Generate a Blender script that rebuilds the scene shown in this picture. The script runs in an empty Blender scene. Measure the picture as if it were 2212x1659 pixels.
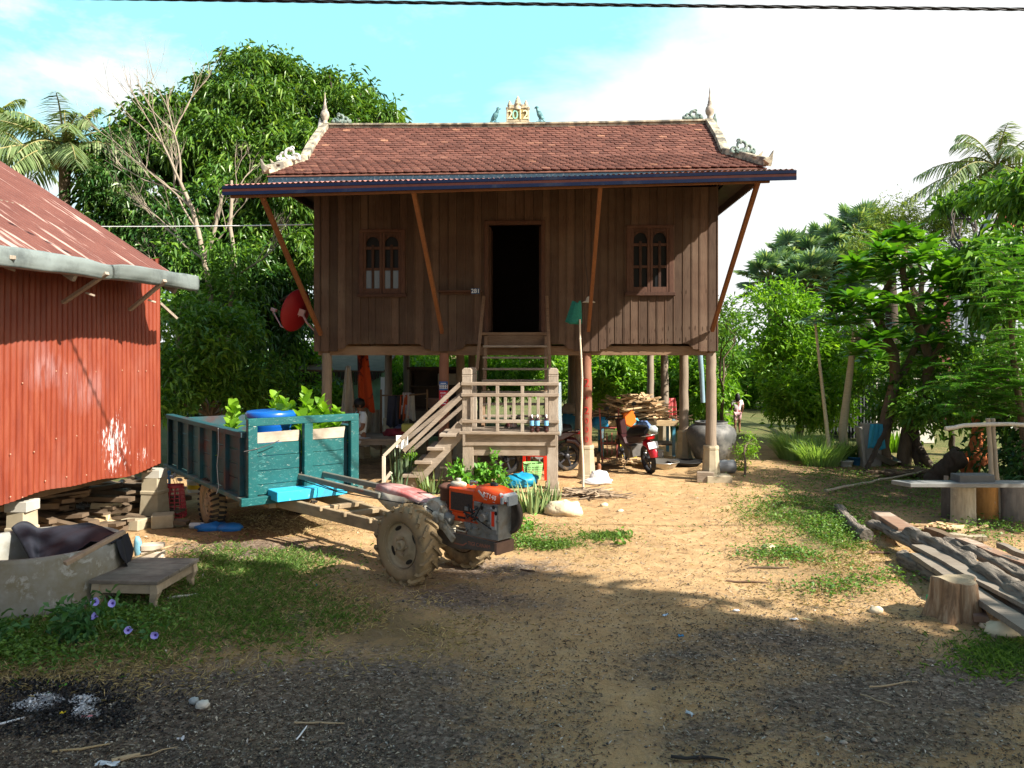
import bpy, math, random
import numpy as np
from mathutils import Vector as V, Matrix, noise as mnoise
random.seed(7); RS = np.random.RandomState(11)
sc = bpy.context.scene
COL = sc.collection
# ---------------------------------------------------------------- survey of the place (metres; camera 2.2 m above the yard)
FO, EYE, CX, HY = 1700.0, 2.2, 1106.0, 760.0
def at(u, v, Y): return V(((u-CX)/FO*Y, Y, EYE-(v-HY)/FO*Y))
def gd(u, v, z=0.0):
    Y = FO*(EYE-z)/(v-HY); return V(((u-CX)/FO*Y, Y, z))
class Frame:
    def __init__(s, x, y, deg):
        s.o = V((x, y, 0)); s.a = math.radians(deg)
        s.c, s.s = math.cos(s.a), math.sin(s.a)
    def loc(s, p):
        d = V(p)-s.o; return V((d.x*s.c+d.y*s.s, -d.x*s.s+d.y*s.c, d.z))
    def wor(s, p): return V((s.o.x+p[0]*s.c-p[1]*s.s, s.o.y+p[0]*s.s+p[1]*s.c, p[2]))
    def yp(s, u, v, y0):
        r = V(((u-CX)/FO, 1.0, -(v-HY)/FO)); ly = lambda Y: s.loc(V((r.x*Y, r.y*Y, 0))).y
        a, b = ly(0), ly(1); Y = (y0-a)/(b-a)
        return s.loc(V((r.x*Y, Y, EYE+r.z*Y)))
    def xp(s, u, v, x0):
        r = V(((u-CX)/FO, 1.0, -(v-HY)/FO)); lx = lambda Y: s.loc(V((r.x*Y, r.y*Y, 0))).x
        a, b = lx(0), lx(1); Y = (x0-a)/(b-a)
        return s.loc(V((r.x*Y, Y, EYE+r.z*Y)))
R3 = math.radians
def rot(ax=0, ay=0, az=0): return Matrix.Rotation(R3(az), 3, 'Z') @ Matrix.Rotation(R3(ay), 3, 'Y') @ Matrix.Rotation(R3(ax), 3, 'X')
def U(a, b): return random.uniform(a, b)
# ---------------------------------------------------------------- mesh builder
class MB:
    def __init__(s): s.v = []; s.f = []; s.mi = []; s.sm = []; s.m = 0
    def _f(s, idx, smooth=False): s.f.append(tuple(idx)); s.mi.append(s.m); s.sm.append(smooth)
    def add(s, vs, fs, smooth=False):
        b = len(s.v); s.v.extend([tuple(p) for p in vs])
        for f in fs: s._f([b+i for i in f], smooth)
        return s
    def box(s, c, d, R=None):
        c = V(c); pts = []
        for z in (-.5, .5):
            for y in (-.5, .5):
                for x in (-.5, .5):
                    p = V((x*d[0], y*d[1], z*d[2]))
                    if R is not None: p = R @ p
                    pts.append(c+p)
        return s.add(pts, [(0,2,3,1),(4,5,7,6),(0,1,5,4),(2,6,7,3),(0,4,6,2),(1,3,7,5)])
    def bb(s, x0, x1, y0, y1, z0, z1): return s.box(((x0+x1)/2,(y0+y1)/2,(z0+z1)/2), (x1-x0, y1-y0, z1-z0))
    def bar(s, p0, p1, w, h, up=(0,0,1)):
        p0, p1 = V(p0), V(p1); d = (p1-p0).normalized(); upv = V(up)
        if abs(d.dot(upv)) > .97: upv = V((0,1,0)) if abs(d.y) < .9 else V((1,0,0))
        sx = d.cross(upv).normalized(); uz = sx.cross(d)
        pts = []
        for p in (p0, p1):
            for a, b in ((-1,-1),(1,-1),(1,1),(-1,1)): pts.append(p+sx*(a*w/2)+uz*(b*h/2))
        return s.add(pts, [(3,2,1,0),(4,5,6,7),(0,1,5,4),(1,2,6,5),(2,3,7,6),(3,0,4,7)])
    def tube(s, pts, r, n=8, caps=True, smooth=True, flat=1.0):
        pts = [V(p) for p in pts]; k = len(pts)
        rr = r if isinstance(r, (list, tuple)) else [r]*k
        rings = []; prev = None
        for i, p in enumerate(pts):
            d = (pts[min(i+1,k-1)]-pts[max(i-1,0)])
            d = d.normalized() if d.length > 1e-9 else V((0,0,1))
            if prev is None: a = d.orthogonal().normalized()
            else:
                a = prev-d*prev.dot(d)
                a = a.normalized() if a.length > 1e-6 else d.orthogonal().normalized()
            prev = a; b = d.cross(a)
            rings.append([p+(a*math.cos(t)+b*math.sin(t)*flat)*rr[i] for t in [2*math.pi*j/n for j in range(n)]])
        vs = [q for ring in rings for q in ring]; fs = []
        for i in range(k-1):
            for j in range(n):
                j2 = (j+1) % n; fs.append((i*n+j, i*n+j2, (i+1)*n+j2, (i+1)*n+j))
        s.add(vs, fs, smooth)
        if caps:
            s.add(rings[0], [tuple(reversed(range(n)))]); s.add(rings[-1], [tuple(range(n))])
        return s
    def lathe(s, prof, c=(0,0,0), n=24, R=None, smooth=True, sx=1, sy=1, wob=0.0, cap=True):
        c = V(c); vs = []; k = len(prof)
        ph = [1+U(-wob, wob) for j in range(n)]
        for (r, z) in prof:
            for j in range(n):
                t = 2*math.pi*j/n; p = V((r*math.cos(t)*sx*ph[j], r*math.sin(t)*sy*ph[j], z))
                if R is not None: p = R @ p
                vs.append(c+p)
        fs = []
        for i in range(k-1):
            for j in range(n):
                j2 = (j+1) % n; fs.append((i*n+j, i*n+j2, (i+1)*n+j2, (i+1)*n+j))
        s.add(vs, fs, smooth)
        if not cap: return s
        if prof[0][0] > 1e-6: s.add(vs[:n], [tuple(reversed(range(n)))])
        if prof[-1][0] > 1e-6: s.add(vs[-n:], [tuple(range(n))])
        return s
    def prism(s, poly, vec):
        poly = [V(p) for p in poly]; vec = V(vec); n = len(poly)
        vs = poly+[p+vec for p in poly]
        fs = [tuple(range(n)), tuple(reversed(range(n, 2*n)))]
        for i in range(n): fs.append((i, i+n, (i+1) % n+n, (i+1) % n))
        return s.add(vs, fs)
    def ell(s, c, r, n=12, m=8, R=None, nz=0.0, nf=3.0):
        c = V(c); r = (r, r, r) if isinstance(r, (int, float)) else r
        vs = []; fs = []
        for i in range(m+1):
            th = math.pi*i/m
            for j in range(n):
                ph = 2*math.pi*j/n; q = V((math.sin(th)*math.cos(ph), math.sin(th)*math.sin(ph), math.cos(th)))
                k = 1.0
                if nz: k += nz*mnoise.noise(q*nf+c*3.1)
                p = V((q.x*r[0]*k, q.y*r[1]*k, q.z*r[2]*k))
                if R is not None: p = R @ p
                vs.append(c+p)
        for i in range(m):
            for j in range(n):
                j2 = (j+1) % n; fs.append((i*n+j, (i+1)*n+j, (i+1)*n+j2, i*n+j2))
        return s.add(vs, fs, True)
    def sheet(s, fn, nu, nv, smooth=True, th=0.0):
        vs = [V(fn(i/nu, j/nv)) for j in range(nv+1) for i in range(nu+1)]
        w = nu+1
        fs = [(j*w+i, j*w+i+1, (j+1)*w+i+1, (j+1)*w+i) for j in range(nv) for i in range(nu)]
        return s.add(vs, fs, smooth)
    def text(s, txt, size, M, ext=0.002, align='CENTER'):
        cu = bpy.data.curves.new('txt', 'FONT'); cu.body = txt; cu.size = size; cu.extrude = ext
        cu.align_x = align; cu.align_y = 'CENTER'
        o = bpy.data.objects.new('txt', cu); COL.objects.link(o)
        bpy.context.view_layer.update()
        me = o.evaluated_get(bpy.context.evaluated_depsgraph_get()).to_mesh()
        vs = [M @ v.co for v in me.vertices]; fs = [tuple(p.vertices) for p in me.polygons]
        s.add(vs, fs)
        bpy.data.objects.remove(o); bpy.data.curves.remove(cu); return s
    def build(s, name, mat, parent=None, bevel=0.0, solid=0.0, loc=None, rz=None):
        me = bpy.data.meshes.new(name); me.from_pydata(s.v, [], s.f)
        me.polygons.foreach_set('use_smooth', s.sm)
        for m in (mat if isinstance(mat, (list, tuple)) else [mat]): me.materials.append(m)
        me.polygons.foreach_set('material_index', s.mi); me.update()
        o = bpy.data.objects.new(name, me); COL.objects.link(o)
        if parent is not None: o.parent = parent
        if loc is not None: o.location = loc
        if rz is not None: o.rotation_euler = (0, 0, R3(rz))
        if solid:
            md = o.modifiers.new('solid', 'SOLIDIFY'); md.thickness = solid; md.offset = 0
        if bevel:
            md = o.modifiers.new('bevel', 'BEVEL'); md.width = bevel; md.segments = 1; md.limit_method = 'ANGLE'; md.angle_limit = R3(40)
        return o
def tag(o, label=None, cat=None, group=None, kind=None):
    if label: o['label'] = label
    if cat: o['category'] = cat
    if group: o['group'] = group
    if kind: o['kind'] = kind
    return o
def thing(name, label, cat, loc=(0,0,0), rz=0, group=None):
    o = bpy.data.objects.new(name, None); COL.objects.link(o); o.empty_display_size = .2
    o.location = loc; o.rotation_euler = (0, 0, R3(rz)); return tag(o, label, cat, group)
def copy_tree(o, parent=None):
    c = o.copy(); COL.objects.link(c)
    if parent is not None: c.parent = parent
    for ch in list(o.children): copy_tree(ch, c)
    return c
# ---------------------------------------------------------------- materials
class NT:
    def __init__(s, name):
        s.mat = bpy.data.materials.new(name); s.mat.use_nodes = True
        s.t = s.mat.node_tree; s.t.nodes.clear()
        s.out = s.t.nodes.new('ShaderNodeOutputMaterial')
    def n(s, typ, **kw):
        nd = s.t.nodes.new('ShaderNode'+typ)
        for k, v in kw.items():
            if k in nd.inputs.keys(): nd.inputs[k].default_value = v
            else: setattr(nd, k, v)
        return nd
    def l(s, a, b): s.t.links.new(a, b)
    def coord(s, scale=(1,1,1), kind='Object'):
        tc = s.n('TexCoord'); mp = s.n('Mapping'); mp.inputs['Scale'].default_value = scale
        s.l(tc.outputs[kind], mp.inputs['Vector']); return mp.outputs['Vector']
    def noise(s, vec, scale, detail=4, rough=.55, dist=0):
        nd = s.n('TexNoise'); nd.inputs['Scale'].default_value = scale; nd.inputs['Detail'].default_value = detail
        nd.inputs['Roughness'].default_value = rough; nd.inputs['Distortion'].default_value = dist
        s.l(vec, nd.inputs['Vector']); return nd.outputs['Fac']
    def ramp(s, fac, stops):
        nd = s.n('ValToRGB'); cr = nd.color_ramp
        while len(cr.elements) > len(stops): cr.elements.remove(cr.elements[-1])
        while len(cr.elements) < len(stops): cr.elements.new(.5)
        for e, (p, c) in zip(cr.elements, stops):
            e.position = p; e.color = (c, c, c, 1) if isinstance(c, (int, float)) else (*c[:3], 1)
        s.l(fac, nd.inputs['Fac']); return nd.outputs['Color']
    def mix(s, fac, a, b, mode='MIX'):
        nd = s.n('Mix', data_type='RGBA', blend_type=mode)
        for sock, val in ((nd.inputs['Factor'], fac), (nd.inputs['A'], a), (nd.inputs['B'], b)):
            if isinstance(val, (int, float)): sock.default_value = val
            elif isinstance(val, tuple): sock.default_value = (*val[:3], 1)
            else: s.l(val, sock)
        # the colour sockets of the mix node share names with the float ones: pick them by type
        return [o for o in nd.outputs if o.type == 'RGBA'][0]
    def math(s, op, a, b=0.0, clamp=False):
        nd = s.n('Math', operation=op); nd.use_clamp = clamp
        for i, val in enumerate((a, b)):
            if isinstance(val, (int, float)): nd.inputs[i].default_value = val
            else: s.l(val, nd.inputs[i])
        return nd.outputs[0]
    def bsdf(s, col, rough=.7, metal=0.0, bump=None, bstr=.3, bdist=.02, spec=.3, trans=0.0):
        b = s.n('BsdfPrincipled')
        if isinstance(col, tuple): b.inputs['Base Color'].default_value = (*col[:3], 1)
        else: s.l(col, b.inputs['Base Color'])
        if isinstance(rough, (int, float)): b.inputs['Roughness'].default_value = rough
        else: s.l(rough, b.inputs['Roughness'])
        b.inputs['Metallic'].default_value = metal
        b.inputs['Specular IOR Level'].default_value = spec
        if bump is not None:
            bp = s.n('Bump'); bp.inputs['Strength'].default_value = bstr; bp.inputs['Distance'].default_value = bdist
            s.l(bump, bp.inputs['Height']); s.l(bp.outputs['Normal'], b.inputs['Normal'])
        s.l(b.outputs[0], s.out.inputs['Surface']); return b
    def island(s): return s.n('NewGeometry').outputs['Random Per Island']
def _mixfix():
    def mix(s, fac, a, b, mode='MIX'):
        nd = s.t.nodes.new('ShaderNodeMix'); nd.data_type = 'RGBA'; nd.blend_type = mode
        for sock, val in ((nd.inputs[0], fac), (nd.inputs[6], a), (nd.inputs[7], b)):
            if isinstance(val, (int, float)): sock.default_value = val
            elif isinstance(val, tuple): sock.default_value = (*val[:3], 1)
            else: s.l(val, sock)
        return nd.outputs[2]
    NT.mix = mix
_mixfix()
def sc3(c, k): return tuple(max(0, min(1, x*k)) for x in c)
MC = {}
def mat(name, col, var=.25, scale=6, stretch=(1,1,1), rough=.7, metal=0.0, bump=.25, bdist=.01, dirt=None, dirtamt=.5, dscale=2.5, island=.0, spec=.3, wear=None, wearamt=.55, wscale=14):
    if name in MC: return MC[name]
    m = NT(name); vec = m.coord(stretch)
    nz = m.noise(vec, scale, 6, .6)
    c = m.ramp(nz, [(.25, sc3(col, 1-var)), (.75, sc3(col, 1+var))])
    if island:
        k = m.ramp(m.island(), [(0, 1-island), (1, 1+island)]); c = m.mix(1.0, c, k, 'MULTIPLY')
    if dirt:
        f = m.ramp(m.noise(m.coord(), dscale, 5, .65), [(.62-dirtamt*.3, 0), (.82-dirtamt*.3, 1)]); c = m.mix(f, c, dirt)
    if wear:
        f = m.ramp(m.noise(m.coord(stretch), wscale, 7, .7, .3), [(1-wearamt-.04, 0), (1-wearamt+.05, 1)]); c = m.mix(f, c, wear)
    m.bsdf(c, rough, metal, nz if bump else None, bump, bdist, spec)
    MC[name] = m.mat; return m.mat
def leafmat(name, c1, c2, trans=.35, rough=.45, hi=None):
    if name in MC: return MC[name]
    m = NT(name); r = m.island()
    stops = [(0, c1), (.8, c2)] + ([(1.0, hi)] if hi else [])
    c = m.ramp(r, stops)
    d = m.n('BsdfPrincipled'); m.l(c, d.inputs['Base Color']); d.inputs['Roughness'].default_value = rough
    d.inputs['Specular IOR Level'].default_value = .35
    t = m.n('BsdfTranslucent'); tc = m.mix(1.0, c, (1.5, 1.5, .5), 'MULTIPLY'); m.l(tc, t.inputs['Color'])
    mx = m.n('MixShader'); mx.inputs[0].default_value = trans
    m.l(d.outputs[0], mx.inputs[1]); m.l(t.outputs[0], mx.inputs[2]); m.l(mx.outputs[0], m.out.inputs['Surface'])
    MC[name] = m.mat; return m.mat
# ---------------------------------------------------------------- leaves in bulk
def norm(a): return a/np.maximum(np.linalg.norm(a, axis=1, keepdims=True), 1e-9)
class LV:
    """thousands of leaf blades gathered into one mesh"""
    def __init__(s): s.V = []; s.F = []; s.nv = 0
    def blades(s, P, A, L, W, segs=1, droop=0.0, fold=.15, nrm=None, base=.0, taper=.5):
        P = np.asarray(P, float); n = len(P)
        if n == 0: return s
        A = norm(np.asarray(A, float)); L = np.broadcast_to(np.asarray(L, float), (n,)); W = np.broadcast_to(np.asarray(W, float), (n,))
        if nrm is None: nrm = np.array([0, 0, 1.])+RS.normal(0, .5, (n, 3))
        S = norm(np.cross(A, np.broadcast_to(nrm, (n, 3))+1e-4)); N = norm(np.cross(S, A))
        if segs == 1:
            mid = P+A*(L*taper)[:, None]; tip = P+A*L[:, None]; tip[:, 2] -= droop*L
            up = N*(W*fold)[:, None]
            vs = np.stack([P, mid+S*(W/2)[:, None]+up, tip, mid-S*(W/2)[:, None]+up], 1)
            idx = np.arange(n)[:, None]*4+s.nv
            F = np.concatenate([idx+np.array([[0, 1, 2]]), idx+np.array([[0, 2, 3]])], 0)
            s.V.append(vs.reshape(-1, 3)); s.F.append(F); s.nv += n*4
        else:
            k = segs+1; rows = []
            for i in range(k):
                t = i/segs; c = P+A*(L*t)[:, None]; c[:, 2] -= droop*L*t*t
                w = W*(base+(1-base)*math.sin(math.pi*min(1, (t*.92+.08))**.8)) if base < .9 else W*(1-t**1.6)
                w = w*(0.04 if i == segs else 1)
                rows += [c-S*(w/2)[:, None]+N*(w*fold)[:, None], c, c+S*(w/2)[:, None]+N*(w*fold)[:, None]]
            vs = np.stack(rows, 1); idx = np.arange(n)[:, None]*(3*k)+s.nv; fl = []
            for i in range(segs):
                a = 3*i
                for q in ((a, a+1, a+4), (a, a+4, a+3), (a+1, a+2, a+5), (a+1, a+5, a+4)): fl.append(idx+np.array([q]))
            s.V.append(vs.reshape(-1, 3)); s.F.append(np.concatenate(fl, 0)); s.nv += n*3*k
        return s
    def build(s, name, mat, parent=None, smooth=True):
        Vv = np.concatenate(s.V, 0).astype(np.float32); F = np.concatenate(s.F, 0).astype(np.int32)
        me = bpy.data.meshes.new(name); me.vertices.add(len(Vv)); me.vertices.foreach_set('co', Vv.ravel())
        me.loops.add(F.size); me.loops.foreach_set('vertex_index', F.ravel())
        me.polygons.add(len(F)); me.polygons.foreach_set('loop_start', np.arange(len(F), dtype=np.int32)*3)
        me.update(calc_edges=True); me.materials.append(mat)
        o = bpy.data.objects.new(name, me); COL.objects.link(o)
        if parent is not None: o.parent = parent
        return o
def rdir(n):
    a = RS.normal(0, 1, (n, 3)); return norm(a)
def crown(lv, blobs, per=14, L=.2, W=.05, droop=.35, spread=.18, shell=.5, out=.6, down=.3, jit=.35):
    """blobs: (centre, (rx,ry,rz), clusters): leaf clusters through each lobe's volume, thicker towards its skin, in uneven clumps"""
    for c, r, n in blobs:
        K = max(4, n//9); cd = rdir(K); cr = (shell+(1-shell)*RS.rand(K)**.5)*(.8+.4*RS.rand(K))
        pick = RS.randint(0, K, n); off = rdir(n)*(RS.rand(n)**.5)[:, None]*np.array([.30, .30, .22])
        rel = cd[pick]*cr[pick][:, None]+off
        d = norm(rel*.5+off*1.6); cl = np.array(c)+rel*np.array(r)
        P = np.repeat(cl, per, 0)+RS.normal(0, spread, (n*per, 3)); dd = np.repeat(d, per, 0)
        A = dd*out+rdir(n*per)*1.0; A[:, 2] -= down
        lv.blades(P, A, L*(1+jit*(RS.rand(n*per)-.5)*2), W*(1+jit*(RS.rand(n*per)-.5)*2), 1, droop)
def pxblobs(lst, dens, ry=None):
    """lobes given as picture measurements: (u, v, half width px, half height px, depth m, half depth m)"""
    out = []
    for u, v, ru, rv, Y, d in lst:
        c = at(u, v, Y); rx, rz = ru*Y/FO, rv*Y/FO
        area = 4*math.pi*((rx*rz+rx*d+rz*d)/3)
        out.append((tuple(c), (rx, d, rz), max(8, int(area*dens))))
    return out
def wob(p0, p1, n, a):
    p0, p1 = V(p0), V(p1); L = (p1-p0).length
    return [p0.lerp(p1, i/n)+(V((U(-1,1), U(-1,1), U(-.5,.5)))*a*L if 0 < i < n else V((0,0,0))) for i in range(n+1)]
# ================================================================ camera, light, sky
cam = bpy.data.cameras.new('camera'); cam.sensor_width = 36; cam.lens = 36*FO/2212; cam.shift_y = -(829.5-HY)/2212
cam.clip_end = 3000; cam.clip_start = .05
co = bpy.data.objects.new('camera', cam); COL.objects.link(co); co.location = (0, 0, EYE); co.rotation_euler = (R3(90), 0, 0); sc.camera = co
SUN = V((1.06, -.62, 1.0)).normalized()
ld = bpy.data.lights.new('sun', 'SUN'); ld.energy = 5.0; ld.angle = R3(.5); ld.color = (1, .93, .82)
lo = bpy.data.objects.new('sun', ld); COL.objects.link(lo); lo.rotation_euler = SUN.to_track_quat('Z', 'Y').to_euler(); lo.location = (20, -12, 20)
w = bpy.data.worlds.new('World'); sc.world = w; w.use_nodes = True
wt = w.node_tree; wt.nodes.clear()
class WT(NT):
    def __init__(s): s.t = wt
m = WT()
sky = m.n('TexSky'); sky.sky_type = 'NISHITA'; sky.sun_disc = False
sky.sun_elevation = math.asin(SUN.z); sky.sun_rotation = math.atan2(SUN.x, SUN.y)
sky.air_density = 1.0; sky.dust_density = 1.6; sky.ozone_density = 1.0
tint = m.mix(1.0, sky.outputs[0], (1.2, 1.14, 1.04), 'MULTIPLY')
tc = m.n('TexCoord'); sp = m.n('SeparateXYZ'); m.l(tc.outputs['Generated'], sp.inputs[0])
X, Y_, Z = sp.outputs
mp = m.n('Mapping'); mp.inputs['Scale'].default_value = (1.0, 1.0, 2.2); m.l(tc.outputs['Generated'], mp.inputs['Vector'])
n1 = m.noise(mp.outputs[0], 2.6, 8, .56, .3); n2 = m.noise(mp.outputs[0], 6.5, 7, .6, .2)
# the big bank of cloud low in the north-east, broken cloud in the north-west
bank = m.math('SUBTRACT', m.math('ADD', m.math('MULTIPLY', X, .85), .225), Z)
bank = m.math('ADD', bank, m.math('MULTIPLY', m.math('SUBTRACT', n1, .5), .55))
bank = m.ramp(m.math('ADD', m.math('MULTIPLY', bank, 3.2), .35), [(.22, 0), (.6, 1)])
west = m.math('MULTIPLY', m.math('SUBTRACT', -.26, X), 1.6)
west = m.math('ADD', west, m.math('MULTIPLY', m.math('SUBTRACT', n2, .5), 3.0))
west = m.math('ADD', west, m.math('MULTIPLY', m.math('SUBTRACT', .30, Z), 2.2))
west = m.ramp(west, [(.10, 0), (.72, .9)])
thin = m.ramp(n2, [(.60, 0), (.88, .55)])
cl = m.math('MAXIMUM', m.math('MAXIMUM', bank, west), thin)
cl = m.math('MULTIPLY', cl, m.ramp(Y_, [(.0, .15), (.3, 1)]))
lit = m.ramp(n2, [(.2, (.95, 1.0, 1.03)), (.7, (1.12, 1.12, 1.1))])
veil = m.mix(m.ramp(Y_, [(.1, 0), (.55, .7)]), tint, (2.2, 5.6, 6.1))
bg1 = m.n('Background'); m.l(veil, bg1.inputs[0]); bg1.inputs[1].default_value = .085
bg2 = m.n('Background'); m.l(lit, bg2.inputs[0]); bg2.inputs[1].default_value = .42
mx = m.n('MixShader'); m.l(cl, mx.inputs[0]); m.l(bg1.outputs[0], mx.inputs[1]); m.l(bg2.outputs[0], mx.inputs[2])
wo = m.n('OutputWorld'); m.l(mx.outputs[0], wo.inputs[0])
sc.view_settings.view_transform = 'Standard'; sc.view_settings.look = 'None'; sc.view_settings.exposure = 1.35; sc.view_settings.gamma = 1
sc.cycles.max_bounces = 6; sc.cycles.transparent_max_bounces = 8; sc.cycles.use_denoising = True
try: sc.cycles.denoiser = 'OPENIMAGEDENOISE'
except Exception: pass
# ================================================================ ground
def topx(x, y):
    return (CX+FO*x/y, HY+FO*EYE/y) if y > .5 else (CX+FO*x/.5, 11000)
def blob(u, v, lst):
    s = 0.0
    for (bu, bv, ru, rv, wt_) in lst:
        d = ((u-bu)/ru)**2+((v-bv)/rv)**2
        if d < 4: s += wt_*math.exp(-d*1.4)
    return s
GRAVEL = [(150,1540,420,120,1.1),(500,1560,420,110,.95),(760,1480,360,90,.7),(200,1680,700,110,.6),(900,1620,420,110,.55),(1700,1385,330,60,.8),(1750,1500,240,60,.75),
 (2080,1480,260,70,.9),(1950,1600,330,90,.8),(1520,1590,170,50,.6),(1130,1420,330,90,.12),(1250,1560,330,110,.16),(850,1420,260,60,.2),(540,1190,260,38,.95),(1080,1225,230,30,.8),(960,1290,170,40,.8),(1180,1310,200,50,.4),(1420,1440,140,50,.5)]
DRY = [(650,1300,260,70,1.0),(850,1370,200,60,.7),(120,1440,230,60,.8),(420,1400,260,60,.6),(480,1140,300,40,.5),(1200,1170,180,50,.6),(1760,1180,180,60,.55),(1800,1260,200,60,.5),(600,1120,200,40,.5)]
GREEN = [(330,1330,260,60,1.0),(520,1270,170,60,.9),(230,1390,240,40,.7),(560,1215,160,32,.9),(640,1345,120,45,.5),(1720,1110,130,40,.9),(1800,1160,90,40,.8),(1950,1040,260,34,.6),(2180,1415,110,40,1.0),(1310,1160,46,9,.35),(1190,1180,50,14,.25),(30,1370,90,60,.8)]
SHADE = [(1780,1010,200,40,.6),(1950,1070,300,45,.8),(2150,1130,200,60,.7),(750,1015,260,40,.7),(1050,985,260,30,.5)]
def hgt(x, y):
    p = V((x*.55, y*.55, 0)); h = .035*mnoise.noise(p)+.012*mnoise.noise(p*4.3)
    h += .010*mnoise.noise(p*9.1)+.008*mnoise.noise(V((x*14, y*14, 2)))
    for k, xr in enumerate((1.05, 2.35)):
        xx = xr+.10*(y-8)*.9+.25*math.sin(y*.35+1); h -= .022*math.exp(-((x-xx)/.17)**2)*max(0, min(1, .7+mnoise.noise(V((y*.8, k*5, 1)))))
    return h
xs = np.concatenate([np.linspace(-600, -40, 15)[:-1], np.linspace(-40, -9, 32)[:-1], np.linspace(-9, 10, 150)[:-1], np.linspace(10, 45, 36)[:-1], np.linspace(45, 600, 15)])
ys = np.concatenate([np.linspace(-60, 2.5, 18)[:-1], np.linspace(2.5, 15, 125)[:-1], np.linspace(15, 40, 50)[:-1], np.linspace(40, 900, 24)])
gv = []; gc = []
for y in ys:
    for x in xs:
        gv.append((x, y, hgt(x, y) if abs(x) < 60 and y < 60 else .4))
        u, v = topx(x, y)
        near = 2.5 < y < 40 and abs(x) < 20
        fg = max(0, min(1, (y-18.2)*.5))+max(0, min(1, (x-6.5)*.6))*(y > 8)*.7+max(0, min(1, (-5.5-x)*.7))*(y > 10)
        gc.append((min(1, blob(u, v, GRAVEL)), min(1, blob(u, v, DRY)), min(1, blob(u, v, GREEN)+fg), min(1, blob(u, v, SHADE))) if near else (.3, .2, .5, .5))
nx = len(xs); gf = [(j*nx+i, j*nx+i+1, (j+1)*nx+i+1, (j+1)*nx+i) for j in range(len(ys)-1) for i in range(nx-1)]
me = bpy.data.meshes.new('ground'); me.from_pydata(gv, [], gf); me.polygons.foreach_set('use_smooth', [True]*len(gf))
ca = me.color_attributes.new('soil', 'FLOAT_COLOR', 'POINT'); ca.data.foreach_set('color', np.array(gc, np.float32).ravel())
ground = bpy.data.objects.new('ground', me); COL.objects.link(ground); tag(ground, kind='structure')
g = NT('yard_soil'); at_ = g.n('Attribute', attribute_name='soil'); ss = g.n('SeparateColor'); g.l(at_.outputs['Color'], ss.inputs[0])
vec = g.coord(); fine = g.noise(vec, 34, 8, .75); mid = g.noise(vec, 5.5, 7, .65, .4); big = g.noise(vec, .9, 5, .6, .3); grit = g.noise(vec, 120, 4, .7)
sand = g.ramp(mid, [(.3, (.35, .21, .095)), (.55, (.50, .33, .165)), (.75, (.58, .42, .235))])
sand = g.mix(g.ramp(fine, [(.55, 0), (.72, .75)]), sand, (.27, .175, .095))
chip = g.n('TexVoronoi'); chip.inputs['Scale'].default_value = 46; g.l(vec, chip.inputs['Vector'])
chipv = g.n('SeparateColor'); g.l(chip.outputs['Color'], chipv.inputs[0])
grav = g.ramp(chipv.outputs[0], [(0, (.085, .065, .052)), (.5, (.175, .132, .102)), (.85, (.26, .20, .158)), (1.0, (.42, .36, .29))])
grav = g.mix(g.ramp(grit, [(.35, .5), (.65, 0)]), grav, (.055, .044, .036))
dry = g.ramp(fine, [(.3, (.13, .085, .04)), (.6, (.22, .15, .07)), (.8, (.32, .23, .115))])
green = g.ramp(fine, [(.3, (.05, .065, .02)), (.7, (.13, .15, .05))])
def mask(ch, k=1.0, lo=.45, hi=.62):
    a = g.math('ADD', g.math('MULTIPLY', ch, k), g.math('MULTIPLY', g.math('SUBTRACT', mid, .5), 1.3))
    a = g.math('ADD', a, g.math('MULTIPLY', g.math('SUBTRACT', fine, .5), .9))
    return g.ramp(a, [(lo-.18, 0), (hi+.12, 1)])
sand = g.mix(g.ramp(g.noise(vec, 2.3, 8, .7, .6), [(.50, 0), (.66, .7)]), sand, (.27, .18, .10))
c = g.mix(mask(ss.outputs[1]), sand, dry)
c = g.mix(mask(ss.outputs[2]), c, green)
c = g.mix(mask(ss.outputs[0]), c, grav)
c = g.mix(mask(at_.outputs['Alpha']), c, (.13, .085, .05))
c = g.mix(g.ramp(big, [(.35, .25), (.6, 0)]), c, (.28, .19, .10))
hsum = g.math('ADD', g.math('MULTIPLY', fine, .6), g.math('ADD', g.math('MULTIPLY', grit, .25), g.math('MULTIPLY', mid, .9)))
g.bsdf(c, .92, 0, hsum, .9, .035, .15)
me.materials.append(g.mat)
def onG(u, v, dz=0.0):
    p = gd(u, v); return V((p.x, p.y, hgt(p.x, p.y)+dz))
# ---- grass and litter too many to count
def scatter(lst, n, thr=.22):
    pts = []; tries = 0
    while len(pts) < n and tries < n*30:
        tries += 1
        bu, bv, ru, rv, wt_ = random.choice(lst)
        u, v = bu+random.gauss(0, ru*.6), bv+random.gauss(0, rv*.6)
        if v < 905: continue
        p = gd(u, v)
        if mnoise.noise(V((p.x*1.6, p.y*1.6, 3)))+.55*wt_ < U(-.1, .5): continue
        pts.append((p.x, p.y, hgt(p.x, p.y)-.005))
    return np.array(pts)
def grass(name, lst, n, L, W, mt, lean=.7, droop=.3):
    P = scatter(lst, n); k = len(P); A = np.stack([RS.normal(0, lean, k), RS.normal(0, lean, k), np.ones(k)], 1)
    lv = LV(); lv.blades(P, A, L*(.5+RS.rand(k)), W*(.6+.8*RS.rand(k)), 1, droop, .3, nrm=np.stack([RS.normal(0, 1, k), RS.normal(0, 1, k), np.zeros(k)], 1), taper=.45)
    return tag(lv.build(name, mt), kind='stuff')
GG = leafmat('grass_green', (.065, .14, .025), (.16, .27, .06), .35, .6)
GD = leafmat('grass_dry', (.24, .18, .08), (.50, .40, .21), .2, .8)
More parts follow.
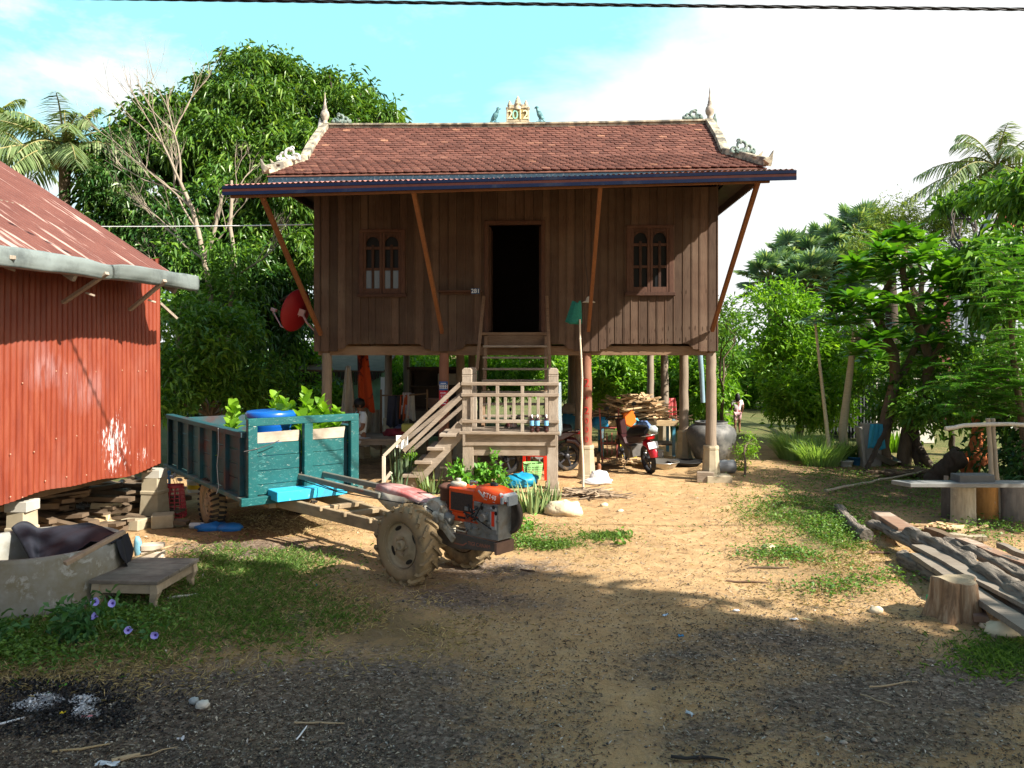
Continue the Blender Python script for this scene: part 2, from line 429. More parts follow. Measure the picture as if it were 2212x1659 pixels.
gt = grass('green_grass', GREEN+[(300,1340,250,70,1),(480,1290,150,60,1),(560,1215,140,26,1)], 26000, .075, .007, GG)
tag(gt, 'short green grass in patches over the yard', 'grass')
gt = grass('dry_grass', DRY+[(650,1290,260,70,1),(120,1440,240,50,1)]+GREEN[:5]+[(1720,1110,130,40,.9),(1850,1190,140,50,.8)], 34000, .06, .005, GD, 1.6, .2)
tag(gt, 'dry straw coloured grass and stubble in front of the bench', 'dry grass')
# ground hugging weeds: little leaves
WE = leafmat('weed_leaf', (.05, .13, .02), (.13, .24, .04), .3, .5)
P = scatter([(1720,1090,120,34,1),(1790,1140,90,34,1),(1960,1030,260,26,.8),(1990,1090,180,22,.8),(2150,1150,120,30,.9),(1700,1200,90,26,.6),(1850,1265,120,20,.4),(235,1350,110,26,.5),(80,1420,120,30,.6),(1830,1040,160,26,.8),(1140,1170,60,20,.6)], 11000)
k = len(P); P[:, 2] += RS.rand(k)*.10; lv = LV()
lv.blades(P, np.stack([RS.normal(0, 1, k), RS.normal(0, 1, k), .35+.3*RS.rand(k)], 1), .024+.036*RS.rand(k), .014+.016*RS.rand(k), 1, .3)
tag(lv.build('ground_weeds', WE), 'low leafy weeds spreading over the shaded ground', 'weeds', None, 'stuff')
# chips, dead leaves and twigs trodden into the yard
LM = NT('litter'); LM.bsdf(LM.ramp(LM.island(), [(0, (.03, .025, .02)), (.45, (.085, .062, .045)), (.75, (.19, .14, .09)), (.93, (.34, .28, .19)), (1, (.5, .46, .4))]), .85)
def litter(n, lst):
    pts = []
    for _ in range(n):
        bu, bv, ru, rv = random.choice(lst); u, v = bu+U(-ru, ru), bv+rv*(U(-1, 1))
        p = gd(u, max(v, 930)); pts.append((p.x, p.y, hgt(p.x, p.y)+.004))
    return np.array(pts)
lv = LV()
P = litter(34000, [(1100,1480,1200,200),(600,1560,700,110),(1850,1500,420,180),(1500,1350,500,120),(400,1560,450,100)]); k = len(P)
A = np.stack([RS.normal(0, 1, k), RS.normal(0, 1, k), RS.normal(0, .22, k)], 1)
lv.blades(P, A, .007+.036*RS.rand(k)**2.2, .005+.012*RS.rand(k), 1, 0, .35, nrm=np.array([0, 0, 1.])+RS.normal(0, .25, (k, 3)))
P = litter(5000, [(1700,1180,420,140),(1250,1120,400,110),(1900,1080,400,110),(500,1180,500,80)]); k = len(P)
A = np.stack([RS.normal(0, 1, k), RS.normal(0, 1, k), RS.normal(0, .2, k)], 1)
lv.blades(P, A, .015+.05*RS.rand(k)**2, .006+.014*RS.rand(k), 1, 0, .35, nrm=np.array([0, 0, 1.])+RS.normal(0, .25, (k, 3)))
P = litter(500, [(1100,1450,1200,200),(1750,1250,400,180)]); k = len(P)
A = np.stack([RS.normal(0, 1, k), RS.normal(0, .6, k), RS.normal(0, .06, k)], 1)
lv.blades(P, A, .05+.10*RS.rand(k), .005+.004*RS.rand(k), 1, 0, .5, nrm=np.array([0, 0, 1.]))
tag(lv.build('leaf_litter', LM.mat), 'dark chips, dead leaves and twigs trodden into the yard', 'litter', None, 'stuff')
# ================================================================ the stilt house
def woodmat(name, col, col2, stretch, var=.35, nails=False, rough=.75, bump=.35):
    if name in MC: return MC[name]
    m = NT(name); v = m.coord(stretch); n = m.noise(v, 9, 7, .65, .6); n2 = m.noise(m.coord(), 1.4, 5, .6)
    c = m.ramp(n, [(.25, sc3(col, 1-var)), (.7, sc3(col, 1+var))])
    c = m.mix(m.ramp(n2, [(.45, 0), (.72, .8)]), c, col2)
    k = m.ramp(m.island(), [(0, .66), (1, 1.28)]); c = m.mix(1.0, c, k, 'MULTIPLY')
    dk = m.ramp(m.noise(v, 22, 6, .7), [(.62, 0), (.78, .6)]); c = m.mix(dk, c, sc3(col, .35))
    m.bsdf(c, rough, 0, n, bump, .008, .25); MC[name] = m.mat; return m.mat
W_WALL = woodmat('house_board', (.084, .050, .033), (.138, .096, .066), (9, 9, .55))
W_FRAME = woodmat('window_wood', (.062, .030, .020), (.09, .048, .032), (5, 5, 1))
W_BEAM = woodmat('beam_wood', (.14, .085, .05), (.20, .135, .085), (.7, 6, 6))
W_POST = woodmat('post_wood', (.20, .155, .115), (.27, .22, .17), (7, 7, .5), .25)
W_RED = woodmat('red_post_wood', (.20, .09, .055), (.26, .13, .085), (7, 7, .5), .25)
W_GREY = woodmat('grey_wood', (.21, .17, .13), (.34, .295, .245), (6, 6, 1.2), .42)
W_GREYX = woodmat('grey_plank', (.19, .15, .112), (.32, .275, .225), (.8, 7, 7), .42)
W_BRACE = woodmat('brace_wood', (.17, .070, .028), (.13, .05, .025), (2, 2, 1), .2)
CONC = mat('pale_concrete', (.36, .31, .215), .14, 5, rough=.85, bump=.2, dirt=(.26, .21, .14), dirtamt=.45, dscale=3)
CEM = mat('cream_cement', (.50, .44, .31), .12, 8, rough=.85, dirt=(.13, .12, .10), dirtamt=.75, dscale=6)
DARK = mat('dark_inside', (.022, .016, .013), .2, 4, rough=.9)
JADE = mat('weathered_jade', (.10, .155, .135), .35, 12, rough=.7, dirt=(.35, .38, .33), dirtamt=.5, dscale=14)
WHITEC = mat('white_stucco', (.62, .62, .58), .12, 12, rough=.8, dirt=(.20, .20, .18), dirtamt=.45, dscale=14)
NAVY = mat('navy_paint', (.003, .008, .028), .2, 8, rough=.8, spec=.12, dirt=(.02, .025, .04), dirtamt=.25)
FRED = mat('oxide_red_paint', (.045, .014, .011), .2, 8, rough=.8, spec=.12)
BLUEG = mat('blue_grey_paint', (.018, .045, .07), .3, 14, rough=.6, dirt=(.14, .18, .21), dirtamt=.28, dscale=26)
TIN = mat('awning_tin', (.36, .15, .12), .18, 3, stretch=(6, .6, 1), rough=.5, dirt=(.14, .06, .04), dirtamt=.45, spec=.4)
BARK = mat('bark_brown', (.13, .095, .065), .3, 7, stretch=(3, 3, .8), rough=.9, bump=.6, bdist=.03)
BARKD = mat('bark_dark', (.055, .042, .032), .3, 7, stretch=(3, 3, .8), rough=.9, bump=.6, bdist=.03)
BARKP = mat('bark_pale', (.30, .25, .19), .2, 8, stretch=(3, 3, 1), rough=.85, bump=.4, dirt=(.22, .17, .12), dirtamt=.4)
BARKG = mat('dead_branch', (.36, .31, .26), .2, 8, rough=.9)
H = Frame(.02, 13.5, -2.5)
house = thing('stilt_house', 'dark brown wooden stilt house with red tiled roof and tin awning', 'house', (.02, 13.5, 0), -2.5)
XL, XR = H.yp(678, 600, 0).x, H.yp(1553, 600, 0).x
PXS = [H.yp(u, 850, 0).x for u in (702, 957, 1268, 1539)]
ZT = 5.0
def bottom(x):
    d = min(abs(x-p) for p in PXS); lo, hi = H.yp(1100, 759, 0).z, H.yp(1100, 743, 0).z
    if d < .22: return lo
    if d < .30: return lo+.035
    if d < .42:
        t = (d-.30)/.12; return lo+.035+(hi-lo-.035)*(t*t*(3-2*t))
    return hi
D0, D1 = H.yp(1055, 486, 0), H.yp(1169, 718, 0)
W1 = (H.yp(779, 500, 0), H.yp(873, 636, 0)); W2 = (H.yp(1356, 491, 0), H.yp(1452, 633, 0))
HOLES = [(D0.x, D1.x, D1.z, D0.z), (W1[0].x, W1[1].x, W1[1].z, W1[0].z), (W2[0].x, W2[1].x, W2[1].z, W2[0].z)]
m = MB(); x = XL; i = 0
while x < XR-.02:
    wd = U(.105, .142); x1 = min(x+wd, XR)
    xs_ = [x+(x1-x)*k/6 for k in range(7)]
    spans = [(None, ZT, x, x1)]
    for (a, b, z0, z1) in HOLES:
        if x1 > a+.01 and x < b-.01:
            spans = [(None, z0, x, x1), (z1, ZT, x, x1)]
            if x < a-.01: spans.append((z0, z1, x, a))
            if x1 > b+.01: spans.append((z0, z1, b, x1))
    dy = U(-.006, .006)
    for (za, zb, xa, xb) in spans:
        xs_ = [xa+(xb-xa)*k/6 for k in range(7)]
        low = [V((q, dy, bottom(q) if za is None else za)) for q in xs_]
        m.prism(low+[V((xb, dy, zb)), V((xa, dy, zb))], (0, .028, 0))
        # bead strip that covers the joint
        if xb == x1: m.bb(x1-.004, x1+.014, dy-.010, dy+.012, (bottom(x1)+.004) if za is None else za, zb)
    x = x1+.018
# rusty runs below the nail rows
m.m = 1; nz_ = [H.yp(1100, v, 0).z for v in (628, 708, 732, 470)]
for z in nz_:
    q = XL+.05
    while q < XR-.03:
        if not any(a-.06 < q < b+.06 and z0-.05 < z < z1+.05 for a, b, z0, z1 in HOLES): m.box((q, -.0075, z-U(.0, .03)), (.007, .004, U(.02, .075)))
        q += U(.07, .13)
m.build('front_wall', [W_WALL, mat('rust_stain', (.05, .028, .018), .3, 10)], house, bevel=.003)
# shell of the house: sides, back, floor, ceiling
for X_ in (XL+.02, XR-.02):
    y = .035; m = MB()
    while y < 8.1: m.bb(X_-.014, X_+.014, y, y+.19, 2.25, ZT+.6); y += .2
    m.build('side_wall', W_WALL, house)
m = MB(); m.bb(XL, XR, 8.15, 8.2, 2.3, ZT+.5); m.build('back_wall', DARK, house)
m = MB()
y = .05
while y < 8.1: m.bb(XL+.04, XR-.04, y, y+.17, 2.385, 2.41); y += .175
m.build('floor', W_BEAM, house)
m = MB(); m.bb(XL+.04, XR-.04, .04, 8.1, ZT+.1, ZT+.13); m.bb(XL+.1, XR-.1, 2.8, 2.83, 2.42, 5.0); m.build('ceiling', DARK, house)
m = MB()
for y in (.12, 2.75, 5.45, 7.95): m.bb(XL+.05, XR-.05, y-.04, y+.05, 2.14, 2.30)
for p in PXS: m.bb(p-.05, p+.05, .02, 8.1, 2.18, 2.32) if p in (PXS[0], PXS[3]) else m.bb(p-.045, p+.045, .2, 8.1, 2.18, 2.32)
q = XL+.45
while q < XR-.3:
    m.bb(q-.03, q+.03, .2, 8.0, 2.305, 2.38); q += .52
m.build('floor_beam', W_BEAM, house, bevel=.006)
# posts on eight sided concrete feet
def post(x, y, mt, foot=True, r=.088, zb=.6):
    mm = MB(); n = 10
    pts = [(x+U(-.006, .006), y+U(-.006, .006), zb-.02+(2.2-zb)*k/n) for k in range(n+1)]
    mm.tube(pts, [r*(1.06-.10*k/n)*U(.985, 1.015) for k in range(n+1)], 14)
    o = mm.build('post', mt, house)
    if foot:
        mm = MB(); R8 = rot(az=22.5)
        mm.lathe([(.185, -.06), (.185, .05), (.170, .055), (.170, .085), (.158, .095), (.128, zb-.07), (.136, zb-.065), (.136, zb-.02), (.128, zb-.015), (.128, zb)], (x, y, 0), 8, R8, smooth=False)
        mm.build('footing', CONC, o, bevel=.005)
    return o
for iy, y in enumerate((.12, 2.78, 5.45, 8.0)):
    for ix, p in enumerate(PXS):
        po = post(p+(.0 if iy == 0 else U(-.02, .02)), y, W_RED if ix in (1, 2) and iy == 0 else W_POST, True, .088 if iy == 0 else .092)
        if (ix, iy) == (2, 0): SUMPOST = po
# the red chalk sum on the third front post
def wrap(mm, ch, z, size, x, y, r, a0=0.0):
    t = MB(); t.text(ch, size, Matrix.Identity(4), .0008)
    vs = []
    for p in t.v:
        a = (p[0])/r+a0; R_ = r+.0035+p[2]; vs.append((x+R_*math.sin(a), y-R_*math.cos(a), z+p[1]))
    mm.add(vs, t.f)
m = MB()
for ch, v, s in (('2', 828, .21), ('+', 860, .16), ('2', 888, .19), ('0', 910, .14), ('0', 929, .14), ('0', 950, .14)): wrap(m, ch, H.yp(1268, v, 0).z, s, PXS[2], .12, .0915, -.05)
m.build('painted_sum', mat('red_chalk', (.42, .035, .03), .3, 30, rough=.9), SUMPOST)
# ---- windows: frame, two leaves each with bars; lower panels pale on the west window
def window(w, panes):
    (a, b) = w; x0, x1, z0, z1 = a.x, b.x, b.z, a.z
    mm = MB(); t = .055
    mm.bb(x0-t*.4, x0+t, -.03, .05, z0, z1); mm.bb(x1-t, x1+t*.4, -.03, .05, z0, z1)
    mm.bb(x0-t*.4, x1+t*.4, -.034, .05, z1-.02, z1+t*.6); mm.bb(x0-t*.9, x1+t*.9, -.06, .05, z0-.045, z0+.012)
    win = mm.build('window', W_FRAME, house, bevel=.004)
    xm = (x0+x1)/2; zi0, zi1 = z0+.014, z1-.022
    for s, (l, r) in enumerate(((x0+t, xm-.004), (xm+.004, x1-t))):
        mm = MB(); st = .042; y0, y1 = -.022, .012
        mm.bb(l, l+st, y0, y1, zi0, zi1); mm.bb(r-st, r, y0, y1, zi0, zi1)
        mm.bb(l+st, r-st, y0+.002, y1, zi0, zi0+.09); mm.bb(l+st, r-st, y0+.002, y1, zi1-.06, zi1)
        c = (l+r)/2; hh = zi1-zi0
        mm.bb(c-.022, c+.022, y0+.004, y1-.004, zi0+.09, zi0+hh*.80)
        for f in (.40, .745): mm.bb(l+st, r-st, y0+.007, y1-.002, zi0+hh*f-.024, zi0+hh*f+.024)
        # arched head
        ax0, ax1, zs, zt = l+st, r-st, zi0+hh*.80, zi1-.06
        pl = [V((ax0, y0+.005, zt)), V((ax0, y0+.005, zs))]
        n = 8
        for k in range(n+1):
            an = math.pi*(1-k/n); pl.append(V(((ax0+ax1)/2+(ax1-ax0)/2*math.cos(an), y0+.005, zs+(zt-zs)*.93*math.sin(an))))
        pl += [V((ax1, y0+.005, zs)), V((ax1, y0+.005, zt))]
        for k in range(1, len(pl)-2):
            q0, q1 = pl[k], pl[k+1]
            if abs(q1.x-q0.x) > 1e-5: mm.prism([q0, q1, V((q1.x, q1.y, zt)), V((q0.x, q0.y, zt))], (0, .02, 0))
        lf = mm.build('shutter', W_FRAME, win, bevel=.003)
        mm = MB()
        mm.bb(l+st, c-.022, .0, .004, zi0+.09, zi0+hh*.40-.02); mm.bb(c+.022, r-st, .0, .004, zi0+.09, zi0+hh*.40-.02)
        if panes: mm.build('pane', mat('frosted_glass', (.085, .10, .12), .1, 5, rough=.25, spec=.5, bump=0), win)
    mm = MB(); mm.bb(x0, x1, .055, .06, z0, z1); mm.build('pane', mat('dark_glass', (.01, .011, .013), .1, 5, rough=.45, spec=.2, bump=0), win)
window(W1, True); window(W2, False)
# ---- doorway
m = MB(); a, b = D0, D1
m.bb(a.x-.07, a.x, -.03, .06, b.z, a.z+.07); m.bb(b.x, b.x+.07, -.03, .06, b.z, a.z+.07); m.bb(a.x, b.x, -.03, .06, a.z, a.z+.07)
dr = m.build('doorway', W_FRAME, house, bevel=.005)
m = MB(); m.bb(a.x-.12, b.x+.12, -.09, .08, b.z-.05, b.z); m.build('threshold', W_BEAM, dr, bevel=.004)
m = MB(); m.bb(a.x+.0, a.x+.035, .07, .62, b.z+.02, a.z-.02); m.bb(b.x-.035, b.x, .07, .62, b.z+.02, a.z-.02); m.build('door_leaf', W_FRAME, dr)
m = MB(); sA, sB = H.yp(945, 628, -.12), H.yp(1040, 627, -.12)
m.bb(sA.x, sB.x, -.16, -.03, sA.z-.02, sA.z+.005); m.bb(sA.x+.05, sB.x-.1, -.05, -.03, sA.z-.06, sA.z-.02); m.build('shelf', W_FRAME, house, bevel=.003)
m = MB(); c = H.yp(1027, 629, -.18); m.box(c, (.145, .006, .095)); npl = m.build('number_plate', mat('plate_blue', (.02, .06, .14), .2, 9, rough=.5), house)
m = MB(); m.text('281', .10, Matrix.Translation((c.x, c.y-.005, c.z)) @ Matrix.Rotation(R3(90), 4, 'X'), .001); m.build('digits', mat('plate_white', (.75, .78, .8), .05, 9), npl)
# ---- tiled roof: gable above, flared skirt below
KZ = lambda u, v, y: H.yp(u, v, y)
P_E0, P_E1 = KZ(576, 378, -1.0), KZ(1657, 361, -1.0)
P_K0, P_K1 = KZ(657, 347, .0), KZ(1567, 333, .0)
P_R0, P_R1 = KZ(703, 276, 1.3), KZ(1532, 267, 1.3)
LEN1, LEN2 = (P_K0-P_E0).yz.length if False else math.hypot(1.0, P_K0.z-P_E0.z), math.hypot(1.3, P_R0.z-P_K0.z)
TL = LEN1+LEN2
def roofpt(t, s):
    """t along the slope 0 eave - 1 ridge, s across 0 west - 1 east"""
    d = t*TL
    if d < LEN1: q = d/LEN1; q2 = q**.8; a, b = P_E0.lerp(P_K0, q), P_E1.lerp(P_K1, q); a.x = P_E0.x+(P_K0.x-P_E0.x)*q2; b.x = P_E1.x+(P_K1.x-P_E1.x)*q2
    else: q = (d-LEN1)/LEN2; a, b = P_K0.lerp(P_R0, q), P_K1.lerp(P_R1, q)
    p = a.lerp(b, s); sag = .025*math.sin(math.pi*s)*t; p.z -= sag; return p
TILE = NT('roof_tile'); r_ = TILE.island(); nn = TILE.noise(TILE.coord(), 18, 6, .65)
tcol = TILE.ramp(r_, [(0, (.085, .033, .024)), (.5, (.125, .049, .035)), (.9, (.155, .063, .045)), (.985, (.18, .078, .054)), (1, (.33, .165, .10))])
tcol = TILE.mix(TILE.ramp(nn, [(.45, 0), (.7, .55)]), tcol, (.085, .045, .036))
big_ = TILE.noise(TILE.coord(), 1.1, 4, .6); tcol = TILE.mix(TILE.ramp(big_, [(.5, 0), (.75, .3)]), tcol, (.17, .075, .055))
TILE.bsdf(tcol, .8, 0, nn, .3, .004, .2)
m = MB(); NR = 25; tw = .148
for k in range(NR+1):
    t = k/NR*.995; t2 = min(1.0, t+1.75/NR)
    A, B = roofpt(t, 0), roofpt(t, 1); wd = (B-A).length; n = int(wd/tw); off = (k % 2)*.5*tw
    for j in range(-1, n+1):
        x0 = off+j*tw+U(-.006, .006); x1 = x0+tw-.006
        if x1 < .02 or x0 > wd-.02: continue
        x0, x1 = max(0, x0), min(wd, x1)
        lo0, lo1, hi0, hi1 = roofpt(t, x0/wd), roofpt(t, x1/wd), roofpt(t2, x0/wd), roofpt(t2, x1/wd)
        slope = (hi0-lo0).normalized(); nrm = V((0, -slope.z, slope.y)) if slope.y > 0 else V((0, 0, 1)); nrm.normalize()
        lift = nrm*(.022+U(0, .006)); tl = U(-.008, .008)
        lo0 = lo0+slope*tl; lo1 = lo1+slope*(tl+U(-.004, .004))
        mid = (lo0+lo1)/2; ww = lo1-lo0
        pts = [hi0+nrm*.003, lo0+slope*.034+lift, lo0+ww*.14+slope*.008+lift, mid-slope*.006+lift, lo1-ww*.14+slope*.008+lift, lo1+slope*.034+lift, hi1+nrm*.003]
        m.prism(pts, -nrm*.014)
roof = m.build('roof', TILE.mat, house)
m = MB(); NB = 6   # boarding under the tiles, the rear slope and the side skirts
for k in range(NB):
    q = [roofpt(k/NB, 0), roofpt(k/NB, 1), roofpt((k+1)/NB, 1), roofpt((k+1)/NB, 0)]
    m.prism([p-V((0, 0, .012)) for p in q], (0, 0, -.02))
back = [P_R0, P_R1, V((P_R1.x+.05, 8.9, 4.95)), V((P_R0.x-.05, 8.9, 4.95))]; m.prism([p+V((0, 0, -.01)) for p in back], (0, 0, -.03))
for (k0, e0) in ((P_K0, P_E0), (P_K1, P_E1)): m.prism([k0, e0+V((0, .02, -.01)), V((e0.x, 8.9, 5.0)), V((k0.x, 8.9, 5.4))], (0, 0, -.02))
m.build('rear_slope', mat('old_tile', (.15, .07, .05), .3, 9, rough=.85), roof)
for X_ in (P_K0.x+.06, P_K1.x-.06):
    m = MB(); m.prism([V((X_, .0, 5.0)), V((X_, .02, P_K0.z-.03)), V((X_, 1.3, P_R0.z-.05)), V((X_, 8.4, 5.0))], (.02, 0, 0))
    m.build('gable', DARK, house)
# carved side eaves
for X_, sg in ((P_E0.x+.05, 1), (P_E1.x-.05, -1)):
    y = -.92; m = MB()
    while y < 8.6:
        m.prism([V((X_, y, 5.03)), V((X_, y, 4.93)), V((X_, y+.05, 4.885)), V((X_, y+.10, 4.93)), V((X_, y+.10, 5.03))], (.02*sg, 0, 0)); y += .1
    m.bb(min(X_, X_+sg*.45), max(X_, X_+sg*.45), -.9, 8.6, 5.035, 5.05)
    m.build('eave_board', mat('eave_wood', (.07, .045, .035), .3, 6), house)
m = MB(); e0, e1 = P_E0, P_E1
m.prism([V((e0.x+.02, -.99, e0.z-.035)), V((e1.x-.01, -.99, e1.z-.03)), V((e1.x-.01, -.99, e1.z-.135)), V((e0.x+.02, -.99, e0.z-.14))], (0, .025, 0)); m.build('eave_fascia', BLUEG, house)
# ---- ridge, verge cement and ornaments
m = MB(); a, b = P_R0+V((-.02, 0, -.05)), P_R1+V((.02, 0, -.05)); n = 24
pts = [a.lerp(b, k/n)+V((0, 0, -.025*math.sin(math.pi*k/n))) for k in range(n+1)]
for k in range(n):
    m.bar(pts[k], pts[k+1], .12, .17); m.bar(pts[k]+V((0, -.01, .098)), pts[k+1]+V((0, -.01, .098)), .17, .03)
ridge = m.build('ridge', CEM, roof)
for (r0, k0, e0, sg) in ((P_R0, P_K0, P_E0, -1), (P_R1, P_K1, P_E1, 1)):
    m = MB(); path = [r0.lerp(k0, t/6) for t in range(7)]
    path = [p+V((sg*(-.012-.05*math.sin(math.pi*i/6)*-.6), 0, .035)) for i, p in enumerate(path)]
    ep = [k0.lerp(e0, t/5) for t in range(1, 6)]
    ep = [p+V((sg*.02, -.01, .05+.03*(i/4)**2)) for i, p in enumerate(ep)]
    path += ep
    for i in range(len(path)-1): m.bar(path[i], path[i+1], .15, .13)
    tip = path[-1]
    m.prism([tip+V((0, -.05, -.05)), tip+V((sg*.05, -.05, .02)), tip+V((sg*.07, -.05, .18)), tip+V((0, -.05, .07)), tip+V((-sg*.10, -.05, .03))], (0, .09, 0))
    t2 = path[-2]; m.prism([t2+V((0, -.05, .0)), t2+V((sg*.05, -.05, .14)), t2+V((-sg*.03, -.05, .07)), t2+V((-sg*.12, -.05, .05))], (0, .09, 0))
    m.build('verge', CEM, roof, bevel=.008)
    # scrolled naga on the verge and on the ridge
    def scroll(c, w, h, sg2):
        mm = MB()
        def cv(cx, cz, R0, t0, t1, r0, r1, n=14):
            mm.tube([(c.x+sg2*(cx+R0*(1-.55*i/n)*math.cos(t0+(t1-t0)*i/n)), c.y+U(-.004, .004), c.z+cz+R0*(1-.55*i/n)*math.sin(t0+(t1-t0)*i/n)) for i in range(n+1)], [r0+(r1-r0)*i/n for i in range(n+1)], 6)
        cv(-w*.05, h*.52, h*.42, -2.6, 4.0, .038, .018); cv(w*.22, h*.34, h*.28, -1.8, 4.2, .034, .014); cv(-w*.3, h*.25, h*.22, 3.6, -2.4, .03, .012)
        cv(w*.42, h*.2, h*.17, -1.6, 4.0, .026, .012); cv(0, h*.15, h*.2, -1, 5, .03, .02); cv(-w*.15, h*.8, h*.17, -1, 3.6, .026, .01)
        for i in range(5): mm.ell((c.x+sg2*(-w*.4+w*.2*i), c.y, c.z+.03), (.05, .035, .035), 7, 5)
        return mm
    p = k0.lerp(e0, .42)+V((0, 0, .09))
    scroll(p, .40, .26, sg).build('naga_ornament', WHITEC if sg < 0 else JADE, roof)
    p = r0+V((-sg*.30, 0, .08)); scroll(p, .36, .2, -sg).build('naga_ornament', JADE, roof)
    m = MB(); q = r0+V((sg*.09, -.02, -.04))
    m.prism([q+V((-.03*sg, 0, -.12)), q+V((.05*sg, 0, -.06)), q+V((.06*sg, 0, .05)), q+V((.02*sg, 0, .24)), q+V((-.03*sg, 0, .12)), q+V((-.05*sg, 0, 0))], (0, .06, 0)); m.build('leaf_ornament', JADE if sg > 0 else WHITEC, roof, bevel=.012)
    m = MB(); f0 = r0+V((sg*.01, 0, .03))
    m.lathe([(.065, -.06), (.07, .0), (.055, .03), (.06, .06), (.045, .09), (.05, .12), (.075, .16), (.085, .21), (.07, .27), (.045, .30), (.05, .32), (.034, .35), (.038, .37), (.024, .41), (.028, .43), (.016, .48), (.012, .56), (.0, .68)], f0, 14)
    m.build('finial', mat('finial_cement', (.40, .34, .27), .25, 14, rough=.8, dirt=(.16, .15, .13), dirtamt=.5, dscale=12), roof)
# date plaque
y0 = 1.27; A, B = H.yp(1094, 236, y0), H.yp(1143, 264, y0); cx_, wd = (A.x+B.x)/2, B.x-A.x
m = MB(); m.bb(A.x, B.x, y0-.03, y0+.07, B.z, A.z)
m.bb(A.x-.02, B.x+.02, y0-.05, y0+.09, B.z-.05, B.z-.0); m.bb(A.x-.01, B.x+.01, y0-.045, y0+.075, A.z, A.z+.03)
fr = .035
m.bb(A.x, A.x+fr, y0-.05, y0-.03, B.z+.02, A.z); m.bb(B.x-fr, B.x, y0-.05, y0-.03, B.z+.02, A.z); m.bb(A.x, B.x, y0-.052, y0-.03, B.z, B.z+.035)
m.bb(A.x+.05, B.x-.05, y0-.04, y0+.06, A.z+.03, A.z+.075)
for xx, zz, s in ((A.x+.06, A.z, .85), (B.x-.06, A.z, .85), (cx_, A.z-.02, 1.35)):
    m.lathe([(.052*s, 0), (.052*s, .045*s), (.04*s, .05*s), (.05*s, .07*s), (.05*s, .09*s), (.042*s, .095*s), (.044*s, .115*s), (.034*s, .12*s), (.035*s, .14*s), (.022*s, .15*s), (.02*s, .165*s), (.0, .20*s)], (xx, y0-.005, zz), 10)
pq = m.build('date_plaque', mat('plaque_cement', (.52, .44, .29), .2, 14, rough=.8, dirt=(.12, .11, .09), dirtamt=.55, dscale=15), roof, bevel=.006)
m = MB(); Mx = lambda x_: Matrix.Translation((x_, y0-.044, (A.z+B.z)/2-.002)) @ Matrix.Rotation(R3(90), 4, 'X')
for ch, f in (('2', -.335), ('1', .12), ('2', .345)): m.text(ch, .235, Mx(cx_+wd*f), .012)
m.build('digits', mat('digit_cream', (.80, .74, .48), .08, 9), pq)
m = MB(); m.text('0', .235, Mx(cx_-wd*.11), .012); m.build('digits', mat('digit_green', (.30, .62, .50), .2, 20), pq)
m = MB(); m.bb(A.x+fr, B.x-fr, y0-.034, y0-.0305, B.z+.035, A.z-.005); m.build('sunk_panel', mat('plaque_ochre', (.33, .26, .11), .2, 9), pq)
def bird(u, v, sg):
    c = H.yp(u, v, 1.28); mm = MB()
    q = lambda dx, dz: V((c.x+sg*dx, c.y, c.z+dz))
    mm.ell(q(.0, .13), (.05, .04, .095), 10, 8, rot(ay=24*sg)); mm.tube([q(.03, .19), q(.045, .235), q(.05, .26)], [.035, .026, .03], 8)
    mm.ell(q(.055, .265), (.036, .028, .03), 9, 6); mm.tube([q(.08, .265), q(.105, .252)], [.014, .003], 6)
    mm.tube([q(-.03, .08), q(-.08, .02), q(-.115, -.015)], [.03, .022, .008], 7, flat=.6); mm.tube([q(-.01, .16), q(-.06, .07), q(-.085, .03)], [.035, .03, .008], 7, flat=.5)
    mm.tube([q(.01, .06), q(.012, .0)], [.012, .01], 6); mm.tube([q(-.02, .06), q(-.018, .0)], [.012, .01], 6); mm.bb(c.x-.07, c.x+.07, c.y-.03, c.y+.03, c.z-.035, c.z)
    mm.build('bird_ornament', mat('bird_teal', (.04, .13, .145), .4, 20, rough=.6, dirt=(.22, .42, .42), dirtamt=.5, dscale=16), roof)
bird(1070, 265, 1); bird(1166, 263, -1)
# ---- tin awning on long braces
AY = -2.5; a0, a1 = H.yp(481, 400, AY), H.yp(1720, 366, AY); b0, b1 = V((P_E0.x-.0, -.62, P_E0.z-.06)), V((P_E1.x+.05, -.62, P_E1.z-.05))
m = MB()
def aw(s, t):
    p = a0.lerp(a1, s).lerp(b0.lerp(b1, s), t); p.z += .009*math.sin(s*2*math.pi*105)+.01*math.sin(s*9); return p
m.sheet(aw, 840, 4); m.build('awning', TIN, house)
m = MB(); z_ = V((0, -.03, 0))
def strip(d0, d1, mi, dy=0.0, th=.025):
    m.m = mi; m.prism([a0+V((0, -dy, -d0)), a1+V((0, -dy, -d0)), a1+V((0, -dy, -d1)), a0+V((0, -dy, -d1))], (0, th, 0))
strip(.012, .055, 1, .02); strip(.056, .096, 0, .016); strip(.097, .145, 1, .02); m.m = 1
fb = m.build('fascia', [FRED, NAVY], house)
m = MB(); m.bar(a0+V((.1, .05, -.15)), a1+V((-.35, .05, -.145)), .05, .05)
for f in np.linspace(.03, .97, 9): p, q = a0.lerp(a1, f), b0.lerp(b1, f); m.bar(p+V((0, .04, -.09)), q+V((0, 0, -.05)), .04, .06)
for f in (.35, .7): m.bar(a0.lerp(b0, f)+V((0, 0, -.035)), a1.lerp(b1, f)+V((0, 0, -.035)), .04, .03)
m.build('awning_frame', W_BRACE, house)
for (ub, vb, ut, vt) in ((693, 722, 566, 424), (955, 718, 893, 411), (1271, 714, 1297, 400), (1538, 714, 1638, 391)):
    p, q = H.yp(ub, vb, -.06), H.yp(ut, vt, -2.38); m = MB(); m.bar(p, q, .058, .075); m.build('brace', W_BRACE, house, bevel=.004)
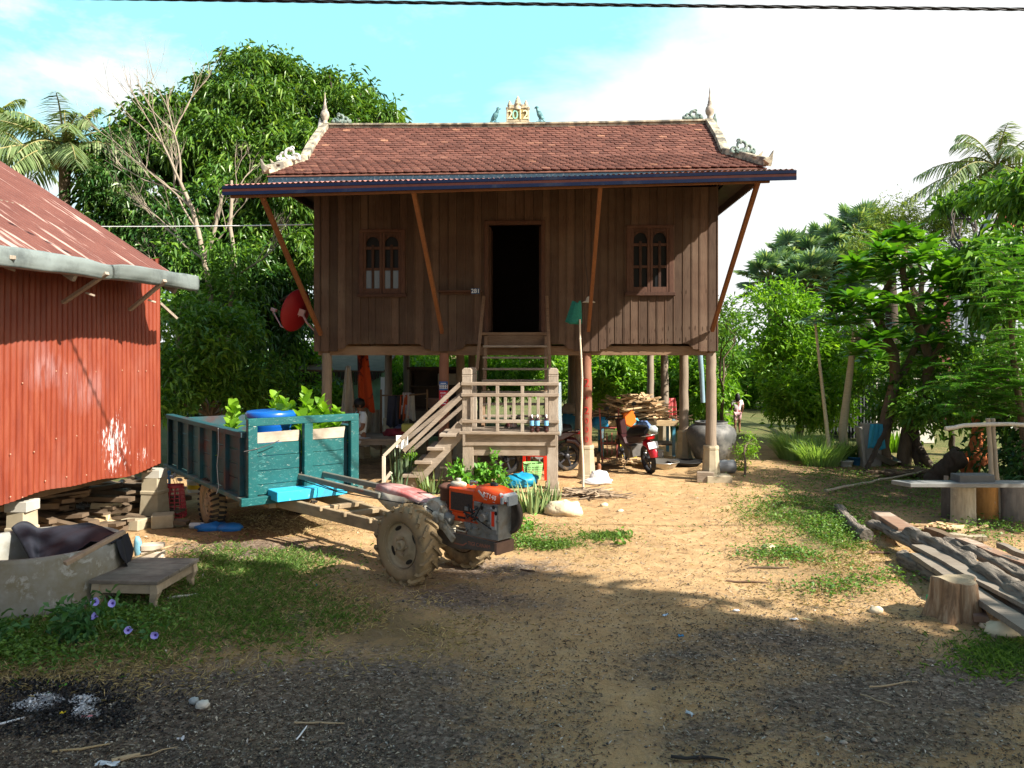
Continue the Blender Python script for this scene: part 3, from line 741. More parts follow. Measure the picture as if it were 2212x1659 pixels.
# ================================================================ red tin shed on concrete feet, west of the yard
SF = Frame(-4.55, 10.2, 80.0)       # local x runs north along the wall, local -y faces the yard
FW2_ = mat('dark_firewood', (.12, .085, .055), .35, 5, rough=.85)
shed = thing('tin_shed', 'rust red corrugated tin shed on concrete feet with pale bent gutter', 'shed', (-4.55, 10.2, 0), 80)
RT = NT('red_tin'); v1 = RT.coord((3, 3, .35)); n1 = RT.noise(v1, 5, 7, .65, .4); n2 = RT.noise(RT.coord((1, 1, .7)), 1.5, 5, .6)
c = RT.ramp(n1, [(.25, (.125, .019, .009)), (.5, (.185, .032, .013)), (.75, (.235, .056, .026))])
c = RT.mix(RT.ramp(n2, [(.52, 0), (.75, .5)]), c, (.235, .085, .06))
c = RT.mix(RT.ramp(RT.noise(v1, 14, 6, .7), [(.60, 0), (.75, .55)]), c, (.26, .07, .035))
# white paint thrown at the wall: spots and runs round one place, a milky patch above
def spot(cx_, cz_, sx_, sz_):
    tcn = RT.n('TexCoord'); sx = RT.n('SeparateXYZ'); RT.l(tcn.outputs['Object'], sx.inputs[0])
    a = RT.math('POWER', RT.math('DIVIDE', RT.math('SUBTRACT', sx.outputs[0], cx_), sx_), 2.0); b = RT.math('POWER', RT.math('DIVIDE', RT.math('SUBTRACT', sx.outputs[2], cz_), sz_), 2.0)
    return RT.math('SUBTRACT', 1.0, RT.math('ADD', a, b), clamp=True)
p1 = SF.yp(247, 960, 0); p2 = SF.yp(180, 835, 0); p3 = SF.yp(305, 985, 0)
spn = RT.noise(RT.coord((1.7, 1.7, .34)), 26, 5, .72)
f = RT.ramp(RT.math('ADD', RT.math('MULTIPLY', spot(p1.x, p1.z, .42, .62), .30), spn), [(.79, 0), (.82, .72)])
c = RT.mix(f, c, (.66, .60, .60))
f = RT.ramp(RT.math('ADD', RT.math('MULTIPLY', spot(p3.x, p3.z, .22, .25), .22), spn), [(.76, 0), (.79, .8)])
c = RT.mix(f, c, (.58, .42, .40))
for pp, sx_, sz_ in ((p2, .42, .34), (SF.yp(110, 800, 0), .3, .2), (SF.yp(85, 790, 0), .25, .3)):
    f = RT.math('MULTIPLY', spot(pp.x, pp.z, sx_, sz_), RT.ramp(RT.noise(v1, 6, 6, .65), [(.42, 0), (.66, .5)])); c = RT.mix(f, c, (.34, .22, .22))
RT.bsdf(c, .5, 0, n1, .15, .004, .4)
LW = 6.2; zt, zb = 3.06, .72
m = MB(); nw = int(LW/.076)*8
def wallf(s, t):
    x = -LW+LW*s; bot = zb+.02*math.sin(x*2.7)-.012*math.sin(x*7)+(.04*max(0, (x+.45)/.45)**2 if x > -.45 else 0)
    return V((x, .009*math.sin(2*math.pi*x/.076)+.012*math.sin(x*1.9+t*2), bot+(zt-bot)*t))
m.sheet(wallf, nw, 6); m.m = 1
for zz in (1.27, 1.98, .83):
    x = -LW+.1
    while x < -.05: m.ell((x, -.016, zz+U(-.02, .02)-.08*(x < -2)), (.009, .007, .009), 6, 4); x += .152*random.choice((1, 2, 2, 3))
m.build('front_wall', [RT.mat, mat('nail_head', (.42, .22, .15), .2, 5)], shed)
m = MB()
m.sheet(lambda s, t: V((.0+.009*math.sin(2*math.pi*s*60), .02+s*4.6, zb+(zt+.35-zb)*t)), 480, 2); m.build('gable_wall', RT.mat, shed)
m = MB(); m.bb(-LW, -.02, 4.5, 4.55, .75, zt); m.bb(-LW, -LW+.05, .05, 4.5, .75, zt); m.build('back_wall', DARK, shed)
m = MB(); m.bb(-LW, 0, .03, 4.5, .74, .79); m.build('floor', W_BEAM, shed)
m = MB()
for y in (.40, 1.6, 3.2): m.bb(-LW, -.02, y-.05, y+.05, .60, .738)
for x in (-.15, -2.6, -4.6): m.bb(x-.05, x+.05, .05, 4.4, .66, .74)
m.bar((-.5, .3, .68), (-.9, 2.2, .1), .09, .09); m.bar((-.2, .6, .7), (-1.6, 1.6, .06), .08, .07)
m.build('floor_beam', FW2_, shed, bevel=.006)
# roof sheets
RO = NT('roof_tin'); vs_ = RO.coord((9, .35, .35)); nA = RO.noise(vs_, 2.2, 6, .6); nB = RO.noise(RO.coord((1.2, 1.2, 1.2)), 2.5, 5, .65)
c = RO.ramp(nB, [(.3, (.105, .036, .026)), (.7, (.155, .060, .044))])
c = RO.mix(RO.ramp(nA, [(.56, 0), (.62, .75)]), c, (.50, .36, .31))
c = RO.mix(RO.ramp(RO.noise(RO.coord((14, 5, 5)), 2.2, 4, .6), [(.70, 0), (.76, .8)]), c, (.07, .03, .025))
RO.bsdf(c, .45, 0, nA, .1, .003, .4)
EY = -.62; SL = .60
def rp(x, s): return V((x, EY-.09+s, 3.03+SL*s))
RE = SF.yp(394, 597, EY).x
m = MB()
def rf(s, t):
    x = -7.0+(RE+7.0)*s; d = 5.2*t; p = rp(x, d); k = .011*math.sin(2*math.pi*x/.076); return p+V((0, -k*.51, k*.86+.02*math.sin(x*1.3+d)))
m.sheet(rf, int((RE+7)/.076)*8, 10); m.build('roof', RO.mat, shed)
m = MB(); pk = rp(0, 5.2)
m.sheet(lambda s, t: V((-7.0+(RE+7)*s, pk.y+4.2*t, pk.z-SL*4.2*t)), 40, 3); m.build('rear_slope', RO.mat, shed)
m = MB()
for d in (.1, 1.4, 2.8, 4.2): p = rp(0, d); m.bb(-6.9, RE-.08, p.y-.03, p.y+.03, p.z-.085, p.z-.025)
for x in (RE-.25, -2.4, -4.6): m.bar(rp(x, .02)+V((0, 0, -.12)), rp(x, 5.1)+V((0, 0, -.12)), .05, .07)
m.build('rafter', W_GREYX, shed)
m = MB(); m.prism([V((-.02, .0, zt-.1)), V((-.02, 4.5, zt-.1)), V((-.02, 4.5, rp(0, 5.1).z-.15)), V((-.02, .0, rp(0, .62).z-.12))], (.015, 0, 0)); m.build('gable', DARK, shed)
# bent sheet metal gutter on sticks
GUT = mat('gutter_zinc', (.20, .235, .228), .15, 2.2, rough=.42, metal=.25, dirt=(.11, .13, .128), dirtamt=.5, dscale=3, bump=.4, bdist=.03)
GE = SF.yp(430, 612, -.76).x
prof = [(-.0, -.03), (-.03, -.075), (-.08, -.10), (-.125, -.085), (-.145, -.03), (-.15, .05), (-.14, .11)]
def gf(s, t):
    x = -7.0+(GE+7.0)*s; i = t*(len(prof)-1); a = int(min(i, len(prof)-2)); q = i-a
    y = prof[a][0]*(1-q)+prof[a+1][0]*q; z = prof[a][1]*(1-q)+prof[a+1][1]*q
    w1 = mnoise.noise(V((x*1.7, t*1.2, 1)))*.035+mnoise.noise(V((x*4.1, t*2, 5)))*.016
    crease = .03*max(0, math.sin(x*2.3))**8
    return V((x, EY+y-.0+w1, 3.03+z*.85+w1*.6*t-crease*t-.012*math.sin(x*1.2)))
m = MB(); m.sheet(gf, 160, 18); m.build('gutter', GUT, shed, solid=.003)
for (u, v, u2, v2) in ((5, 567, 28, 556), (181, 624, 232, 590), (316, 640, 357, 606)):
    a = SF.yp(u2, v2, EY-.17); b = SF.yp(u, v, EY+.12); m = MB(); m.bar(b+(b-a)*.9, a, .05, .035); e = b+V((.0, -.02, -.04)); m.bar(e, e+V((.05, -.07, -.03)), .022, .022); m.build('bracket', W_GREY, shed, bevel=.004)
m = MB(); m.bar(SF.loc(at(346, 655, 10.22)), SF.loc(at(382, 688, 10.4)), .035, .03); m.build('eave_stick', W_GREY, shed)
# concrete feet with packing blocks
for (u, w) in ((48, .24), (334, .27)):
    l = SF.yp(u, 1100, .14); hh = .56
    m = MB(); R = rot(az=45)
    m.lathe([(w*.72, 0), (w*.62, hh*.62), (w*.66, hh*.63), (w*.66, hh*.70), (w*.6, hh*.71), (w*.58, hh)], (l.x, l.y, 0), 4, R, smooth=False)
    ft = m.build('footing', CONC, shed, bevel=.008)
    m = MB(); m.box((l.x, l.y, hh+.055), (.22, .24, .11), rot(az=8)); m.build('packing_block', mat('block_grey', (.38, .36, .31), .15, 6, rough=.9), ft, bevel=.006)
# ---- things stored under and beside the shed
def single(mb, name, mt, label, cat, group=None, **k):
    return tag(mb.build(name, mt, **k), label, cat, group)
BRICK = mat('clay_brick', (.42, .25, .15), .2, 9, rough=.9, dirt=(.45, .38, .28), dirtamt=.5)
def slab(u, v, d, rz=0, name='concrete_block', mt=CONC, label='', cat='block', up=0, tilt=0, **k):
    p = onG(u, v); mm = MB(); mm.box((0, 0, d[2]/2), d, rot(ay=tilt)); o = single(mm, name, mt, label, cat, loc=p+V((0, 0, up)), rz=rz, bevel=.012, **k); return o
slab(352, 1136, (.26, .24, .17), 20, label='square concrete block against the shed foot beside red basket')
slab(296, 1138, (.30, .26, .14), 78, label='low concrete block lying under the corner of the shed', tilt=3)
slab(392, 1132, (.2, .12, .07), 30, label='small flat concrete block next to the red basket')
p = at(190, 1128, 8.9); mm = MB()
for i in range(380):
    a = U(0, 6.28); x = U(-.17, .17); r = .12*U(.85, 1.15)
    q = V((x, math.cos(a)*r, .12+math.sin(a)*r)); mm.tube([q*.92+V((0, 0, .01)), q+V((U(-.03, .03), U(-.03, .03), U(-.03, .03)))], [.0045, .003], 3, False)
mm.lathe([(.10, -.18), (.115, 0), (.10, .18)], (0, 0, .12), 14, rot(ay=90)); pp = onG(146, 1140)
single(mm, 'wire_roll', mat('pale_wire', (.42, .43, .43), .25, 9, rough=.5, metal=.4), 'roll of bristling pale wire under the red shed', 'wire roll', loc=pp+V((0, .25, .02)), rz=-10)
FW = mat('firewood', (.40, .29, .16), .3, 5, stretch=(1, 6, 6), rough=.85)
FW2 = mat('dark_firewood', (.12, .085, .055), .35, 5, rough=.85)
def plank(u0, v0, u1, v1, w, h, name, mt, label, cat, z0=0, z1=None, group=None, up=(0,0,1), bev=.006):
    a = gd(u0, v0, z0); b = gd(u1, v1, z0 if z1 is None else z1); c = (a+b)/2; c.z = 0
    mm = MB(); mm.bar(a-c, b-c, w, h, up); return single(mm, name, mt, label, cat, group, loc=c, bevel=bev)
plank(125, 1155, 250, 1110, .10, .05, 'wood_plank', FW, 'pale plank lying under the shed behind the roll of wire', 'plank', .12, .12, 'planks stored under the shed')
plank(90, 1120, 215, 1085, .14, .05, 'wood_plank', FW2, 'dark plank deep under the shed floor', 'plank', .15, .15, 'planks stored under the shed')
for i, (u, v, w_, tl, lab) in enumerate(((214, 1130, .30, 18, 'wide pale board leaning under the shed'), (243, 1128, .20, 14, 'narrow bright board leaning under the shed corner'))):
    mm = MB(); mm.box((0, 0, .15), (w_, .03, .32), rot(ax=-tl)); single(mm, 'board', mat('fresh_board', (.58, .47, .29), .15, 4, stretch=(1, 1, 4), rough=.8), lab, 'board', 'boards under the shed', loc=onG(u, v+8), rz=-12+i*20, bevel=.006)
m = MB(); m.sheet(lambda s, t: V((s*1.3-.65, .012*math.sin(s*2*math.pi*15), t*.34)), 120, 1)
single(m, 'tin_sheet', mat('pale_tin', (.52, .42, .22), .15, 5, rough=.5), 'pale yellowish corrugated tin sheet standing behind the shed', 'tin sheet', loc=gd(110, 1062)+V((0, 0, .3)), rz=10, solid=.002)
m = MB()
for k, (x, z, r) in enumerate(((0, .16, .2), (.35, .12, .18), (-.3, .1, .16))): m.ell((x, 0, z), (r, r*.8, r*.75), 12, 8, nz=.2)
m.ell((.75, .3, .15), (.22, .2, .2), 12, 8, nz=.2); m.ell((-.7, .2, .16), (.25, .2, .18), 12, 8, nz=.2)  # extra black sacks that darken the open space under the floor
single(m, 'dark_sack', mat('black_plastic', (.012, .012, .014), .3, 6, rough=.5), 'heap of black plastic sacking, enlarged to deepen the shade under shed', 'sack', loc=gd(140, 1095), rz=0)
# plastic baskets
def crate(w0, w1, h, mt, th=.006, round_=False, n=28, rows=7):
    mm = MB()
    def ringpt(f, k):
        a = 2*math.pi*k/n; r = w0+(w1-w0)*f; e = .5
        x = math.copysign(abs(math.cos(a))**e, math.cos(a)); y = math.copysign(abs(math.sin(a))**e, math.sin(a)); return V((x*r, y*r, h*f))
    for k in range(n): mm.bar(ringpt(.0, k), ringpt(1, k), .012, th)
    for j in range(rows+1):
        f = j/rows; w_ = .03 if j in (0, rows) else .011
        for k in range(n): mm.bar(ringpt(f, k)*1.002, ringpt(f, k+1)*1.002, th+.003, w_)
    return mm
m = crate(.145, .108, .41, None, n=24, rows=8); m.bb(-.098, .098, -.098, .098, .40, .41)
single(m, 'plastic_basket', mat('red_plastic', (.40, .01, .02), .1, 5, rough=.35, bump=0, spec=.5), 'red plastic basket upside down between shed and cart', 'basket', loc=onG(378, 1112), rz=20)
m = MB()
for i in range(6):
    for j in range(4): m.bar((-.09+.06*j, 0, .02+i*.085), (-.09+.06*j, 0, .085+i*.085), .022, .006)
for i in range(7): m.bar((-.1, 0, .01+i*.085), (.1, 0, .01+i*.085), .007, .03)
m.bar((-.1, 0, 0), (-.1, 0, .54), .02, .03); m.bar((.1, 0, 0), (.1, 0, .54), .02, .03)
single(m, 'plastic_rack', mat('blue_plastic', (.06, .32, .68), .1, 5, rough=.35, bump=0, spec=.5), 'light blue perforated plastic rack standing behind red basket', 'rack', loc=onG(352, 1098), rz=55)
for i, (u, v, z, lab) in enumerate(((425, 1062, 0, 'lower of two white and yellow paint buckets under the cart'), (423, 1062, .17, 'upper of two white and yellow paint buckets under the cart'))):
    m = MB(); m.lathe([(.13, 0), (.145, .16), (.15, .165), (.15, .185)], (0, 0, 0), 18); m.m = 1; m.lathe([(.137, .05), (.146, .12)], (0, 0, 0), 18)
    single(m, 'paint_bucket', [mat('bucket_white', (.6, .6, .56), .1, 5, rough=.4), mat('bucket_yellow', (.65, .45, .03), .1, 5, rough=.4)], lab, 'bucket', 'paint buckets under the cart', loc=onG(u, v, z))
# ================================================================ round concrete basin, net, bench
BC = mat('basin_concrete', (.24, .245, .225), .2, 3.5, rough=.9, bump=.4, dirt=(.16, .14, .09), dirtamt=.6, dscale=1.6, wear=(.32, .325, .30), wearamt=.42, wscale=6)
bc = V((-4.30, 7.14, 0)); R_ = .70; bh = .475
m = MB(); m.lathe([(R_+.03, -.05), (R_+.01, .2), (R_, bh-.03), (R_-.015, bh), (R_-.07, bh), (R_-.10, bh-.03), (R_-.10, .08), (0, .08)], (0, 0, 0), 72, wob=.004)
single(m, 'concrete_basin', BC, 'big round weathered concrete basin in front of the shed', 'basin', loc=bc)
NET = mat('black_net', (.012, .014, .022), .3, 20, rough=.7)
m = MB()
def netf(s, t):
    a = math.radians(-8+150*s); rr = R_-.01-t*.6
    if t < .25: rr = R_+.02 if s < .2 else R_-.09
    z = bh+.02-.32*max(0, t-.25)-.05*math.sin(s*9)*t if t >= .25 else bh+.015+.02*math.sin(s*14)
    if s > .86: z += .06*math.sin((s-.86)/.14*math.pi)
    z += .03*mnoise.noise(V((s*6, t*5, 2))); return V((rr*math.cos(a), rr*math.sin(a), max(z, .25)))
m.sheet(netf, 60, 14)
m.sheet(lambda s, t: V(((R_+.015+.05*t+.02*math.sin(s*8))*math.cos(math.radians(-2+26*s)), (R_+.015+.05*t)*math.sin(math.radians(-2+26*s)), bh+.02-.30*t*(.5+.5*math.sin(s*3.1)))), 16, 10)
single(m, 'shade_net', NET, 'black shade net draped over the rim of the concrete basin', 'net', loc=bc, solid=.004)
a = gd(140, 1218, .5); b = gd(268, 1148, .66); mm = MB(); c = (a+b)/2; c.z = 0; mm.bar(a-c, b-c, .05, .035)
single(mm, 'wood_batten', mat('batten', (.30, .22, .15), .2, 5, stretch=(1, 5, 5)), 'brown batten lying across the rim of the concrete basin', 'batten', loc=c, bevel=.004)
BE = mat('bench_wood', (.135, .115, .095), .25, 5, stretch=(1, 5, 5), rough=.8, bump=.4, dirt=(.24, .21, .17), dirtamt=.5, wear=(.42, .46, .50), wearamt=.30, wscale=3)
BE2 = mat('bench_apron', (.34, .28, .20), .2, 4, stretch=(1, 5, 5), rough=.85, bump=.3, dirt=(.20, .16, .11), dirtamt=.5)
q0, q1, q2 = at(193, 1262, 6.72), at(338, 1264, 6.62), at(418, 1208, 7.62)
zt_ = .235; p0, p1 = gd(192, 1254, zt_), gd(340, 1257, zt_); p3 = gd(416, 1206, zt_)
ang = math.degrees(math.atan2((p1-p0).y, (p1-p0).x)); bw = (p1-p0).length; bd = 1.02
bench = thing('low_bench', 'low weathered wooden platform bench on the grass beside the basin', 'bench', ((p0+p1)/2).xy.to_3d(), ang)
sk = (p3-p1); shx = sk.x*math.cos(math.radians(ang))+sk.y*math.sin(math.radians(ang)); bd = sk.y
m = MB()
for i in range(4): x0 = -bw/2; y0_, y1_ = bd*i/4+.002, bd*(i+1)/4-.002; m.bb(x0, bw/2, y0_, y1_, zt_-.03, zt_+U(0, .003))
m.build('top', BE, bench, bevel=.004)
for nm, (xa, xb, ya, yb) in (('apron', (-bw/2+.04, bw/2-.04, .03, .055)), ('apron', (-bw/2+.04, bw/2-.04, bd-.055, bd-.03)), ('apron', (-bw/2+.03, -bw/2+.055, .03, bd-.03)), ('apron', (bw/2-.055, bw/2-.03, .03, bd-.03))):
    m = MB(); m.bb(xa, xb, ya, yb, zt_-.115, zt_-.032); m.build(nm, BE2, bench, bevel=.004)
for x in (-bw/2+.05, bw/2-.05):
    for y in (.05, bd-.05):
        m = MB(); s = 1 if x > 0 else -1
        m.tube([(x, y, zt_-.03), (x+.01*s, y, .13), (x-.012*s, y, .06), (x+.005*s, y, -.05)], [.05, .052, .038, .030], 4, smooth=False); m.build('leg', BE2, bench, bevel=.004)
for i, (z, lab) in enumerate(((0, 'lowest brick of the stack behind the bench'), (.075, 'middle brick of the stack behind the bench'), (.15, 'top brick of the stack behind the bench'))):
    slab(330, 1222, (.22, .13, .07), 4+i*5, 'brick', mat('pale_brick', (.50, .42, .32), .15, 8, rough=.9), lab, 'brick', up=z, group='bricks stacked behind the bench')
plank(268, 1212, 392, 1172, .025, .02, 'cane', FW, 'long thin pale cane lying over the brick stack', 'cane', .24, .20)
m = MB(); m.ell((0, 0, .10), (.05, .03, .13), 8, 6, nz=.4, nf=5); single(m, 'plastic_bag', mat('bag_blue', (.16, .36, .46), .25, 9, rough=.5), 'pale blue plastic bag tied to the cane behind the basin', 'bag', loc=onG(299, 1208, .02))
for (u, v, s_, lab) in ((458, 1148, 1, 'crumpled bright blue plastic bag in front of the cart wheel'), (497, 1150, .9, 'smooth blue plastic sheet half buried beside the cart wheel')):
    m = MB(); m.ell((0, 0, .03), (.17*s_, .10, .07*s_), 14, 8, nz=.6 if s_ == 1 else .15, nf=3.5); single(m, 'plastic_bag', mat('bag_strong_blue', (.02, .17, .50), .2, 8, rough=.4), lab, 'bag', 'blue plastic by the cart', loc=onG(u, v-4), rz=10)
m = MB(); m.lathe([(.035, -.1), (.04, -.08), (.04, .06), (.015, .1), (.015, .12)], (0, 0, .04), 12, rot(ay=90)); single(m, 'plastic_bottle', mat('clear_plastic', (.5, .55, .56), .1, 6, rough=.2), 'empty clear plastic bottle lying by the cart wheel', 'bottle', loc=onG(428, 1138), rz=5)
# ================================================================ farm trailer and two wheel tractor
TEAL = NT('teal_paint'); tv = TEAL.coord((1, 1, 1)); tn = TEAL.noise(TEAL.coord((3, 3, 9)), 5, 8, .72, 1.2); t2 = TEAL.noise(tv, 3, 5, .6)
c = TEAL.ramp(t2, [(.3, (.002, .062, .066)), (.7, (.006, .094, .094))])
c = TEAL.mix(TEAL.ramp(tn, [(.58, 0), (.625, .75)]), c, (.08, .24, .23)); c = TEAL.mix(TEAL.ramp(TEAL.noise(TEAL.coord((2, 2, 6)), 9, 7, .75, .8), [(.615, 0), (.645, .85)]), c, (.40, .40, .34))
TEAL.bsdf(c, .45, 0, tn, .15, .004, .4); TEAL = TEAL.mat
DTEAL = mat('dull_teal', (.012, .065, .078), .25, 6, rough=.6, dirt=(.06, .035, .035), dirtamt=.45, dscale=2)
BARE = mat('bare_board', (.40, .345, .275), .18, 5, stretch=(5, 1, 9), rough=.85, dirt=(.24, .20, .15), dirtamt=.4)
MUD = mat('dried_mud', (.27, .195, .105), .2, 7, rough=.95, bump=.4, dirt=(.19, .13, .065), dirtamt=.5)
TYRE = mat('muddy_tyre', (.255, .185, .10), .2, 6, rough=.95, bump=.5, bdist=.015, dirt=(.035, .033, .033), dirtamt=.28, dscale=4)
RUB = mat('black_rubber', (.022, .021, .021), .25, 8, rough=.85, dirt=(.16, .11, .06), dirtamt=.35, dscale=6)
RIMD = mat('muddy_rim', (.36, .28, .17), .15, 9, rough=.85, dirt=(.24, .18, .11), dirtamt=.45, dscale=5)
DRAW = mat('drawbar_wood', (.30, .225, .135), .2, 5, stretch=(1, 5, 5), rough=.85, dirt=(.16, .115, .07), dirtamt=.5)
STEEL = mat('dark_steel', (.10, .085, .07), .3, 9, rough=.6, metal=.3, dirt=(.17, .12, .08), dirtamt=.5)
def wheel(parent, c, r, w, rr, lugs, mt, holes=8, chev=True, lug=.03, side=-1, rimmat=None):
    """wheel turning about the local y axis; side = which face carries the dish"""
    c = V(c); R = rot(ax=90); m = MB()
    # after rot: profile z runs along -y
    h = w/2
    m.lathe([(rr, -h*.80), (rr+.018, -h*.95), (rr+(r-rr)*.5, -h*1.04), (r*.955, -h*.90), (r-.012, -h*.55), (r-.006, 0), (r-.012, h*.55), (r*.955, h*.90), (rr+(r-rr)*.5, h*1.04), (rr+.018, h*.95), (rr, h*.80)], c, 40, R, wob=.004, cap=False)
    m.m = 1
    for k in range(lugs):
        a = 2*math.pi*k/lugs
        for s in (-1, 1):
            a0, a1 = a+(.5*2*math.pi/lugs if s > 0 else 0), 0
            sw = (.30 if chev else .06)
            pts = []
            for (f, da, rad) in ((.02, sw*.9, r-.004), (.55, sw*.45, r-.006), (.96, 0, r*.965), (1.08, -.03, r*.90)):
                aa = a0+da; pts.append(c+V((math.cos(aa)*(rad+lug*.4*(1 if f < 1 else .3)), s*h*f, math.sin(aa)*(rad+lug*.4*(1 if f < 1 else .3)))))
            for i in range(3): m.bar(pts[i], pts[i+1], lug*1.15, lug*1.3, up=(pts[i]-c).normalized())
    ty = m.build('wheel', mt if isinstance(mt, list) else [mt, mt], parent)
    m = MB(); s = side
    o_ = h*.60; P = [(0.0, -.02+o_), (.05, -.02+o_), (.06, .01+o_), (rr*.52, .01+o_), (rr*.60, -.018+o_), (rr*.88, -.022+o_), (rr*.93, h*.55), (rr*.985, h*.72), (rr+.012, h*.90), (rr+.020, h*.90), (rr+.005, h*.4)]
    Rm = R if s < 0 else R @ Matrix.Scale(-1, 3, (0, 0, 1))
    m.lathe(P, c, 36, Rm)
    m.lathe([(rr-.01, -h*.8), (rr-.012, h*.8)], c, 36, R, cap=False)
    m.lathe([(.045, -.01), (.052, .03+o_), (.038, .04+o_), (.03, .04+o_), (.03, .01+o_), (0, .01+o_)], c, 14, Rm)
    for k in range(5): a = 2*math.pi*k/5; m.lathe([(.012, o_), (.012, .03+o_), (0, .03+o_)], c+V((math.cos(a)*.085, 0, math.sin(a)*.085)), 6, Rm, smooth=False)
    m.m = 1
    for k in range(holes):
        a = 2*math.pi*(k+.3)/holes; e1 = V((-math.sin(a), 0, math.cos(a))); e0 = V((math.cos(a), 0, math.sin(a))); q = c+e0*rr*.74+V((0, s*-.041 if False else s*.0, 0))
        ln = .035 if holes > 4 else .05
        q = c+e0*rr*.74+V((0, s*(o_-.017), 0))
        pts = [q+e1*ln*math.cos(t)+e0*.02*math.sin(t) for t in [2*math.pi*i/12 for i in range(12)]]
        m.prism(pts, (0, s*.0015, 0))
    m.build('rim', [rimmat or RIMD, mat('hole_dark', (.02, .016, .012), .1, 5)], ty)
    return ty
CF = Frame(-3.333, 10.363, -52.8)
cart = thing('farm_trailer', 'teal wooden farm trailer with bare top boards hitched to the tractor', 'trailer', (-3.333, 10.363, 0), -52.8)
XF, XB, YW = 1.52, -1.80, .65; zd = .575
m = MB(); m.bb(XB-.08, XF+.03, -YW-.09, YW+.09, zd-.05, zd); m.build('deck', mat('deck_teal', (.03, .10, .10), .3, 8, rough=.7, dirt=(.17, .14, .11), dirtamt=.5, dscale=5), cart, bevel=.006)
m = MB(); m.bb(XF-.02, XF+.06, -YW-.10, YW*.2, zd-.085, zd+.004); m.build('front_sill', TEAL, cart, bevel=.006)
for s in (-1, 1):
    m = MB(); y = s*YW
    for k in range(4): m.bb(XB, XF-.05, y-.012, y+.012, zd+.012+k*.165, zd+.17+k*.165)
    m.m = 1
    for k in range(7): x = XB+.05+k*(XF-XB-.2)/6; m.bb(x-.035, x+.035, min(y, y+s*.06), max(y, y+s*.06), zd, 1.26)
    m.bb(XB-.02, XF-.05, y-.035, y+.07 if s > 0 else y+.035, 1.24, 1.30) if s > 0 else m.bb(XB-.02, XF-.05, y-.07, y+.035, 1.24, 1.30)
    m.build('side_board', [DTEAL, DTEAL], cart, bevel=.005)
m = MB()
for k in range(4): m.bb(XB-.012, XB+.012, -YW+.02, YW-.02, zd+.012+k*.165, zd+.17+k*.165)
m.build('tail_board', DTEAL, cart, bevel=.004)
zt0 = 1.455
m = MB(); x0, x1 = XF-.03, XF+.05
m.bb(x0, x1, -YW-.02, -YW+.085, zd, zt0-.085); m.bb(x0, x1, YW-.085, YW+.02, zd, zt0-.085); m.bb(x0, x1, -.02, .085, zd, zt0-.085); m.bb(x0, x1, -YW-.02, YW+.02, zt0-.085, zt0)
m.build('front_frame', TEAL, cart, bevel=.006)
for (ya, yb) in ((-YW+.10, -.055), (.10, YW-.14)):
    hs = [zd+.01, .70, .855, 1.02, 1.165, 1.29]
    for k in range(5):
        m = MB(); j = [U(-.012, .012), U(-.012, .012)]; m.prism([V((XF-.055, ya+j[0], hs[k]+.003)), V((XF-.055, yb+j[1], hs[k]+.003)), V((XF-.055, yb+j[1]+(.02 if k == 4 else 0), hs[k+1]-.002+U(-.012, .012)*(k == 4))), V((XF-.055, ya+j[0], hs[k+1]-.002))], (.022, 0, 0))
        m.build('front_board', BARE if k == 4 else TEAL, cart, bevel=.003)
for ya, yb in ((-.055, -.02), (YW-.14, YW-.085)): m = MB(); m.bb(XF-.085, XF-.06, ya, yb, zd, 1.28); m.build('slot_batten', DTEAL, cart)
for s in (-1, 1): wheel(cart, (0, s*.60, .295), .297, .17, .185, 26, [MUD, RUB], 8, False, .022, s)
m = MB(); m.bar((0, -.5, .295), (0, .5, .295), .07, .07); m.build('axle', STEEL, cart)
m = MB()
for y in (-.38, .38): m.bb(XB, XF+.0, y-.04, y+.04, zd-.15, zd-.052)
for x in (-1.6, -.9, -.3, .3, .9, 1.4): m.bb(x-.03, x+.03, -YW-.05, YW+.05, zd-.10, zd-.051)
m.build('chassis', DRAW, cart, bevel=.004)
# drawbar: a ladder of two rails that runs down to the hitch
TF = Frame(-.73, 7.82, -41.0)
hitch = TF.wor((-.42, 0, .40))
hl = CF.loc(hitch); m = MB()
nr0, fr0 = CF.loc(at(600, 1090, 8.6)), V((XF-.1, .22, .47))
nr0 = V((XF-.25, -.30, .475)); fr0 = V((XF-.25, .26, .475)); nr1 = hl+V((.12, -.13, -.02)); fr1 = hl+V((.12, .15, -.02))
for a, b in ((nr0, nr1), (fr0, fr1)): m.bar(a, b, .055, .125)
m.build('drawbar', DRAW, cart, bevel=.006)
for f in (.42, .60, .78, .96):
    m = MB(); a, b = nr0.lerp(nr1, f)+V((0, 0, .045)), fr0.lerp(fr1, f)+V((0, 0, .045)); d = (b-a).normalized()*.05; m.bar(a-d, b+d, .075, .05); m.build('crossbar', DRAW, cart, bevel=.006)
m = MB(); a = nr0.lerp(nr1, .13); b = fr0.lerp(fr1, .13); cc = (a+b)/2
m.bb(cc.x-.06, cc.x+.24, -.42, .42, .535, .645); m.build('tool_box', mat('sky_blue_paint', (.03, .38, .60), .15, 8, rough=.5, wear=(.25, .62, .74), wearamt=.35, wscale=9, dirt=(.05, .17, .24), dirtamt=.3), cart, bevel=.006)
m = MB(); q = V((XF-.85, -YW-.075, 1.29)); m.tube([q, q+V((.03, -.005, -.25)), q+V((-.01, -.012, -.45)), q+V((.05, -.01, -.70)), q+V((.03, -.03, -.78))], .005, 5); m.build('tie_wire', mat('wire_grey', (.45, .47, .47), .1, 5, rough=.5), cart)
m = MB(); q = V((XF+.052, -YW+.03, 1.12)); m.tube([q+V((0, -.1, -.02)), q+V((.004, .05, .0)), q+V((.004, .18, .035)), q+V((0, .30, .075))], .005, 5)
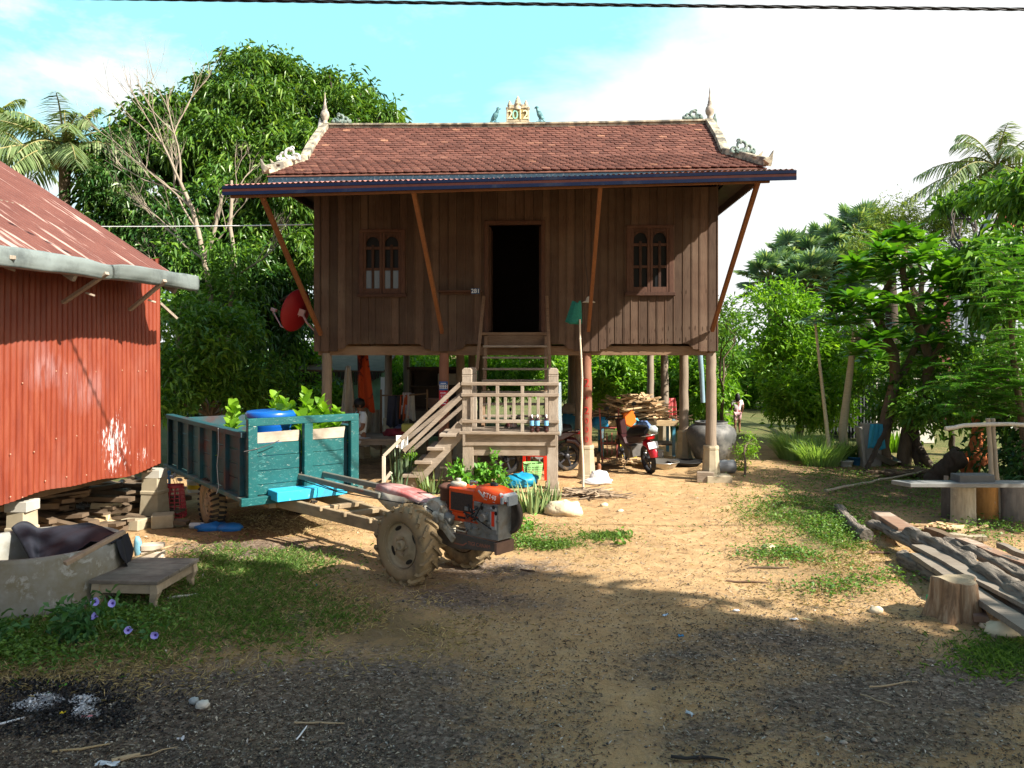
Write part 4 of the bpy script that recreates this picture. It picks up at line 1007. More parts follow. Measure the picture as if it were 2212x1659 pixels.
m.build('rope', mat('rope_dark', (.06, .05, .05), .2, 9), cart)
# load: blue drum and broad leaved seedlings
p = CF.wor((.78, -.12, 0)); m = MB()
DS = 1.15; m.lathe([(r__, z__*DS) for r__, z__ in [(.255, 0), (.27, .03), (.275, .30), (.285, .32), (.275, .34), (.275, .62), (.285, .64), (.28, .66), (.272, .685), (.305, .70), (.308, .765), (.285, .785), (.24, .79), (.10, .795), (0, .795)]], (0, 0, 0), 40)
drum = m.build('plastic_drum', mat('drum_blue', (.004, .085, .36), .12, 4, rough=.32, bump=0, spec=.5), None, loc=V((p.x, p.y, zd)))
tag(drum, 'bright blue plastic drum with lid standing in the trailer', 'drum')
TOB = leafmat('broad_leaf', (.11, .25, .015), (.22, .40, .03), .45, .4)
def broadplant(lx, ly, h, n, label):
    p = CF.wor((lx, ly, 0)); root = thing('leafy_plant', label, 'plant', (p.x, p.y, zd), 0, 'leafy plants in the trailer')
    m = MB(); m.tube([(0, 0, 0), (.01, .01, h*.6), (0, .02, h)], [.014, .012, .006], 6); m.build('stem', mat('stem_green', (.12, .2, .04), .2, 9), root)
    lv = LV(); k = int(n*1.35); a = np.arange(k)*2.4+U(0, 6); z = h*(.45+.55*np.arange(k)/k); el = .25+.9*np.arange(k)/k
    P = np.stack([0*a, 0*a, z], 1); A = np.stack([np.cos(a)*np.cos(el), np.sin(a)*np.cos(el), np.sin(el)], 1)
    lv.blades(P, A, .14+.08*RS.rand(k), .085+.035*RS.rand(k), 5, .30, .12, nrm=np.array([0, 0, 1.])+RS.normal(0, .35, (k, 3)), base=.12); lv.build('leaves', TOB, root)
labs = ['leafy plant behind the drum at the far end of trailer', 'lush leafy plant left of the blue drum', 'low leafy plant spilling over the side board left of drum', 'tall leafy plant just right of the blue drum', 'leafy plant between the drum and the middle post', 'leafy plant behind the middle post of trailer front', 'leafy plant above the right front board', 'leafy plant in the right front corner of trailer', 'small leafy plant behind the drum lid', 'leafy plant by the far side board', 'leafy plant rising behind the right front board', 'leafy plant hard against the middle post of trailer front', 'leafy plant touching the right side of the drum', 'leafy plant by the far side board, toward the tail']
for (lx, ly, h, n), lab in zip(((-.5, -.2, .78, 18), (.12, -.36, .94, 26), (.42, -.50, .72, 22), (1.0, .24, 1.10, 26), (.86, .10, .95, 24), (1.22, .22, .90, 24), (1.22, .38, .92, 24), (1.26, .52, .90, 22), (.25, .12, 1.06, 18), (.5, .45, .98, 20), (1.05, .42, 1.0, 22), (1.25, .05, .86, 20), (.95, -.02, 1.02, 22), (-.2, .3, .98, 18)), labs): broadplant(lx, ly, h, n, lab)
# ---------------------------------------------------------------- the tractor
tr = thing('walking_tractor', 'muddy two wheel walking tractor with bright orange engine and long handlebars', 'tractor', (-.73, 7.82, 0), -41)
for s in (-1, 1): wheel(tr, (0, s*.41, .365), .36, .21, .225, 17, [TYRE, TYRE], 4, True, .024, s)
m = MB(); m.lathe([(.07, -.36), (.07, -.15), (.11, -.13), (.11, .13), (.07, .15), (.07, .36)], (0, 0, .365), 16, rot(ax=90)); m.build('axle', RIMD, tr)
ORG = mat('engine_orange', (.70, .075, .010), .10, 5, rough=.35, bump=.05, spec=.5, dirt=(.30, .05, .02), dirtamt=.3, dscale=9)
GREYP = mat('engine_grey', (.20, .20, .185), .3, 14, rough=.6, metal=.2, dirt=(.20, .16, .11), dirtamt=.4, dscale=12)
CREAM = mat('gear_cream', (.50, .46, .36), .2, 10, rough=.6, dirt=(.24, .18, .11), dirtamt=.5, dscale=9)
PINK = mat('faded_red', (.44, .13, .12), .25, 4, rough=.5, dirt=(.60, .46, .42), dirtamt=.55, dscale=3)
COWL = mat('cowl_white', (.46, .43, .35), .15, 6, rough=.55, dirt=(.27, .20, .13), dirtamt=.5, dscale=5)
GREYG = mat('arm_grey', (.15, .15, .125), .15, 6, rough=.5, dirt=(.24, .19, .13), dirtamt=.5, dscale=4)
BLK = mat('black_part', (.015, .015, .015), .2, 8, rough=.6, bump=0)
q = lambda u, v, y: TF.yp(u, v, y)
# frame rails
e0, e1 = q(948, 1136, -.105), q(1072, 1146, -.105)
for s in (-1, 1):
    m = MB(); a, b = V((.12, s*.17, e0.z+.0)), V((e1.x, s*.17, e1.z+.0))
    m.prism([V((-.1, s*.17-.012, .40)), V((.3, s*.17-.012, .32)), V((e1.x, s*.17-.012, .375)), V((e1.x, s*.17-.012, .46)), V((.3, s*.17-.012, .47)), V((-.1, s*.17-.012, .47))], (0, .024, 0)); rl = m.build('frame_rail', STEEL, tr, bevel=.004)
    if s < 0:
        m = MB(); m.text('TIGI CANAM', .05, Matrix.Translation((.66, -.1835, .405)) @ Matrix.Rotation(R3(-2), 4, 'Y') @ Matrix.Rotation(R3(90), 4, 'X'), .0008)
        m.bar((.34, -.1833, .375), (.45, -.1833, .372), .004, .012); m.bar((.45, -.1833, .372), (.50, -.1833, .40), .004, .012)
        m.build('lettering', mat('faded_letters', (.34, .12, .07), .3, 20), rl)
m = MB(); m.bb(e1.x-.01, e1.x+.02, -.20, .20, .35, .46); m.bb(.35, e1.x-.02, -.16, .16, .46, .474); m.build('front_plate', mat('rusty_plate', (.19, .11, .075), .25, 9, rough=.7), tr, bevel=.004)
# gearbox and cowl
m = MB(); m.box((.02, 0, .50), (.26, .20, .34)); m.lathe([(.13, -.12), (.15, -.1), (.15, .1), (.13, .12)], (.05, 0, .62), 18, rot(ax=90)); m.lathe([(.07, -.15), (.08, -.13), (.08, .13), (.07, .15)], (.17, 0, .58), 14, rot(ax=90))
for i in range(14): m.ell((U(-.05, .24), -.13+U(-.02, .01), U(.45, .74)), U(.02, .045), 8, 6)
for k in range(3): m.lathe([(.045, 0), (.045, .05), (.025, .06)], (.06+.075*k, -.12, .55+.03*k), 10, rot(ax=90))
m.bar((.17, -.12, .56), (.34, -.10, .40), .07, .07); m.build('gearbox', CREAM, tr, bevel=.01)
c0, c1 = q(806, 1050, -.11), q(936, 1066, -.11)
m = MB(); xs_ = [c0.x, c0.x+.10, c0.x+.30, c0.x+.42, c1.x]; L_ = c1.x-c0.x
top = [V((c0.x, 0, c0.z+.015)), V((c0.x+.25*L_, 0, c0.z+.02)), V((c0.x+.55*L_, 0, c0.z-.0)), V((c0.x+.85*L_, 0, c0.z-.055)), V((c1.x, 0, c1.z-.045))]
mid = [V((p.x, 0, p.z-d)) for p, d in zip(top, (.055, .075, .055, .05, .045))]
bot = [V((c0.x+.03, 0, c0.z-.13)), V((c0.x+.24*L_, 0, c0.z-.215)), V((c0.x+.50*L_, 0, c0.z-.235)), V((c0.x+.60*L_, 0, c0.z-.10)), V((c1.x, 0, c1.z-.10))]
wt_ = [.085, .105, .12, .12, .115]
def loft(mm, A, wa, B, wb):
    n = len(A)
    for s in (-1, 1):
        mm.add([V((p.x, s*w_, p.z)) for p, w_ in zip(A, wa)]+[V((p.x, s*w_, p.z)) for p, w_ in zip(B, wb)], [(i, i+1, n+i+1, n+i) if s < 0 else (i, n+i, n+i+1, i+1) for i in range(n-1)], True)
loft(m, top, [x*.72 for x in wt_], mid, wt_)
m.add([V((p.x, -w_*.72, p.z)) for p, w_ in zip(top, wt_)]+[V((p.x, w_*.72, p.z)) for p, w_ in zip(top, wt_)], [(i, 5+i, 6+i, i+1) for i in range(4)], True)
m.add([V((top[0].x, -wt_[0]*.72, top[0].z)), V((top[0].x, wt_[0]*.72, top[0].z)), V((mid[0].x, wt_[0], mid[0].z)), V((mid[0].x, -wt_[0], mid[0].z))], [(0, 3, 2, 1)])
m.add([V((top[4].x, -wt_[4]*.72, top[4].z)), V((top[4].x, wt_[4]*.72, top[4].z)), V((mid[4].x, wt_[4], mid[4].z)), V((mid[4].x, -wt_[4], mid[4].z))], [(0, 1, 2, 3)])
m.build('cowl_top', PINK, tr, solid=.006)
m = MB(); loft(m, mid, [w_+.002 for w_ in wt_], bot, wt_); m.build('cowl_side', COWL, tr, solid=.008)
# handlebars
hb = [q(636, 1026, -.14), q(805, 1064, -.12)]
m = MB(); m.bar(hb[0], hb[1]+V((.12, 0, -.02)), .035, .062); m.build('handlebar', GREYG, tr, bevel=.008)
g0 = q(604, 1029, -.14); m = MB(); m.tube([g0, g0.lerp(hb[0], .8)], .02, 10); gg = m.build('grip', BLK, tr)
fa = [q(676, 1019, .16), q(812, 1046, .12)]
m = MB(); m.bar(fa[0], fa[1]+V((.15, 0, -.02)), .035, .062); m.build('handlebar', GREYG, tr, bevel=.008)
m = MB(); m.lathe([(.04, -.06), (.05, -.05), (.05, .05), (.04, .06)], fa[0], 14, rot(ax=90)); m.bar(fa[0]+V((0, -.06, .02)), fa[0]+V((.10, -.06, .17)), .02, .02); m.tube([fa[0]+V((-.2, 0, -.01)), fa[0]], .02, 10); m.build('clutch_lever', BLK, tr)
m = MB(); r0 = q(652, 1022, -.02); r1 = q(668, 1020, .12); m.tube([hb[0]+V((.02, .01, .03)), r0, r1, fa[0]], .012, 8); m.build('cross_rod', mat('rod_steel', (.35, .34, .30), .15, 8, rough=.5, metal=.4), tr)
m = MB(); d = (r1-r0).normalized(); m.tube([r0.lerp(r1, .2), r0.lerp(r1, .75)], .026, 12); m.build('twine_reel', mat('twine', (.50, .38, .22), .25, 40), tr)
m = MB(); k0 = hb[0]+V((.03, -.03, -.01)); m.tube([k0, k0+V((.0, -.01, .05)), k0+V((.03, -.01, .06))], .012, 6); m.tube([k0, k0+V((-.06, -.015, -.05)), k0+V((-.14, -.02, -.09))], .012, 6); m.tube([k0+V((.02, 0, 0)), k0+V((.03, -.005, -.09)), k0+V((.07, 0, -.09))], .009, 6); m.build('brake_lever', STEEL, tr)
m = MB(); m.text('TIGI CANAM', .035, Matrix.Translation((hb[0].lerp(hb[1], .84)+V((0, -.019, -.004)))) @ Matrix.Rotation(math.atan2(hb[0].z-hb[1].z, hb[1].x-hb[0].x), 4, 'Y') @ Matrix.Rotation(R3(90), 4, 'X'), .0008); m.build('lettering', mat('faded_letters', (.34, .12, .07), .3, 20), tr)
# engine
x0, x1 = q(968, 1060, -.118).x, q(1024, 1060, -.118).x; zt_, zb_ = q(990, 1054, -.118).z, q(990, 1107, -.118).z
m = MB(); m.bb(x0, x1, -.185, .17, zb_, zt_); m.bb(x0+.03, x1+.05, -.17, .14, zb_-.09, zb_+.002); eng = m.build('radiator_case', ORG, tr, bevel=.012)
m = MB(); m.bb(x0+.035, x1-.02, -.19, -.186, zb_+.02, zt_-.045); m.build('grille', mat('grille_mesh', (.045, .032, .025), .4, 60, rough=.8), eng)
m = MB(); m.bb(x0+.12, x0+.22, -.176, -.172, zb_-.055, zb_-.035); m.build('latch', BLK, eng)
m = MB(); m.lathe([(.085, 0), (.095, .01), (.095, .03), (.06, .045), (0, .045)], (x0+.06, -.06, zt_), 18); m.lathe([(.03, 0), (.03, .03), (0, .03)], (x0+.06, -.06, zt_+.045), 10); m.build('radiator_cap', CREAM, eng)
tx0, tx1 = x1+.005, q(1084, 1060, -.105).x; tz1, tz0 = q(1050, 1053, -.105).z, q(1050, 1082, -.105).z-.03
m = MB(); n = 8; sec = []
for i in range(n+1):
    f = i/n; xx = tx0+(tx1-tx0)*f; zt2 = tz1-.03*max(0, f-.55)**1.3*3; zb2 = tz0+.06*max(0, f-.6); w_ = .19-.07*max(0, f-.6); cc = .05
    sec.append([V((xx, -w_, zb2+.02)), V((xx, -w_, zt2-cc)), V((xx, -w_+cc*.3, zt2-cc*.4)), V((xx, -w_+cc, zt2)), V((xx, w_-cc-.02, zt2)), V((xx, w_-.02, zt2-cc)), V((xx, w_-.02, zb2+.02)), V((xx, w_-.05, zb2)), V((xx, -w_+.03, zb2))])
k = len(sec[0]); m.add([p for s_ in sec for p in s_], [(i*k+j, (i+1)*k+j, (i+1)*k+(j+1) % k, i*k+(j+1) % k) for i in range(n) for j in range(k)], True); m.add(sec[0], [tuple(range(k))]); m.add(sec[-1], [tuple(reversed(range(k)))])
tank = m.build('fuel_tank', ORG, tr)
m = MB(); m.text('RT140', .062, Matrix.Translation((tx0+.19, -.1935, tz1-.075)) @ Matrix.Rotation(R3(8), 4, 'Y') @ Matrix.Rotation(R3(90), 4, 'X'), .001); m.build('lettering', mat('decal_white', (.8, .78, .74), .05, 9), tank)
m = MB(); m.bar((tx0+.05, -.192, tz1-.035), (tx0+.12, -.192, tz1-.09), .003, .02); m.bar((tx0+.12, -.192, tz1-.105), (tx1-.08, -.18, tz1-.125), .003, .006); m.build('stripe', mat('decal_grey', (.5, .48, .46), .1, 9), tank)
m = MB(); m.lathe([(.045, 0), (.045, .022), (.03, .03), (0, .03)], (tx0+.13, .02, tz1-.0), 14); m.build('filler_cap', BLK, tank)
m = MB()
for (dx, dz) in ((.09, -.19), (.24, -.17), (.27, -.22)): m.lathe([(.016, -.195), (.02, -.192), (.0, -.2)], (tx0+dx, 0, tz1+dz), 8, rot(ax=-90))
m.build('bolt', BLK, tank)
m = MB(); hx = tx1-.01; m.prism([V((hx-.03, -.175, tz1-.03)), V((hx+.03, -.13, tz1-.045)), V((hx+.05, -.12, tz1-.12)), V((hx+.03, -.13, tz0+.04)), V((hx-.015, -.17, tz0+.06))], (0, .27, 0)); hl_ = m.build('headlight', mat('lamp_housing', (.42, .43, .44), .1, 6, rough=.35, bump=0), tr, bevel=.012)
m = MB(); m.prism([V((hx+.036, -.10, tz1-.065)), V((hx+.036, .11, tz1-.065)), V((hx+.036, .11, tz1-.15)), V((hx+.036, -.10, tz1-.15))], (.018, 0, 0)); m.bb(hx-.0, hx+.025, -.182, -.15, tz1-.13, tz1-.07); m.build('lens', mat('lamp_lens', (.32, .35, .37), .15, 30, rough=.1, spec=.6, bump=0), hl_)
bx0, bx1 = q(1008, 1110, -.10).x, q(1076, 1110, -.10).x; bz0 = .475
m = MB(); m.bb(bx0, bx1, -.16, .14, bz0, tz0+.01); m.lathe([(.13, -.17), (.15, -.16), (.15, -.1)], (bx0+.10, 0, bz0+.15), 20, rot(ax=-90)); m.bb(bx0+.22, bx1-.01, -.175, -.15, bz0+.06, tz0-.02)
for i in range(26): m.lathe([(.011, -.18), (.011, -.14)], (U(bx0, bx1), 0, U(bz0+.03, tz0-.02)), 6, rot(ax=-90), smooth=False)
for i in range(5): m.tube([(bx0+U(0, .3), -.17, bz0+U(.1, .35)), (bx0+U(0, .3), -.185, bz0+U(.1, .35))], .012, 6)
for i in range(9): m.box((U(bx0, bx0+.36), -.175, bz0+U(.03, .32)), (U(.03, .09), .06, U(.02, .07)))
m.lathe([(.035, -.26), (.04, -.24), (.03, -.15)], (bx0+.25, 0, bz0+.20), 12, rot(ax=-90)); m.build('engine_block', GREYP, tr, bevel=.008)
m = MB(); rx = bx1-.05; m.bb(rx-.035, rx+.035, -.186, -.176, bz0+.10, bz0+.30); pl = m.build('reflector_frame', mat('alu_plate', (.42, .42, .40), .15, 9, rough=.5, metal=.3), tr); m = MB(); m.bb(rx-.018, rx+.018, -.189, -.1865, bz0+.13, bz0+.27); m.build('reflector', mat('reflector_red', (.75, .05, .02), .05, 9, rough=.3, bump=0), pl)
m = MB(); m.lathe([(.0, .13), (.06, .13), (.07, .16), (.15, .16), (.16, .13), (.19, .13), (.19, .20), (.0, .20)], (bx1-.07, -.02, bz0+.21), 32, rot(ax=-90)); m.build('flywheel', mat('flywheel_iron', (.09, .07, .055), .3, 10, rough=.6, metal=.4), tr)
m = MB(); ac = q(974, 1082, -.02); m.lathe([(.03, -.06), (.03, 0), (.085, .01), (.085, .12), (.10, .125), (.10, .15), (.05, .17), (0, .17)], ac+V((-.03, 0, 0)), 18); m.build('air_cleaner', mat('rusty_pot', (.13, .06, .04), .25, 9, rough=.6), tr)
m = MB(); m.tube([ac+V((.0, -.06, -.08)), ac+V((.06, -.1, -.13)), ac+V((.14, -.12, -.15)), (x0+.05, -.1, zb_-.06)], [.03, .05, .055, .03], 10); m.build('exhaust_muffler', GREYP, tr)
m = MB(); m.tube([q(1018, 1044, -.05)+V((0, 0, -.02)), q(1018, 1040, -.05), q(1030, 1043, -.05)], .018, 8); m.build('intake_pipe', mat('chrome', (.5, .5, .5), .1, 5, rough=.2, metal=.8, bump=0), tr)
m = MB(); m.tube([ac+V((.02, -.1, -.1)), (x0, -.16, .60), (x0+.1, -.19, .53), (bx0+.05, -.17, .52)], .006, 5); m.build('fuel_pipe', mat('hose_pale', (.5, .42, .3), .1, 8), tr)
m = MB()
for k in range(6):
    a = V((bx0+U(-.05, .15), -.12+U(-.02, .01), bz0+U(.1, .34))); b = V((bx0+U(.1, .35), -.13, bz0+U(.05, .34))); m.tube([a, a.lerp(b, .5)+V((0, -.03, U(-.06, .03))), b], .006, 5)
m.tube([hb[0]+V((.05, 0, -.04)), hb[0].lerp(hb[1], .6)+V((0, -.03, -.07)), V((0, -.16, .68)), V((.2, -.14, .60))], .006, 5); m.tube([hb[0]+V((.1, .03, -.02)), hb[0].lerp(hb[1], .5)+V((0, .06, -.09)), V((.05, .0, .80)), V((.3, -.05, .7))], .006, 5)
m.build('control_cable', BLK, tr)

for o in list(tr.children):
    if o.name.split('.')[0] in ('radiator_case', 'fuel_tank', 'headlight', 'engine_block', 'reflector_frame', 'flywheel', 'front_plate', 'frame_rail'):
        for oo in [o]+list(o.children):
            for vtx in oo.data.vertices: vtx.co.y *= .62
# ================================================================ wooden stair with platform
st = thing('entrance_stair', 'grey weathered wooden stair with railed landing leading up to the doorway', 'staircase', (.02, 13.5, 0), -2.5)
Y0, Y1 = -1.45, -.72
P = lambda u, v: H.yp(u, v, Y0)
dk = P(1100, 932).z; xl, xr = P(998, 900).x, P(1206, 900).x
BROWN = W_GREYX
m = MB(); n = 5
for i in range(n): y = Y0-.08+(Y1-Y0+.12)*i/n; m.bb(P(993, 930).x, P(1209, 930).x, y, y+(Y1-Y0+.12)/n-.006, dk-.04, dk)
m.build('deck', W_GREYX, st, bevel=.004)
for x in (xl+.09, xr-.09):
    for y in (Y0+.06, Y1-.06):
        m = MB(); m.bb(x-.085, x+.085, y-.05, y+.05, .10, dk-.042); m.build('leg', W_GREY, st, bevel=.006)
        m = MB(); m.bb(x-.11, x+.11, y-.09, y+.09, -.05, .10); m.build('leg_footing', CONC, st, bevel=.01)
for y in (Y0+.055, Y1-.055):
    m = MB(); m.bb(xl+.02, xr-.02, y-.062, y-.03, P(1100, 963).z, dk-.042); m.build('apron', W_GREYX, st, bevel=.004)
    m = MB(); m.bb(xl+.175, xr-.175, y-.02, y+.01, P(1100, 985).z, P(1100, 964).z); m.build('apron', W_GREYX, st, bevel=.004)
for x in (xl+.02, xr-.05): m = MB(); m.bb(x, x+.035, Y0-.09, Y0-.062, P(1100, 962).z, P(1100, 938).z); m.build('joist_end', W_GREY, st)
nt = P(1010, 795).z
for (x, y, w) in ((xl+.075, Y0+.05, .15), (xr-.075, Y0+.05, .15), (xl+.10, Y1-.02, .13), (xr-.10, Y1-.02, .13)):
    m = MB(); m.bb(x-w/2, x+w/2, y-.05, y+.05, dk, nt-.12); m.bb(x-w/2-.004, x+w/2+.004, y-.054, y+.054, nt-.125, nt-.105)
    m.prism([V((x-w/2, y-.055, nt-.10)), V((x+w/2, y-.055, nt-.10)), V((x+w/2, y-.055, nt-.03)), V((x+w/2-.03, y-.055, nt)), V((x-w/2+.03, y-.055, nt)), V((x-w/2, y-.055, nt-.03))], (0, .11, 0))
    m.build('newel', W_GREY, st, bevel=.006)
for v in (829, 853, 910):
    z = P(1100, v).z; m = MB(); m.bb(xl-.01, xr+.01, Y0-.04, Y0-.002, z-.026, z+.026)
    m.build('rail', W_GREYX, st, bevel=.005)
z0_, z1_, z2_ = P(1100, 906).z, P(1100, 857).z, P(1100, 829).z
for zx in (1080, 1160, 1230, 1375, 1450, 1590, 1665, 1738):
    x = P((1400+zx*.452)/1.8517, 880).x; m = MB(); m.bb(x-.024, x+.024, Y0-.032, Y0-.01, z0_, z1_); m.build('baluster', W_GREY, st, bevel=.004)
for zx in (1305, 1525):
    x = P((1400+zx*.452)/1.8517, 880).x; m = MB(); m.bb(x-.026, x+.026, Y0-.036, Y0-.006, dk, z2_-.02); m.build('baluster', W_GREY, st, bevel=.004)
# side rail of the landing (east)
for v in (829, 853, 910):
    z = P(1100, v).z; m = MB(); m.bb(xr-.05, xr-.02, Y0+.1, Y1-.07, z-.024, z+.024); m.build('rail', W_GREYX, st, bevel=.004)
# upper flight
ux0, ux1 = H.yp(1043, 760, -.4).x, H.yp(1183, 760, -.4).x; N = 8
zt_, zb2 = H.yp(1100, 722, -.1).z, dk
for x in (ux0+.03, ux1-.03):
    m = MB(); m.bar((x, Y1+.0, zb2), (x, -.06, zt_-.06), .05, .16, up=(0, -1, 1)); m.build('stringer', W_BEAM, st, bevel=.004)
for i in range(1, N):
    f = i/N; y = Y1+(-.06-Y1)*f; z = zb2+(zt_-zb2)*f; m = MB(); m.bb(ux0-.01, ux1+.01, y-.10, y+.06, z-.035, z); m.build('tread', W_GREYX, st, bevel=.004)
m = MB(); m.bb(ux0+.05, ux1-.05, -.09, -.06, zt_-.20, zt_-.02); m.build('riser', W_BEAM, st)
for (ua, va, ub, vb) in ((1045, 640, 1030, 800), (1181, 640, 1188, 800)):
    m = MB(); m.bar(H.yp(ua, va, -.10), H.yp(ub, vb, Y1), .05, .04); m.build('handrail', W_BEAM, st, bevel=.004)
# lower flight, runs west to the ground
a = P(999, 922); s_ = 1.10; ex = a.x-(a.z)/s_
for y in (Y0+.04, Y1-.04):
    m = MB(); m.bar((ex-.03, y, -.03), (a.x, y, a.z), .05, .23); m.build('stringer', W_GREYX, st, bevel=.005)
NT_ = 5
for i in range(1, NT_):
    f = i/NT_; x, z = ex+(a.x-ex)*f, a.z*f; m = MB(); m.bb(x-.16, x+.10, Y0-.06, Y1+.02, z+.06, z+.105); m.build('tread', W_GREYX, st, bevel=.004)
for y, ls in ((Y0-.01, ((995, 829, 867, 948), (995, 858, 872, 975))), (Y1-.0, ((1017, 835, 880, 948), (1017, 862, 885, 978)))):
    for (u0, v0, u1, v1) in ls: m = MB(); m.bar(H.yp(u0, v0, y), H.yp(u1, v1, y), .035, .065); m.build('rail', W_GREYX, st, bevel=.005)
m = MB(); q0, q1 = P(829, 985), P(829, 1062); m.bar(q1, q0, .05, .05); m.bar(q0, P(872, 943), .045, .05); m.bar(P(829, 1040), P(845, 1020), .04, .05); m.build('end_post', mat('pale_post', (.52, .46, .37), .15, 6), st, bevel=.004)
# bottles on the landing edge, striped cloth, white rag, posters
GL = mat('dark_juice', (.035, .012, .012), .2, 6, rough=.15, bump=0, spec=.6); LB = mat('label_blue', (.16, .42, .66), .2, 30, rough=.4); CP = mat('cap_white', (.6, .62, .65), .05, 9, rough=.4)
for u, lab in ((1149, 'leftmost of the three dark juice bottles on the landing edge'), (1161, 'middle one of the three dark juice bottles on the landing edge'), (1180, 'dark juice bottle standing apart at the right on the landing edge')):
    q = H.wor(H.yp(u, 929, Y0-.055)); b = thing('juice_bottle', lab, 'bottle', (q.x, q.y, dk), 0, 'juice bottles on the landing'); S = .86
    m = MB(); m.lathe([(r*S, z*S) for r, z in ((.034, 0), (.038, .01), (.038, .05), (.034, .06), (.038, .07), (.034, .085), (.038, .10), (.038, .21), (.030, .245), (.016, .27))], (0, 0, 0), 16); m.build('glass', GL, b)
    m = MB(); m.lathe([(r*S, z*S) for r, z in ((.0385, .115), (.0392, .12), (.0392, .195), (.0385, .20))], (0, 0, 0), 16); m.build('label', LB, b)
    m = MB(); m.lathe([(r*S, z*S) for r, z in ((.0165, .268), (.0165, .305), (.0, .306))], (0, 0, 0), 12); m.build('cap', CP, b)
ST = NT('striped_cloth'); sv = ST.coord((1, 1, 1)); wv = ST.n('TexWave'); wv.wave_type = 'BANDS'; wv.bands_direction = 'Z'; wv.inputs['Scale'].default_value = 22; ST.l(sv, wv.inputs['Vector']); w2 = ST.n('TexWave'); w2.bands_direction = 'Y'; w2.inputs['Scale'].default_value = 22; ST.l(sv, w2.inputs['Vector'])
ST.bsdf(ST.mix(ST.ramp(ST.math('MULTIPLY', wv.outputs['Fac'], w2.outputs['Fac']), [(.2, 0), (.5, 1)]), (.05, .09, .12), (.50, .56, .58)), .9)
def hang(name, p, w, h, mt, label, cat, rz=0, folds=3, amp=.03, taper=0., sway=.0, group=None):
    mm = MB(); ph = U(0, 6); mm.sheet(lambda s, t: V(((s-.5)*w*(1-taper*(1-t))+sway*t, amp*(.35+.65*t)*math.sin(s*folds*6.28+ph+t)+.3*amp*math.sin(s*17+t*4), -h*t*(1+.05*math.sin(s*7+ph)))), 28, 14)
    return single(mm, name, mt, label, cat, group, loc=p, rz=rz, solid=.004)
hang('checked_cloth', H.wor((xr+.035, Y0+.25, P(1, 829).z+.03)), .42, .78, ST.mat, 'blue and white checked cloth hanging on the east side of landing', 'cloth', 84, 2, .025)
hang('white_rag', H.wor(P(868, 945))+V((0, .02, .03)), .18, .20, mat('white_rag_cloth', (.68, .68, .66), .08, 6), 'white rag hung over the low end of the stair rail', 'rag', 10, 2, .03)
def poster(u, v0, v1, mts, label, draw):
    r = .0945; z1, z0 = H.yp(u, v0, .03).z, H.yp(u, v1, .03).z; c = (PXS[1], .12); m = MB()
    def pt(a, z, e=0): return V((c[0]+(r+e)*math.sin(a), c[1]-(r+e)*math.cos(a), z))
    aw_ = .92; m.sheet(lambda s, t: pt(-aw_+2*aw_*s, z0+(z1-z0)*t), 14, 2, True)
    po = single(m, 'poster', mts[0], label, 'poster', loc=(.02, 13.5, 0), rz=-2.5)
    m = MB(); m.m = 0; draw(m, pt, z0, z1, aw_); m.build('print', mts[1:], po)
def d1(m, pt, z0, z1, aw_):
    h = z1-z0
    def patch(a0, a1, f0, f1): m.sheet(lambda s, t: pt(a0+(a1-a0)*s, z0+h*(f0+(f1-f0)*t), .002), 4, 1)
    patch(-.85, .85, .18, .62); m.m = 1
    for i in range(4):
        for j in range(2): patch(-.75+i*.4, -.5+i*.4, .24+j*.2, .36+j*.2)
    m.m = 0; patch(-.5, .5, .74, .82)
def d2(m, pt, z0, z1, aw_):
    h = z1-z0; t = MB(); t.text('50', h*.42, Matrix.Identity(4), .0005); m.add([pt(p[0]/.0945, z0+h*.56+p[1], .002) for p in t.v], t.f)
    def patch(a0, a1, f0, f1): m.sheet(lambda s, t: pt(a0+(a1-a0)*s, z0+h*(f0+(f1-f0)*t), .002), 4, 1)
    for f in (.80, .86): patch(-.6, .5, f, f+.03)
    patch(-.5, .6, .24, .34); patch(-.4, .5, .10, .17)
PW = mat('print_white', (.75, .76, .78), .05, 9, bump=0); PK = mat('print_black', (.03, .03, .04), .1, 9, bump=0)
poster(954, 824, 843, [mat('poster_blue', (.03, .11, .33), .1, 9, rough=.4, bump=0), PW, PK], 'small blue and white poster on the red brown post, above the red one', d1)
poster(957, 844, 876, [mat('poster_red', (.60, .015, .04), .1, 9, rough=.4, bump=0), PW, PK], 'red poster with a big white 50 on the red brown post', d2)
# ================================================================ lamp, net, pole, dish, wires
lp = H.yp(1272, 648, -.28); lamp = thing('outdoor_lamp', 'small cream lamp with flat shade fixed low on the long brace', 'lamp', H.wor(lp), -2.5)
m = MB(); m.lathe([(.012, .06), (.03, .05), (.045, .02), (.05, -.01), (.105, -.035), (.108, -.045), (.05, -.03), (.03, -.04)], (0, 0, 0), 20); m.build('lamp_shade', mat('lamp_cream', (.62, .58, .46), .1, 6, rough=.5), lamp)
m = MB(); m.tube([(0, 0, .05), (-.02, .02, .3), (-.06, .1, .75), (-.05, .2, 1.2)], .005, 5); m.build('cord', BLK, lamp)
BAM = mat('bamboo', (.62, .50, .37), .12, 8, rough=.5)
q0, q1 = at(1254, 690, 12.15), onG(1259, 1068); m = MB(); n = 9
m.tube([(q1-q1).lerp(q0-q1, i/n)+V((.012*math.sin(i*1.3), 0, 0)) for i in range(n+1)], [.019-.0006*i for i in range(n+1)], 8)
for i in range(1, n): m.lathe([(.016, -.008), (.021, 0), (.016, .008)], (q0-q1)*(i/n)+V((.012*math.sin(i*1.3), 0, 0)), 8)
single(m, 'bamboo_pole', BAM, 'tall thin pale bamboo pole leaning before the chalk marked post', 'pole', loc=q1)
